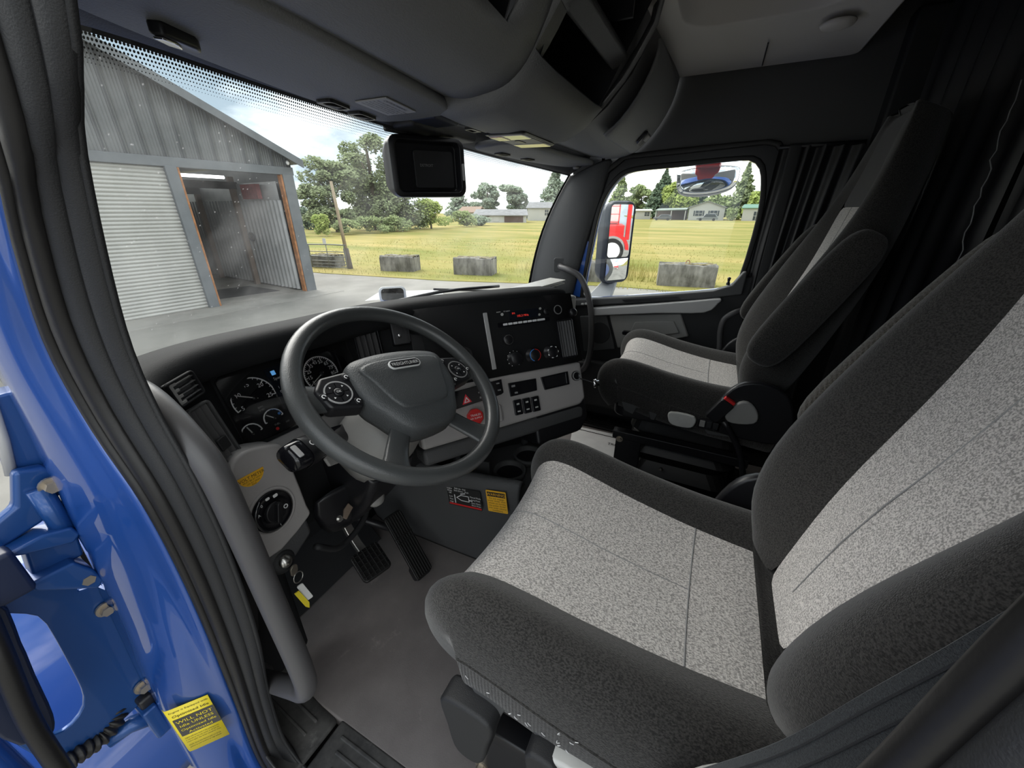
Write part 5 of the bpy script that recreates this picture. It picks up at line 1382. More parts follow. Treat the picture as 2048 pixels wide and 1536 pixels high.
# suspension bases
for st, cx in ((seat1, -0.545), (seat2, 0.545)):
    mk('base_plate', prism(rrect(cx, -0.02, 0.46, 0.52, 0.02), 0.0, 0.03), BLK, st, bev=0.006)
    mk('bellows', loft([[(p[0], p[1], z) for p in rrect(cx, -0.02, w, w * 1.02, 0.06)] for z, w in ((0.03, 0.40), (0.08, 0.34), (0.13, 0.40), (0.18, 0.34), (0.23, 0.40), (0.28, 0.34), (0.33, 0.40), (0.41, 0.36))], cu=True), RUB, st, sm=False)
    for s in (-1, 1):
        mk('slide_rail', bx(cx + s * 0.235 - 0.018, cx + s * 0.235 + 0.018, -0.25, 0.235, 0.30, 0.335), BLK, st, bev=0.004)
        mk('rail_bracket', bx(cx + s * 0.243 - 0.008, cx + s * 0.243 + 0.008, 0.12, 0.22, 0.03, 0.33), BLK, st, bev=0.004)
        for (y, z) in ((0.205, 0.30), (0.215, 0.19), (0.20, 0.06)):
            bolt(st, FR((cx + s * 0.251, y, z), V((0, s, 0)), V((0, 0, 1))), 0.009, 0.010, RUST)
# clutter under the seats: cable, pump box
mk('hose', tube(spl([(0.20, 0.16, 0.03), (0.12, 0.05, 0.06), (0.13, -0.08, 0.10), (0.20, -0.16, 0.06)], 5), 0.010, 8), RUB, seat2, sm=True)
mk('valve_block', bx(0.10, 0.22, -0.16, 0.04, 0.03, 0.12), BLK, seat2, bev=0.01)
mk('bare_wire', tube(spl([(0.03, 0.02, 0.11), (0.09, -0.02, 0.14), (0.13, -0.05, 0.13)], 4), 0.003, 6), LIGHTP, seat2, sm=True)
for p in ((0.30, 0.20, 0.03), (0.17, 0.10, 0.125), (0.30, 0.03, 0.20), (0.12, -0.12, 0.12), (0.08, -0.02, 0.12)):
    bolt(seat2, Matrix.Translation(p), 0.006, 0.008, STEEL)

random.seed(21)
lint = []
for _ in range(14):
    y, z = random.uniform(0.02, 0.22), random.uniform(0.462, 0.50)
    z += 0.02 * (y / 0.27)
    c = V((-0.8185, y, z))
    a = random.uniform(0, pi)
    lint.append(tube(spl([c, c + V((-0.002, 0.004 * cos(a), 0.004 * sin(a))), c + V((-0.001, 0.006 * cos(a + 0.8), 0.006 * sin(a + 0.8)))], 2), 0.0005, 4))
mk('lint', join(*lint), WHITE, seat1, kind='stuff', label='tiny white lint on the cushion skirt')
# ---- seat belt by the driver door
belt = thing('seat_belt', (-0.86, -0.12, 0.6), label='dark grey seat belt strap running past the driver seat back', cat='seat belt')
pts = spl([(-0.845, -0.055, 0.56), (-0.86, -0.085, 0.66), (-0.875, -0.115, 0.77), (-0.885, -0.135, 0.87), (-0.90, -0.147, 0.96), (-0.915, -0.155, 1.05), (-0.93, -0.162, 1.18), (-0.945, -0.175, 1.40)], 5)
pts = [p + V((-0.004, -0.016, 0)) for p in pts]
def strap(p, w, th, side, m, par, nm='webbing'):
    return mk(nm, sweep(p, [(-w / 2, -th / 2), (w / 2, -th / 2), (w / 2, th / 2), (-w / 2, th / 2)], side), m, par, sm=False)
strap(pts, 0.042, 0.002, (0.64, 0.77, 0.1), BELTM, belt)
for o in (-0.015, -0.005, 0.005, 0.015):
    mk('stitch_line', sweep([p + V((-0.77, 0.64, 0.0)) * 0.0014 + V((0.64, 0.77, 0.0)) * o for p in pts], [(-0.0006, -0.0004), (0.0006, -0.0004), (0.0006, 0.0004), (-0.0006, 0.0004)], (0.64, 0.77, 0.1)), DARK, belt)
# rear edge of the driver door opening
rearp = thing('trim_5', (-0.95, -0.12, 0.0), label='dark rear edge of the driver door opening with rubber seals', kind='structure')
rp = [(-0.955, -0.075, 0.0), (-0.955, -0.082, 0.45), (-0.953, -0.090, 0.80), (-0.952, -0.099, 0.93), (-0.951, -0.104, 1.01), (-0.95, -0.112, 1.10), (-0.95, -0.13, 1.30), (-0.95, -0.15, 1.48)]
RP = [p + V((0.0, -0.014, 0)) for p in spl(rp, 5)]
for off, wdt, m, nm in ((0.0, 0.009, RUB, 'seal'), (0.016, 0.010, DARK, 'trim_panel'), (0.034, 0.011, RUB, 'seal'), (0.054, 0.012, DARK, 'trim_panel')):
    mk(nm, tube([p + V((-0.9, -0.45, 0)).normalized() * off for p in RP], wdt, 10), m, rearp, sm=True)
mk('jamb', loft([[p + V((0.004, -0.004, 0)), p + V((-0.06, -0.06, 0)), p + V((-0.07, -0.16, 0))] for p in RP]), DARK, rearp, sol=0.006)

# ---- curtains
def curtain(nm, label, p0, p1, z0, z1, folds, amp, group=None, sway=0.0):
    t = thing(nm, (p0[0], p0[1], z0), label=label, cat='curtain', group=group)
    a, b = V((p0[0], p0[1], 0)), V((p1[0], p1[1], 0))
    d = b - a
    nn = V((-d.y, d.x, 0)).normalized()
    m = folds * 8
    random.seed(len(nm) + folds)
    ph = [random.uniform(0.6, 1.4) for _ in range(folds + 1)]
    rows = []
    for k in range(13):
        v = k / 12
        z = z0 + (z1 - z0) * v
        r = []
        for i in range(m + 1):
            u = i / m
            sq = 1 - 0.18 * sway * (1 - v)
            A = amp * ph[int(u * folds)] * (0.55 + 0.45 * (1 - v))
            r.append(a + d * (u * sq) + nn * (A * sin(u * folds * 2 * pi + 0.6 * sin(v * 4))) + V((0, 0, z)))
        rows.append(r)
    mk('cloth', loft(rows), CURT, t, sm=True, sub=1)
    mk('rail', tube([a + V((0, 0, z1)), b + V((0, 0, z1))], 0.008, 8), BLK, t, sm=True)
    return t
curtain('curtain', 'black pleated curtain gathered behind the passenger window', (0.955, -0.155, ), (0.93, -0.42), 0.62, 1.375, 5, 0.018, sway=1.0)
curtain('curtain', 'tall black curtain hanging behind the passenger seat', (0.90, -0.52), (0.36, -0.60), 0.05, 1.74, 6, 0.02)
curtain('curtain', 'tall black curtain with frayed edge behind the driver seat', (0.34, -0.60), (-0.70, -0.62), 0.05, 1.74, 8, 0.02)
thr = thing('loose_thread', (0.36, -0.58, 0.95), label='pale frayed thread along the black curtain edge', cat='thread')
random.seed(4)
mk('strand', tube([(0.345 + 0.10 * (k / 24) + random.uniform(-0.006, 0.006), -0.575 + random.uniform(-0.004, 0.004), 0.93 + 0.50 * k / 24) for k in range(25)], 0.0016, 5), GREYP, thr, sm=True)
# upright trim pieces on the passenger rear side
struct('trim_6', join(bx(0.94, 0.985, -0.235, -0.185, 0.05, 1.385), bx(0.90, 0.985, -0.60, -0.44, 0.0, 1.74)), DARK, bev=0.01, label='dark upright trim behind the passenger door')
struct('trim_7', bx(0.835, 0.985, -1.25, 1.0, -0.06, 0.012), RUB, bev=0.004, label='black passenger door sill')
for k in range(5):
    mk('rib', bx(0.85 + 0.022 * k, 0.858 + 0.022 * k, -0.2, 0.75, 0.012, 0.018), RUB, bpy.data.objects['trim_7'])
# ---- paper floor mat
pm = thing('paper_mat', (0.6, 0.35, 0.001), label='white printed paper mat on the passenger floor', cat='paper mat')
mk('sheet', poly([(0.42, 0.46, 0.003), (0.44, 0.16, 0.003), (0.815, 0.185, 0.006), (0.80, 0.55, 0.006)]), PAPER, pm, sol=0.001)
mk('printed_line', join(bx(0.770, 0.776, 0.215, 0.52, 0.0066, 0.0072), bx(0.50, 0.776, 0.215, 0.221, 0.0066, 0.0072)), INK, pm)
text([('TRUCK', 0, 0, 0.03)], FR((0.70, 0.275, 0.0075), V((0, -1, 0)), V((1, 0, 0))), INK, pm)

# ================================================================== driver door hinge side
MHY = Matrix(((1, 0, 0, 0), (0, 0, -1, 0), (0, 1, 0, 0), (0, 0, 0, 1)))   # local (x, z, c) -> world (X=x, Y=-c, Z=z)
def plY(nm, pts, y, th, m, par, **k):
    return mk(nm, xf(MHY, prism(pts, -y - th, -y)), m, par, **k)
hinge = plY('door_hinge', [(-1.022, 0.833), (-0.998, 0.826), (-0.986, 0.812), (-0.990, 0.772), (-1.010, 0.776), (-1.020, 0.748), (-1.070, 0.735), (-1.066, 0.772), (-1.038, 0.786)], 0.778, 0.02, BLUED, pillar, bev=0.006, label='blue painted upper door hinge')
mk('hinge_barrel', tube([(-1.012, 0.772, 0.80), (-1.012, 0.772, 0.71)], 0.012, 14), BLUED, hinge, sm=True)
mk('arm', xf(MHY, prism([(-1.075, 0.738), (-1.034, 0.742), (-1.006, 0.733), (-1.002, 0.717), (-1.012, 0.708), (-1.055, 0.726)], -0.80, -0.755)), BLUED, hinge, bev=0.004)
plY('link', [(-1.052, 0.722), (-1.003, 0.705), (-1.008, 0.670), (-1.060, 0.672)], 0.775, 0.03, BLUED, hinge, bev=0.004)
mk('arm', xf(MHY, prism([(-1.066, 0.683), (-1.022, 0.680), (-1.010, 0.652), (-1.006, 0.626), (-1.016, 0.616), (-1.066, 0.668)], -0.80, -0.755)), BLUED, hinge, bev=0.004)
for x, z in ((-1.002, 0.801), (-1.020, 0.639)):
    bolt(hinge, FR((x, 0.768, z), V((1, 0, 0)), V((0, 0, 1))), 0.008, 0.014, RUST)
hpan = thing('hinge_panel', (-1.06, 0.80, 0.33), label='blue steel hinge panel with a large rounded cutout', cat='panel')
outp = [(-1.100, 0.655), (-1.0283, 0.637), (-1.0305, 0.602), (-1.008, 0.592), (-1.0269, 0.318), (-1.0694, 0.312), (-1.0993, 0.318), (-1.150, 0.325), (-1.160, 0.42), (-1.135, 0.57)]
cutp = [(p.x, p.y) for p in spl([(-1.105, 0.636, 0), (-1.092, 0.628, 0), (-1.075, 0.600, 0), (-1.0735, 0.57, 0), (-1.079, 0.49, 0), (-1.086, 0.42, 0), (-1.098, 0.392, 0), (-1.121, 0.383, 0), (-1.135, 0.41, 0), (-1.125, 0.55, 0)], 4, True)]
hcc = (-1.102, 0.50)
mk('sheet', ring(polar(outp, hcc, 72), polar(cutp, hcc, 72), -0.806, -0.798), BLUED, hpan, M=MHY, bev=0.002)
mk('flange', loft([[(-1.008, 0.797, 0.592), (-1.018, 0.797, 0.45), (-1.027, 0.797, 0.318)], [(-1.004, 0.775, 0.590), (-1.013, 0.775, 0.45), (-1.022, 0.775, 0.320)]]), BLUED, hpan, sol=0.004)
for x, z in ((-1.018, 0.548), (-1.031, 0.352)):
    bolt(hpan, FR((x, 0.796, z), V((1, 0, 0)), V((0, 0, 1))), 0.008, 0.014, RUST)
low = thing('door_check', (-1.06, 0.80, 0.25), label='short blue cylinder door check below the hinge panel', cat='door check')
mk('cylinder', tube([(-1.095, 0.81, 0.285), (-1.066, 0.80, 0.288), (-1.040, 0.79, 0.275)], 0.014, 14), BLUED, low, sm=True)
mk('bracket', bx(-1.052, -1.030, 0.77, 0.81, 0.235, 0.315), BLUED, low, bev=0.004)
mk('pivot_block', bx(-1.048, -1.026, 0.78, 0.81, 0.30, 0.335), BLK, low, bev=0.005)
cond = thing('wiring_conduit', (-1.10, 0.80, 0.28), label='black corrugated wiring conduit at the door hinge', cat='conduit')
P = spl([(-1.175, 0.78, 0.345), (-1.147, 0.79, 0.330), (-1.123, 0.795, 0.322), (-1.100, 0.80, 0.312), (-1.076, 0.805, 0.318), (-1.066, 0.815, 0.335), (-1.062, 0.84, 0.36)], 10)
mk('ribbed_hose', tube(P, [0.0135 + 0.0022 * (1 if (i // 2) % 2 else -1) for i in range(len(P))], 12), RUB, cond, sm=True)
# inner edge of the open driver door, seen at the very edge of the picture
dd = thing('door_2', (-1.15, 0.76, 0.3), label='dark edge of the open driver door', kind='structure')
mk('door_edge', xf(MHY, prism([(p.x, p.y) for p in spl([(-1.095, 0.70, 0), (-1.100, 0.62, 0), (-1.108, 0.56, 0), (-1.118, 0.48, 0), (-1.128, 0.452, 0), (-1.140, 0.458, 0), (-1.16, 0.50, 0), (-1.16, 0.72, 0)], 3, True)], -0.78, -0.735)), mat('navy_painted_edge', (0.006, 0.012, 0.035), 0.35), dd, bev=0.006)
mk('door_seal', tube(spl([(-1.108, 0.72, 0.70), (-1.118, 0.70, 0.64), (-1.134, 0.70, 0.53), (-1.142, 0.70, 0.42), (-1.146, 0.70, 0.36)], 5), 0.011, 10), RUB, dd, sm=True)
mk('check_box', bx(-1.105, -1.062, 0.735, 0.765, 0.682, 0.752), mat('navy_plastic_box', (0.01, 0.018, 0.05), 0.4), dd, bev=0.006)
mk('door_skin', bx(-2.05, -1.165, 0.80, 0.86, -0.15, 1.0), BLUE, dd, bev=0.02)
# outer cowl corner above the hinge and fender below
cowl = thing('body_cowl', (-1.0, 0.85, 0.85), label='blue cab cowl corner with black edge seal', cat='car body')
mk('panel', xf(MHY, prism([(-1.004, 0.93), (-0.970, 0.93), (-0.982, 0.806), (-1.022, 0.820)], -0.84, -0.80)), BLUED, cowl, bev=0.004)
mk('edge_seal', tube([(-1.003, 0.80, 0.93), (-1.012, 0.80, 0.87), (-1.022, 0.80, 0.822)], 0.006, 8), SILV, cowl, sm=True)
fen = thing('front_fender', (-1.1, 1.6, -0.6), label='glossy blue front fender seen through the hinge cutout', cat='fender')
rows = []
for k in range(9):
    a = R(10 + 20 * k)
    y, z = 2.0 - 0.75 * cos(a), -0.75 + 0.85 * sin(a)
    rows.append([(-1.30, y, z - 0.10), (-1.26, y, z), (-1.0, y, z + 0.03), (-0.7, y, z + 0.03)])
mk('wheel_arch', loft(rows), BLUE, fen, sm=True, sub=1, sol=0.02)
# yellow idle sticker on the pillar
MYS = FR((-1.0135, 0.6795, 0.302), V((0.049, -0.038, 0)), V((0, 0, 1)))
sk = mk('idle_sticker', loft([[(-0.033, y, -0.006), (-0.029, y, -0.001), (-0.02, y, 0.0), (0.0, y, 0.0), (0.033, y, 0.0)] for y in (-0.065, 0.0, 0.065)]), YEL, pillar, M=MYS, sm=True, sol=0.0006, label='yellow and black optimized idle sticker')
mk('black_block', prism([(-0.025, 0.036), (0.033, 0.036), (0.033, -0.014), (-0.025, -0.014)], 0.0004, 0.0009), mat('grey_black_print', (0.06, 0.055, 0.05), 0.5), sk, M=MYS)
text([('Engine is Equipped with', 0.003, 0.057, 0.0058), ('Optimized Idle', 0.003, 0.045, 0.0088)] + [(t, -0.024, -0.022 - 0.0062 * k - (0.004 if k > 2 else 0), 0.0044, 'LEFT', 0.68) for k, t in enumerate(('engine will shut down if the parking brake', 'is not set or the cab switch is off and the', 'hood is open. See driver manual for more', 'details about this feature and use of the', 'system in cold weather or high altitude'))], MYS @ Matrix.Translation((0, 0, 0.0008)), INK, sk)
text([('WILL NOT', 0.004, 0.027, 0.0110), ('Idle UNLESS', 0.004, 0.015, 0.0096), ('Optimized Idle', 0.004, 0.0035, 0.0086), ('Activated', 0.004, -0.0075, 0.0092)], MYS @ Matrix.Translation((0, 0, 0.0013)), YEL, sk)

# ================================================================== passenger mirrors
pmir = thing('door_mirror', (1.33, 0.55, 0.64), label='tall black-cased passenger door mirror with two glasses', cat='mirror')
md = V((0.79, -0.61, 0)).normalized()
MMr = FR((1.338, 0.512, 0.97), md, V((0, 0.0, 1)))
mk('case', loft([[(p[0], p[1], c) for p in rrect(dx, dz, w, h, r, 4)] for c, w, h, r, dx, dz in ((-0.10, 0.12, 0.34, 0.05, -0.01, 0), (-0.085, 0.165, 0.42, 0.06, -0.012, 0), (-0.02, 0.195, 0.455, 0.05, -0.008, 0), (0.004, 0.19, 0.45, 0.045, 0, 0), (0.008, 0.182, 0.44, 0.042, 0, 0), (0.0, 0.172, 0.43, 0.04, 0, 0))], cu=True, caps=True), mat('slate_plastic_case', (0.045, 0.052, 0.066), 0.45, var=0.1, vscale=9), pmir, M=MMr, bev=0.004)
mk('main_glass', prism(rrect(0.0, 0.066, 0.162, 0.285, 0.02), 0.001, 0.004), MIRR, pmir, M=MMr, label='flat upper mirror glass')
cx0 = [[(x, -0.147 + y, 0.002 + 0.012 * (1 - (x / 0.09) ** 2) * (1 - (y / 0.08) ** 2)) for x in [(-0.08 + 0.02 * i) for i in range(9)]] for y in [(-0.062 + 0.0155 * j) for j in range(9)]]
mk('convex_glass', loft(cx0), MIRR, pmir, M=MMr, sm=True, label='small convex mirror glass')
mk('arm', loft([[(1.03, 0.66, 0.60), (1.03, 0.50, 0.60), (1.03, 0.50, 0.655), (1.03, 0.66, 0.665)], [(1.20, 0.62, 0.64), (1.20, 0.50, 0.63), (1.20, 0.50, 0.67), (1.20, 0.62, 0.70)], [(1.34, 0.585, 0.73), (1.36, 0.50, 0.73), (1.36, 0.50, 0.76), (1.34, 0.585, 0.76)]], cu=True, caps=True), mat('grey_mirror_arm', (0.28, 0.29, 0.30), 0.5), pmir, bev=0.01)
stk = mk('mirror_sticker', poly([(1.10, 0.540, 0.690), (1.13, 0.455, 0.695), (1.13, 0.450, 0.655), (1.10, 0.535, 0.650)]), PAPER, pmir, sol=0.002, label='small printed sticker at the mirror base')
MSk = FR((1.108, 0.493, 0.673), V((0.03, -0.085, 0.004)), V((0, -0.02, 1)))
text([('DRIVE SAFELY', 0, 0.006, 0.009), ('CHECK MIRRORS', 0, -0.008, 0.007)], MSk @ Matrix.Translation((-0.0, 0, 0.006)), INK, stk)
tmir = thing('look_down_mirror', (1.2, 0.1, 1.22), label='rounded look-down mirror on a red bracket above the passenger window', cat='mirror')
MTm = FR((1.19, 0.095, 1.283), V((0.10, -1, 0.06)), V((0.30, 0.05, 0.95)))
rows = [[(p[0] * s, p[1] * s, c) for p in [(q.x, q.y) for q in spl([(-0.135, 0.02, 0), (-0.12, 0.05, 0), (0, 0.064, 0), (0.12, 0.05, 0), (0.138, 0.02, 0), (0.115, -0.045, 0), (0.0, -0.070, 0), (-0.115, -0.052, 0)], 5, True)]] for s, c in ((0.8, -0.05), (0.97, -0.03), (1.0, -0.004), (1.0, 0.002))]
mk('case', loft(rows, cu=True, caps=True), SILV, tmir, M=MTm, sm=False, bev=0.003)
rows = [[(p[0] * s, p[1] * s, 0.003 + 0.03 * (1 - s * s)) for p in [(q.x, q.y) for q in spl([(-0.132, 0.02, 0), (-0.117, 0.047, 0), (0, 0.061, 0), (0.117, 0.047, 0), (0.135, 0.02, 0), (0.112, -0.043, 0), (0.0, -0.067, 0), (-0.112, -0.050, 0)], 5, True)]] for s in (1.0, 0.85, 0.7, 0.55, 0.4, 0.25, 0.1)]
mk('convex_glass', loft(rows, cu=True, caps=True), MIRR, tmir, M=MTm, sm=True)
mk('bracket', join(bx(1.06, 1.24, 0.045, 0.155, 1.335, 1.362), bx(1.19, 1.24, 0.07, 0.13, 1.29, 1.345)), RED, tmir, bev=0.006, label='red mirror bracket')
hm = thing('hood_mirror', (0.80, 1.78, 0.45), label='small chrome-edged hood mirror seen over the dash', cat='mirror')
MHm = FR((0.79, 1.80, 0.655), V((0.68, -0.73, 0)), V((0.05, 0.05, 1)))
mk('case', loft([[(p[0], p[1], c) for p in rrect(0, 0, w, h, 0.03, 4)] for c, w, h in ((-0.06, 0.10, 0.06), (-0.04, 0.15, 0.09), (0.0, 0.168, 0.102), (0.004, 0.16, 0.094))], cu=True, caps=True), LIGHTP, hm, M=MHm, sm=True)
mk('glass', prism(rrect(0, 0, 0.140, 0.078, 0.022), 0.004, 0.006), MIRR, hm, M=MHm)
mk('stem', tube([(0.79, 1.80, 0.62), (0.77, 1.83, 0.45)], 0.014, 10), BLK, hm, sm=True)
hood = thing('truck_hood', (0, 2.0, 0.2), label='blue truck hood just showing past the dash top', cat='hood')
rows = []
for y, z, w in ((1.28, 0.585, 0.98), (1.6, 0.57, 0.95), (2.0, 0.53, 0.9), (2.5, 0.45, 0.8), (2.75, 0.30, 0.72), (2.8, -0.2, 0.72)):
    rows.append([(x * w, y, z - 0.12 * abs(x) ** 3) for x in (-1, -0.7, -0.35, 0, 0.35, 0.7, 1)])
mk('skin', loft(rows), BLUE, hood, sm=True, sub=1, sol=0.01)
# windshield wipers
for (a, b) in (((0.30, 1.20, 0.745), (-0.35, 1.36, 0.725)), ((0.86, 1.06, 0.755), (0.22, 1.30, 0.76))):
    wp = thing('wiper', a, label='black wiper blade parked at the bottom of the windshield, %s' % ('driver half' if a[0] < 0.5 else 'passenger half'), cat='wiper', group='windshield wipers')
    mk('blade', tube(spl([a, (V(a) + V(b)) / 2 + V((0, 0.02, 0.012)), b], 5), 0.008, 8), BLK, wp, sm=True)
    mk('wiper_arm', tube([V(a) + V((0, 0.04, -0.03)), (V(a) * 0.4 + V(b) * 0.6) + V((0, 0.02, 0.03))], 0.006, 8), BLK, wp, sm=True)

# ================================================================== yard and field
ASPH = mat('weathered_asphalt', (0.185, 0.177, 0.160), 0.9, bump=0.4, bscale=25, col2=(0.265, 0.255, 0.230), vscale=0.55, detail=8)
CONC = mat('stained_concrete', (0.19, 0.182, 0.165), 0.85, bump=0.3, bscale=20, col2=(0.29, 0.28, 0.255), vscale=0.9, detail=8)
GRASS = mat('mown_yellow_green_grass', (0.185, 0.20, 0.048), 0.95, spec=0.1, bump=0.6, bscale=8, col2=(0.37, 0.30, 0.11), vscale=0.30, detail=10, stretch=(1.0, 0.30, 1.0))
BLADE = mat('grass_blades', (0.27, 0.27, 0.07), 0.9, spec=0.1, col2=(0.46, 0.39, 0.17), vscale=0.5)
struct('yard', prism([(-60, -70), (12.2, -70), (12.2, 3), (10.6, 8.5), (9.9, 14), (8.5, 45), (-60, 45)], GZ - 0.3, GZ), ASPH, label='weathered grey asphalt yard')
struct('concrete_apron', prism([(-6, 11.2), (1.0, 10.9), (7.6, 10.3), (7.9, 11.4), (2.6, 11.9), (-6, 12.7)], GZ - 0.2, GZ + 0.006), CONC, label='stained concrete apron in front of the garage')
struct('field', prism([(12.2, -200), (400, -200), (400, 200), (-100, 200), (-100, 45), (8.5, 45), (9.9, 14), (10.6, 8.5), (12.2, 3)], GZ - 0.3, GZ + 0.02), GRASS, label='mown yellow-green hay field')
random.seed(11)
vs, fs = [], []
def blade(x, y, h, w):
    a = random.uniform(0, pi)
    dx, dy = cos(a) * w, sin(a) * w
    lx, ly = random.uniform(-0.35, 0.35) * h, random.uniform(-0.35, 0.35) * h
    k = len(vs)
    vs.extend([V((x - dx, y - dy, GZ)), V((x + dx, y + dy, GZ)), V((x + lx, y + ly, GZ + h))])
    fs.append((k, k + 1, k + 2))
for _ in range(7000):
    t = random.random() ** 1.7
    y = random.uniform(-8, 24)
    x0 = 11.8 if y < 3 else (11.8 - (y - 3) * 0.17)
    x = x0 + 0.15 + t * 20
    blade(x, y, random.uniform(0.04, 0.13), 0.012 + 0.02 * t)
for _ in range(3000):
    y = random.gauss(4.2, 1.3)
    x = 13.5 + random.random() ** 1.5 * 4
    blade(x, y, random.uniform(0.15, 0.42), 0.010)
gr = mk('grass', (vs, fs), BLADE, None, kind='stuff', label='loose grass stems along the field edge', cat='grass')
yard_patch = struct('pavement_patch', prism([(6.8, 8.6), (8.6, 7.2), (9.2, 7.6), (8.0, 9.2)], GZ, GZ + 0.004), mat('pale_yard_patch', (0.55, 0.55, 0.53), 0.8), label='pale patch on the asphalt')  # one even pale tone over this part of the asphalt
struct('manhole_cover', xf(Matrix.Translation((3.5, 8.2, GZ)), lathe([(0.33, 0), (0.33, 0.006), (0.0, 0.007)], 20)), mat('dark_iron_cover', (0.12, 0.115, 0.11), 0.8), label='round dark patch in the yard')

# ---- concrete blocks
BLK_C = mat('mossy_cast_concrete', (0.085, 0.08, 0.068), 0.95, bump=0.8, bscale=18, col2=(0.27, 0.26, 0.235), vscale=3.5, detail=9, stretch=(1, 1, 0.4))
MOSS = mat('brown_moss', (0.13, 0.10, 0.05), 1.0, bump=0.9, bscale=40, col2=(0.22, 0.19, 0.09), vscale=8)
RING = mat('rusty_iron', (0.28, 0.13, 0.06), 0.8)
def block(p0, p1, w, h, label, seed, ring_=False):
    a, b = V((p0[0], p0[1], GZ)), V((p1[0], p1[1], GZ))
    d = (b - a)
    L = d.length
    ctr = (a + b) / 2 + V((d.y, -d.x, 0)).normalized() * -w / 2
    M = FR(ctr, d, V((-d.y, d.x, 0)))
    t = thing('concrete_block', ctr, label=label, cat='concrete block', group='concrete blocks along the field')
    random.seed(seed)
    nx = 8
    rows = []
    for (yy, zz) in ((-w / 2, 0), (-w / 2, h * 0.55), (-w / 2 + 0.02, h - 0.03), (-w / 2 + 0.08, h), (-0.12, h), (-0.09, h - 0.05), (0.09, h - 0.05), (0.12, h), (w / 2 - 0.05, h), (w / 2, h - 0.04), (w / 2, 0)):
        rows.append([(-L / 2 + L * i / nx + random.uniform(-0.012, 0.012), yy + random.uniform(-0.012, 0.012), zz + (random.uniform(-0.02, 0.02) if zz > 0 else 0)) for i in range(nx + 1)])
    mk('body', loft(rows), BLK_C, t, M=M, sol=0.03)
    mk('ends', join(bx(-L / 2, -L / 2 + 0.03, -w / 2, w / 2, 0, h - 0.06), bx(L / 2 - 0.03, L / 2, -w / 2, w / 2, 0, h - 0.06)), BLK_C, t, M=M)
    rows = [[(-L / 2 + 0.04 + (L - 0.08) * i / 12, yy, h - 0.045 + random.uniform(0, 0.07)) for i in range(13)] for yy in (-w / 2 + 0.08, -0.1, 0.05, 0.2, w / 2 - 0.06)]
    mk('moss_cap', loft(rows), MOSS, t, M=M, sol=0.02)
    if ring_:
        mk('lift_ring', tube(spl([(-0.06, 0, h - 0.05), (-0.05, 0, h + 0.07), (0, 0, h + 0.11), (0.05, 0, h + 0.07), (0.06, 0, h - 0.05)], 4), 0.015, 8), RING, t, M=M, sm=True)
    return t
block((11.35, 12.35), (11.74, 10.94), 0.75, 0.62, 'mossy concrete block between the gate post and the next block', 1)
block((11.92, 9.07), (12.26, 7.55), 0.75, 0.66, 'stained concrete block with ragged moss top in the middle', 2)
block((12.97, 1.535), (13.235, -0.22), 0.75, 0.72, 'large concrete block with rusty lifting ring outside the side window', 3, True)
block((10.9, 16.0), (11.16, 14.8), 0.7, 0.55, 'dark concrete block behind the tube gate', 4)
block((12.55, 4.6), (12.75, 3.3), 0.75, 0.70, 'concrete block half hidden behind the door mirror', 5)
# ---- gate and leaning pole
GALV = mat('galvanised_tube', (0.17, 0.18, 0.17), 0.5, metal=0.3)
gate = thing('tube_gate', (10.9, 14.9, GZ), label='grey tubular farm gate beside the leaning pole', cat='gate')
def gp_at(t, z):
    return V((10.75 + 0.35 * t, 15.75 - 1.75 * t, z))
mk('frame', tube(spl([gp_at(0, -1.12), gp_at(0, -0.28), gp_at(0.04, -0.20), gp_at(0.96, -0.20), gp_at(1, -0.28), gp_at(1, -1.12)], 3), 0.025, 8), GALV, gate, sm=True)
for z in (-0.48, -0.68, -0.86, -0.99, -1.12):
    mk('rail', tube([gp_at(0, z), gp_at(1, z)], 0.018, 8), GALV, gate, sm=True)
mk('brace', tube([gp_at(0.5, -0.20), gp_at(0.5, -1.12)], 0.016, 8), GALV, gate, sm=True)
mk('gate_sign', xf(FR(gp_at(0.48, -0.05), V((0.2, -1, 0)), V((0, 0, 1))), prism(rrect(0, 0, 0.16, 0.22, 0.02), -0.005, 0.005)), PAPER, gate)
pole = thing('wooden_pole', (11.32, 14.1, GZ), label='leaning weathered wooden pole with darker lower half', cat='pole')
mk('lower_post', tube([(11.32, 14.08, GZ - 0.1), (11.31, 14.15, -0.35)], [0.13, 0.115], 10), mat('dark_old_timber', (0.10, 0.085, 0.07), 0.9, bump=0.5, bscale=30), pole, sm=True)
mk('upper_pole', tube([(11.31, 14.15, -0.36), (11.28, 14.31, 2.2)], [0.075, 0.055], 10), mat('pale_bare_timber', (0.36, 0.29, 0.20), 0.9, bump=0.4, bscale=30), pole, sm=True)

# ================================================================== garage
wd = V((0.99469, -0.10291, 0))
wn_ = V((0.10291, 0.99469, 0))
MG = Matrix((wd, wn_, V((0, 0, 1)))).transposed().to_4x4()
MG.translation = V((2.633, 11.838, GZ))
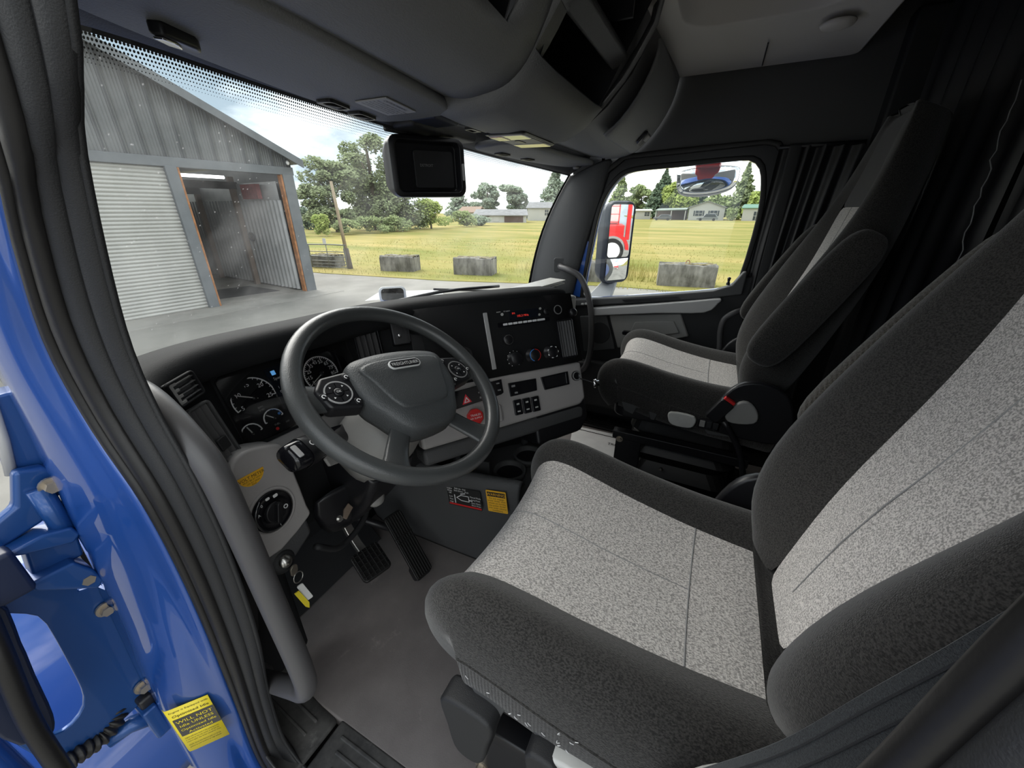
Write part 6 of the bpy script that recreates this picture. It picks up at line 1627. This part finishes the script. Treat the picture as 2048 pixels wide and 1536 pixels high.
# local: x along the front wall to the right, y into the building, z up from the yard
GW = mat('weathered_grey_metal_sheet', (0.125, 0.132, 0.135), 0.55, metal=0.15, var=0.12, vscale=1.5)
GP = mat('blue_grey_painted_post', (0.125, 0.138, 0.148), 0.6, var=0.08, vscale=3)
GD = mat('pale_rolling_door_metal', (0.40, 0.40, 0.375), 0.5, metal=0.1, var=0.05, vscale=2)
GI = mat('galvanised_inner_sheet', (0.42, 0.43, 0.43), 0.5, metal=0.2, var=0.1, vscale=2)
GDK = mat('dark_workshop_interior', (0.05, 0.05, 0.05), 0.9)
RUSTY = mat('rust_orange_edge', (0.34, 0.15, 0.06), 0.8, var=0.25, vscale=9)
SKYL = mat('roof_sheet_daylight_glow', (0.75, 0.77, 0.72), 0.6, emit=(0.9, 0.95, 0.88), estr=0.35)  # weak emission stands in for daylight coming through the sheets
gar = thing('garage', MG @ V((2, 4, 0)), label='grey corrugated metal garage with rolling door and open bay', cat='building')
def onGr(nm, g, m, par=gar, **k):
    return mk(nm, g, m, par, M=MG, **k)
def roofz(s):
    return 3.70 + (4.75 - s) * 0.462 if s > -1.5 else 3.70 + 6.25 * 0.462 - (-1.5 - s) * 0.462
# gable sheets
s0, pw = -4.0, 0.345
k = 0
while s0 + k * pw < 4.72:
    a = s0 + k * pw
    b = min(a + pw, 4.75)
    npt = 19
    xs2 = [a + (b - a) * i / (npt - 1) for i in range(npt)]
    def cy_(i):
        return -0.014 * (0.5 + 0.5 * cos(i / (npt - 1) * 2 * pi * 6)) - (0.045 if i in (0, 1, npt - 1) else 0)
    r0 = [(x, cy_(i), 3.42) for i, x in enumerate(xs2)]
    r1 = [(x, cy_(i), roofz(x) - 0.06) for i, x in enumerate(xs2)]
    onGr('wall_sheet', loft([r0, r1]), GW)
    k += 1
onGr('header_beam', bx(-4.0, 4.80, -0.06, 0.10, 3.26, 3.46), GP, bev=0.01)
rl = FR((0, 0, 0), V((1, 0, 0)), V((0, 0, 1)))
L1 = math.hypot(6.25 + 0.25, (6.25 + 0.25) * 0.462)
onGr('roof', loft([[(4.98, -0.32, roofz(4.98) + 0.0), (-1.5, -0.32, roofz(-1.5)), (-4.5, -0.32, roofz(-4.5))], [(4.98, 11, roofz(4.98)), (-1.5, 11, roofz(-1.5)), (-4.5, 11, roofz(-4.5))]]), GW, sol=0.05)
onGr('barge_board', loft([[(4.98, -0.34, roofz(4.98) - 0.14), (-1.5, -0.34, roofz(-1.5) - 0.14), (-4.5, -0.34, roofz(-4.5) - 0.14)], [(4.98, -0.34, roofz(4.98) + 0.05), (-1.5, -0.34, roofz(-1.5) + 0.05), (-4.5, -0.34, roofz(-4.5) + 0.05)]]), GP, sol=0.04)
onGr('post', bx(1.74, 1.97, -0.08, 0.14, 0, 3.28), GP, bev=0.01)
onGr('post', bx(4.45, 4.76, -0.08, 0.14, 0, 3.28), GP, bev=0.01)
onGr('rusty_edge', bx(1.965, 2.02, -0.05, 0.12, 0, 3.26), RUSTY)
onGr('rusty_edge', bx(4.40, 4.455, -0.05, 0.12, 0, 3.26), RUSTY)
onGr('camera', xf(Matrix.Translation((4.62, -0.16, 3.56)), lathe([(0.03, -0.05), (0.05, 0), (0.03, 0.05)], 10)), PAPER, sm=True)
# rolling door: individual slats
pitch = 3.26 / 40
rd = onGr('rolling_door', bx(-2.2, 1.74, 0.05, 0.07, 0, 3.26), GD, label='pale slatted rolling door')
prof = [(0.05 - 0.030 * sin(pi * q / 5), pitch * q / 5) for q in range(6)]
sl0 = None
for k in range(40):
    if sl0 is None:
        sl0 = onGr('slat', loft([[(-2.2, y - 0.005, z) for y, z in prof], [(1.74, y - 0.005, z) for y, z in prof]]), GD, rd, sm=True)
    else:
        c = sl0.copy()
        COL.objects.link(c)
        c.parent = rd
        c.location = (0, 0, pitch * k)
# bay interior
onGr('side_sheet', loft([[(4.38 - 0.02 * (1 if (i // 2) % 2 else -1), 0.2 + 0.055 * i, z) for i in range(140)] for z in (0.05, 2.62)]), GI, label='ribbed inner side wall')
onGr('outer_side', bx(4.72, 4.76, 0.1, 10.9, 0, 3.6), GW)
onGr('skylight_band', loft([[(4.36, 0.2, 2.62), (4.36, 8.0, 2.62)], [(4.36, 0.2, 3.1), (4.36, 8.0, 3.1)]]), GI)
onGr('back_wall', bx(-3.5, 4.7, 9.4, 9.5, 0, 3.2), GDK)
onGr('skylight', bx(0.5, 4.6, 9.33, 9.38, 2.35, 4.2), SKYL, label='translucent sheets with painted daylight glow high on the back wall')
onGr('inner_floor', bx(-3.5, 4.7, 0.1, 9.5, 0.0, 0.01), CONC)
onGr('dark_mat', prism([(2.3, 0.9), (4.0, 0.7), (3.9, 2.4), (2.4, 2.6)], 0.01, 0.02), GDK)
for y in (2.6, 5.2):
    onGr('inner_post', bx(4.20, 4.34, y - 0.07, y + 0.07, 0, 3.3), mat('brown_timber_post', (0.17, 0.13, 0.10), 0.9))
onGr('cross_beam', bx(1.0, 4.4, 2.5, 2.7, 2.95, 3.15), GDK)
onGr('cross_beam', bx(1.0, 4.4, 5.1, 5.3, 2.85, 3.05), GDK)
onGr('knee_brace', tube([(3.0, 4.0, 2.3), (2.3, 4.0, 2.95)], 0.05, 6), GDK)
onGr('tube_lamp', tube([(2.1, 1.0, 3.17), (3.4, 1.0, 3.17)], 0.04, 8), mat('fluorescent_tube', (0.9, 0.9, 0.9), 0.5, emit=(1, 1, 1), estr=2.0), label='white strip lamp')
onGr('red_board', bx(4.18, 4.30, 1.0, 1.9, 2.65, 3.05), mat('faded_red_board', (0.22, 0.05, 0.05), 0.8, var=0.2, vscale=8))
onGr('wall_wheel', xf(FR((4.28, 2.2, 1.55), V((0, 1, 0)), V((0, 0, 1))), arcband(0, 0, 0.09, 0.14, 0, 360, -0.03, 0.03, 16)), GDK)
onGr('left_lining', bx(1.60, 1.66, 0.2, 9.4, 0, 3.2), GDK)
onGr('tool_bench', bx(1.7, 2.6, 5.5, 7.5, 0, 0.9), mat('dark_bench', (0.09, 0.07, 0.06), 0.9), bev=0.02)
onGr('tool_chest', bx(1.8, 2.4, 5.8, 6.5, 0.9, 1.8), mat('dull_red_tools', (0.14, 0.06, 0.05), 0.8), bev=0.02)
onGr('tool_rack', bx(1.75, 2.1, 6.6, 7.2, 0.9, 2.2), GDK, bev=0.02)

# ================================================================== houses, cars
HWH = mat('white_siding', (0.45, 0.45, 0.43), 0.8)
HGR = mat('grey_shingles', (0.22, 0.225, 0.23), 0.9, var=0.15, vscale=1.0)
HBR = mat('dark_brown_fence', (0.12, 0.085, 0.075), 0.9)  # even dark brown shared by the fence panels and carport wall
HGL = mat('dark_window_pane', (0.04, 0.05, 0.06), 0.15)
def house(nm, label, p0, p1, depth, hwall, hpeak, wins, wall=HWH, roof=HGR, gable=False, cat='house'):
    a, b = V((p0[0], p0[1], GZ)), V((p1[0], p1[1], GZ))
    d = b - a
    L = d.length
    M = Matrix((d.normalized(), V((d.y, -d.x, 0)).normalized(), V((0, 0, 1)))).transposed().to_4x4()
    M.translation = a
    t = thing(nm, (a + b) / 2, label=label, cat=cat)
    mk('walls', bx(0, L, 0, depth, 0, hwall), wall, t, M=M)
    o = 0.4
    if gable:
        mk('gable', xf(Matrix(((1, 0, 0, 0), (0, 0, 1, 0), (0, 1, 0, 0), (0, 0, 0, 1))), prism([(0, hwall), (L, hwall), (L / 2, hpeak)], 0, depth)), wall, t, M=M)
        mk('roof', loft([[(-o, -o, hwall - 0.2), (L / 2, -o, hpeak + 0.1), (L + o, -o, hwall - 0.2)], [(-o, depth + o, hwall - 0.2), (L / 2, depth + o, hpeak + 0.1), (L + o, depth + o, hwall - 0.2)]]), roof, t, M=M, sol=0.15)
    else:
        mk('roof', loft([[(-o, -o, hwall - 0.1), (L + o, -o, hwall - 0.1)], [(-o * 0.2, depth / 2, hpeak), (L + o * 0.2, depth / 2, hpeak)], [(-o, depth + o, hwall - 0.1), (L + o, depth + o, hwall - 0.1)]]), roof, t, M=M, sol=0.15)
    for (x0, x1, z0, z1, mm) in wins:
        w = mk('window' if mm is HGL else 'door', bx(x0, x1, -0.06, 0.02, z0, z1), mm, t, M=M)
        if mm is HGL:
            mk('mullion', join(bx((x0 + x1) / 2 - 0.04, (x0 + x1) / 2 + 0.04, -0.09, -0.06, z0, z1), bx(x0, x1, -0.09, -0.06, (z0 + z1) / 2 - 0.04, (z0 + z1) / 2 + 0.04)), HWH, w, M=M)
    return t, M, L
house('bungalow', 'long low grey-roofed bungalow beyond the field with brown fence', (75.5, 35.0), (71.25, 44.5), 7, 1.5, 2.5, [(5.5, 6.6, 0.2, 1.2, HWH), (0.6, 4.4, 0.1, 1.25, HBR), (7.4, 9.0, 0.3, 1.2, HBR)], roof=HGR)
t2, M2_, L2 = house('two_storey_house', 'pale two-storey house with a grey gable roof behind the bungalow', (91.6, 36.0), (89.98, 41.3), 6, 2.9, 4.1, [(0.6, 1.4, 1.2, 2.4, HGL)])
house('brown_roof_house', 'small brown-roofed house peeking over the hedge', (80.0, 49.0), (79.0, 53.5), 6, 2.0, 3.1, [], roof=mat('brown_shingles', (0.28, 0.20, 0.15), 0.9))
t3, M3_, L3 = house('white_house', 'white gabled house with dark shutters beyond the side window', (112.9, -0.52), (112.66, 7.44), 8, 3.1, 4.3, [(1.6, 3.1, 1.0, 2.2, HGL), (4.9, 6.4, 1.0, 2.2, HGL)], gable=True)
for x in (1.3, 3.4, 4.6, 6.7):
    mk('shutter', bx(x - 0.14, x + 0.14, -0.07, 0.0, 1.0, 2.2), HGL, t3, M=M3_)
cpt = thing('carport', (112.3, 11.4, GZ), label='low green-grey carport roof left of the white house', cat='carport')
mk('roof', loft([[(112.2, 7.98, 1.15), (112.2, 15.4, 0.95)], [(117, 7.98, 1.5), (117, 15.4, 1.3)]]), mat('grey_green_roof', (0.25, 0.30, 0.27), 0.8), cpt, sol=0.2)
for y in (8.2, 11.5, 15.2):
    mk('post', bx(112.3, 112.5, y - 0.1, y + 0.1, GZ, 1.0), HWH, cpt)
mk('rear_wall', bx(116.8, 117, 7.98, 15.4, GZ, 1.2), HBR, cpt)  # dark brown wall along the back of the carport
house('pale_trailer', 'pale travel trailer parked left of the carport', (117.7, 17.2), (117.0, 21.1), 3, 2.3, 2.6, [(0.4, 1.6, 0.9, 1.8, HGL)], roof=HWH, cat='trailer')
house('green_shed', 'white shed with green post frame right of the white house', (110.6, -8.1), (110.8, -4.3), 5, 2.9, 3.6, [(0.5, 1.5, 0.2, 2.0, HGL)], roof=mat('green_roof', (0.14, 0.26, 0.20), 0.7), cat='shed')
CARG = mat('grey_car_paint', (0.18, 0.20, 0.22), 0.3, metal=0.4, coat=0.6)
CARD = mat('dark_car_paint', (0.08, 0.09, 0.11), 0.3, metal=0.4, coat=0.6)
def car(label, x, y, m, L, h):
    t = thing('car', (x, y, GZ), label=label, cat='car', group='cars parked beyond the field')
    M = Matrix(((0, 0, 1, 0), (1, 0, 0, 0), (0, 1, 0, 0), (0, 0, 0, 1)))
    M.translation = V((x, y, GZ))
    body = [(-L / 2, 0.30), (L / 2, 0.30), (L / 2, 0.62), (L * 0.42, 0.72), (L * 0.22, 0.80), (L * 0.10, h), (-L * 0.34, h), (-L * 0.47, 0.85), (-L / 2, 0.75)]
    mk('body', prism(body, -0.85, 0.85), m, t, M=M, bev=0.08)
    mk('windows', prism([(L * 0.18, 0.84), (L * 0.08, h - 0.07), (-L * 0.32, h - 0.07), (-L * 0.41, 0.88)], -0.87, -0.84), HGL, t, M=M)
    for yy in (-L * 0.31, L * 0.31):
        mk('wheel', xf(Matrix.Translation((yy, 0.31, -0.86)), lathe([(0.31, 0), (0.31, 0.22), (0.2, 0.22)], 16)), RUB, t, M=M)
    return t
car('dark sedan parked under the carport', 108.15, 12.9, CARD, 4.2, 1.35)
car('grey wagon parked in front of the white house', 107.9, 2.9, CARG, 4.6, 1.55)

# ================================================================== trees
BARK = mat('tree_bark', (0.12, 0.10, 0.08), 0.95)
LF = {}
def leafm(nm, c1, c2):  # leaf colours are lifted and greyed, with the haze over the trees mixed in
    LF[nm] = mat('foliage_' + nm, tuple(c * 0.95 for c in c1), 0.8, spec=0.15, col2=tuple(c * 0.95 for c in c2), vscale=1.6, detail=4)
leafm('olive', (0.19, 0.235, 0.12), (0.34, 0.39, 0.22))
leafm('grey_green', (0.24, 0.30, 0.23), (0.38, 0.44, 0.33))
leafm('bright', (0.25, 0.33, 0.08), (0.44, 0.50, 0.17))
leafm('dark', (0.10, 0.145, 0.10), (0.19, 0.25, 0.16))
leafm('hedge', (0.21, 0.27, 0.11), (0.36, 0.42, 0.20))
def tree(nm, label, x, y, h, hw, kind, m, n, ls, seed, group='trees beyond the field', cat='tree', trunk=True):
    random.seed(seed)
    t = thing(nm, (x, y, GZ), label=label, cat=cat, group=group)
    vs, fs = [], []
    blobs = []
    if kind == 'conifer':
        for k in range(26):
            f = k / 25
            r = hw * (1 - f) ** 0.85
            for j in range(3):
                a = random.uniform(0, 2 * pi)
                blobs.append((x + cos(a) * r * 0.6, y + sin(a) * r * 0.6, GZ + h * (0.08 + 0.90 * f), r * 0.55 + 0.1, 0.05 * h))
    elif kind == 'tall':
        for k in range(22):
            f = random.random()
            r = hw * (0.45 + 0.55 * sin(pi * min(1, f * 0.9 + 0.08)))
            a, q = random.uniform(0, 2 * pi), random.random() ** 0.5
            blobs.append((x + cos(a) * r * q * 0.8, y + sin(a) * r * q * 0.8, GZ + h * (0.12 + 0.82 * f), hw * random.uniform(0.25, 0.42), h * random.uniform(0.06, 0.11)))
    else:
        for k in range(14):
            a, q, f = random.uniform(0, 2 * pi), random.random() ** 0.5, random.random()
            r = hw * (1 - 0.55 * f * f)
            blobs.append((x + cos(a) * r * q * 0.8, y + sin(a) * r * q * 0.8, GZ + h * (0.18 + 0.62 * f), hw * random.uniform(0.28, 0.45), h * random.uniform(0.16, 0.24)))
    for _ in range(n):
        b = random.choice(blobs)
        u, v = random.uniform(0, 2 * pi), random.uniform(-1, 1)
        q = random.uniform(0.55, 1.0)
        c = V((b[0] + b[3] * q * cos(u) * math.sqrt(1 - v * v), b[1] + b[3] * q * sin(u) * math.sqrt(1 - v * v), b[2] + b[4] * q * v))
        s = ls * random.uniform(0.6, 1.3)
        a1 = V((random.gauss(0, 1), random.gauss(0, 1), random.gauss(0, 0.7))).normalized() * s
        a2 = a1.orthogonal().normalized() * s * 0.7
        k = len(vs)
        vs.extend([c - a1, c + a2, c + a1, c - a2])
        fs.append((k, k + 1, k + 2, k + 3))
    mk('foliage', (vs, fs), m, t, kind='stuff')
    if trunk:
        mk('trunk', tube([(x, y, GZ - 0.1), (x + 0.02 * h, y, GZ + h * 0.5), (x, y, GZ + h * 0.85)], [0.035 * h, 0.022 * h, 0.008 * h], 8), BARK, t, sm=True)
        for q in range(3):
            a = random.uniform(0, 2 * pi)
            mk('branch', tube([(x, y, GZ + h * (0.3 + 0.12 * q)), (x + cos(a) * hw * 0.6, y + sin(a) * hw * 0.6, GZ + h * (0.5 + 0.13 * q))], [0.012 * h, 0.005 * h], 6), BARK, t, sm=True)
    return t
TR = [
 ('poplar', 'wide olive-green tree left of the camera housing, right of the garage', 32.8, 39.4, 7.8, 3.3, 'tall', 'olive', 9000, 0.17),
 ('poplar', 'tallest olive-green tree rising above its neighbours beside the camera housing', 38.8, 39.3, 11.6, 4.2, 'tall', 'olive', 12000, 0.19),
 ('poplar', 'lower olive tree at the left end of the tall trees', 31.8, 41.3, 6.2, 2.2, 'tall', 'olive', 4500, 0.16),
 ('poplar', 'olive tree low behind the camera housing', 42.0, 38.5, 7.6, 4.2, 'round', 'olive', 9000, 0.19),
 ('dark_tree', 'small dark tree close to the garage corner', 35.3, 47.7, 2.9, 1.5, 'round', 'dark', 1500, 0.16),
 ('shrub', 'pale green shrub behind the leaning pole', 26.5, 34.3, 2.1, 1.1, 'round', 'bright', 1500, 0.11),
 ('shrub', 'leftmost pale shrub at the field edge next to the garage', 25.0, 36.4, 1.6, 1.2, 'round', 'hedge', 1300, 0.11),
 ('hedge_bush', 'hedge bush just right of the leaning pole', 29.5, 34.3, 1.6, 1.5, 'round', 'hedge', 1500, 0.12),
 ('hedge_bush', 'second hedge bush right of the leaning pole', 32.7, 34.1, 1.8, 1.9, 'round', 'hedge', 1700, 0.13),
 ('hedge_bush', 'hedge bush under the camera housing', 37.0, 34.5, 1.9, 2.2, 'round', 'hedge', 1800, 0.14),
 ('bushy_tree', 'rounded yellow-green tree right of the camera housing', 44.9, 35.3, 3.8, 2.9, 'round', 'bright', 4200, 0.17),
 ('hedge_bush', 'dark hedge in front of the bungalow', 52.4, 35.1, 2.4, 2.4, 'round', 'hedge', 2000, 0.18),
 ('hedge_bush', 'hedge bush between the yellow-green tree and the bungalow', 58.0, 35.5, 2.0, 2.2, 'round', 'grey_green', 1600, 0.18),
 ('distant_tree', 'grey-green conifer behind the hedge, left of the clump', 99.3, 66.8, 8.4, 4.4, 'conifer', 'grey_green', 3000, 0.38),
 ('distant_tree', 'left tree of the tall grey-green clump over the bungalow', 103.0, 59.7, 9.6, 4.8, 'tall', 'grey_green', 4600, 0.42),
 ('distant_tree', 'right tree of the tall grey-green clump over the bungalow', 105.7, 53.2, 9.2, 4.6, 'tall', 'grey_green', 4600, 0.42),
 ('distant_tree', 'short tree between the clump and the two-storey house', 108.0, 49.9, 5.2, 1.9, 'conifer', 'grey_green', 900, 0.36),
 ('distant_tree', 'tall conifer at the right windshield pillar', 107.0, 41.0, 12.3, 5.6, 'conifer', 'grey_green', 5200, 0.40),
 ('shrub', 'green shrub at the right end of the two-storey house', 83.7, 30.2, 2.6, 1.5, 'round', 'hedge', 900, 0.22),
 ('side_tree', 'conifer at the front corner of the side window', 132.2, 29.0, 12.0, 4.4, 'conifer', 'hedge', 3600, 0.42),
 ('side_tree', 'broad green tree beside the front conifer in the side window', 134.2, 23.0, 9.9, 4.8, 'tall', 'hedge', 4200, 0.42),
 ('side_tree', 'tall dark conifer left of the look-down mirror', 134.9, 16.8, 13.2, 4.6, 'conifer', 'dark', 4400, 0.42),
 ('side_tree', 'bright yellow-green rounded tree under the look-down mirror', 131.0, 11.6, 10.4, 6.0, 'round', 'bright', 7500, 0.42),
 ('side_tree', 'small dark conifer between the front trees of the side window', 128.6, 18.0, 9.0, 3.6, 'conifer', 'dark', 2600, 0.40),
 ('side_tree', 'tall conifer at the rear corner of the side window', 125.8, -4.0, 13.0, 4.0, 'conifer', 'olive', 4000, 0.42),
 ('side_tree', 'green rounded tree behind the green shed', 120.5, -8.2, 7.4, 4.2, 'round', 'bright', 4000, 0.40),
 ('side_tree', 'green tree directly behind the white house', 126.0, 1.4, 7.4, 5.0, 'round', 'hedge', 4600, 0.42),
 ('side_tree', 'dark tree hidden behind the look-down mirror', 133.8, 6.5, 9.8, 4.0, 'conifer', 'dark', 3000, 0.42),
 ('clipped_bush', 'clipped green bush between the white house and the shed', 111.5, -2.4, 3.4, 1.6, 'round', 'hedge', 1500, 0.24),
]
for k, a in enumerate(TR):
    tree(a[0], a[1], a[2], a[3], a[4], a[5], a[6], LF[a[7]], a[8], a[9], 100 + k, trunk=a[4] > 2.7, cat='tree' if a[4] > 2.7 else 'bush', group='trees beyond the field' if a[4] > 2.7 else 'bushes at the field edge')

# ================================================================== red truck behind, seen in the door mirror
rt_ = thing('red_truck', (2.2, -17.5, GZ), label='red truck with white wheel, reflected in the door mirror', cat='truck')
mk('body', bx(-0.8, 2.4, -20, -17.5, 0.0, 0.5), RED, rt_, bev=0.05)
mk('fender', xf(FR((1.9, -17.6, GZ + 0.6), V((1, 0, 0)), V((0, 0, 1))), arcband(0, 0, 0.62, 0.78, 0, 180, -0.4, 0.4, 12)), RED, rt_)
mk('boom_post', bx(2.5, 2.7, -18.2, -18.0, -0.2, 2.6), RED, rt_, bev=0.02)
mk('ladder', join(bx(1.6, 1.65, -18.1, -18.05, 0.4, 2.4), bx(2.1, 2.15, -18.1, -18.05, 0.4, 2.4), *[bx(1.6, 2.15, -18.1, -18.05, 0.6 + 0.35 * q, 0.63 + 0.35 * q) for q in range(5)]), RED, rt_)
mk('tank', bx(-0.8, 2.2, -21, -18.5, 0.5, 2.2), PAPER, rt_, bev=0.2)
wl = mk('wheel', xf(FR((1.9, -17.3, GZ + 0.55), V((1, 0, 0)), V((0, 0, 1))), lathe([(0.55, -0.15), (0.55, 0.15), (0.38, 0.16)], 24)), RUB, rt_)
mk('wheel_rim', xf(FR((1.9, -17.3, GZ + 0.55), V((1, 0, 0)), V((0, 0, 1))), lathe([(0.38, -0.17), (0.30, -0.14), (0.12, -0.19)], 24)), PAPER, wl)
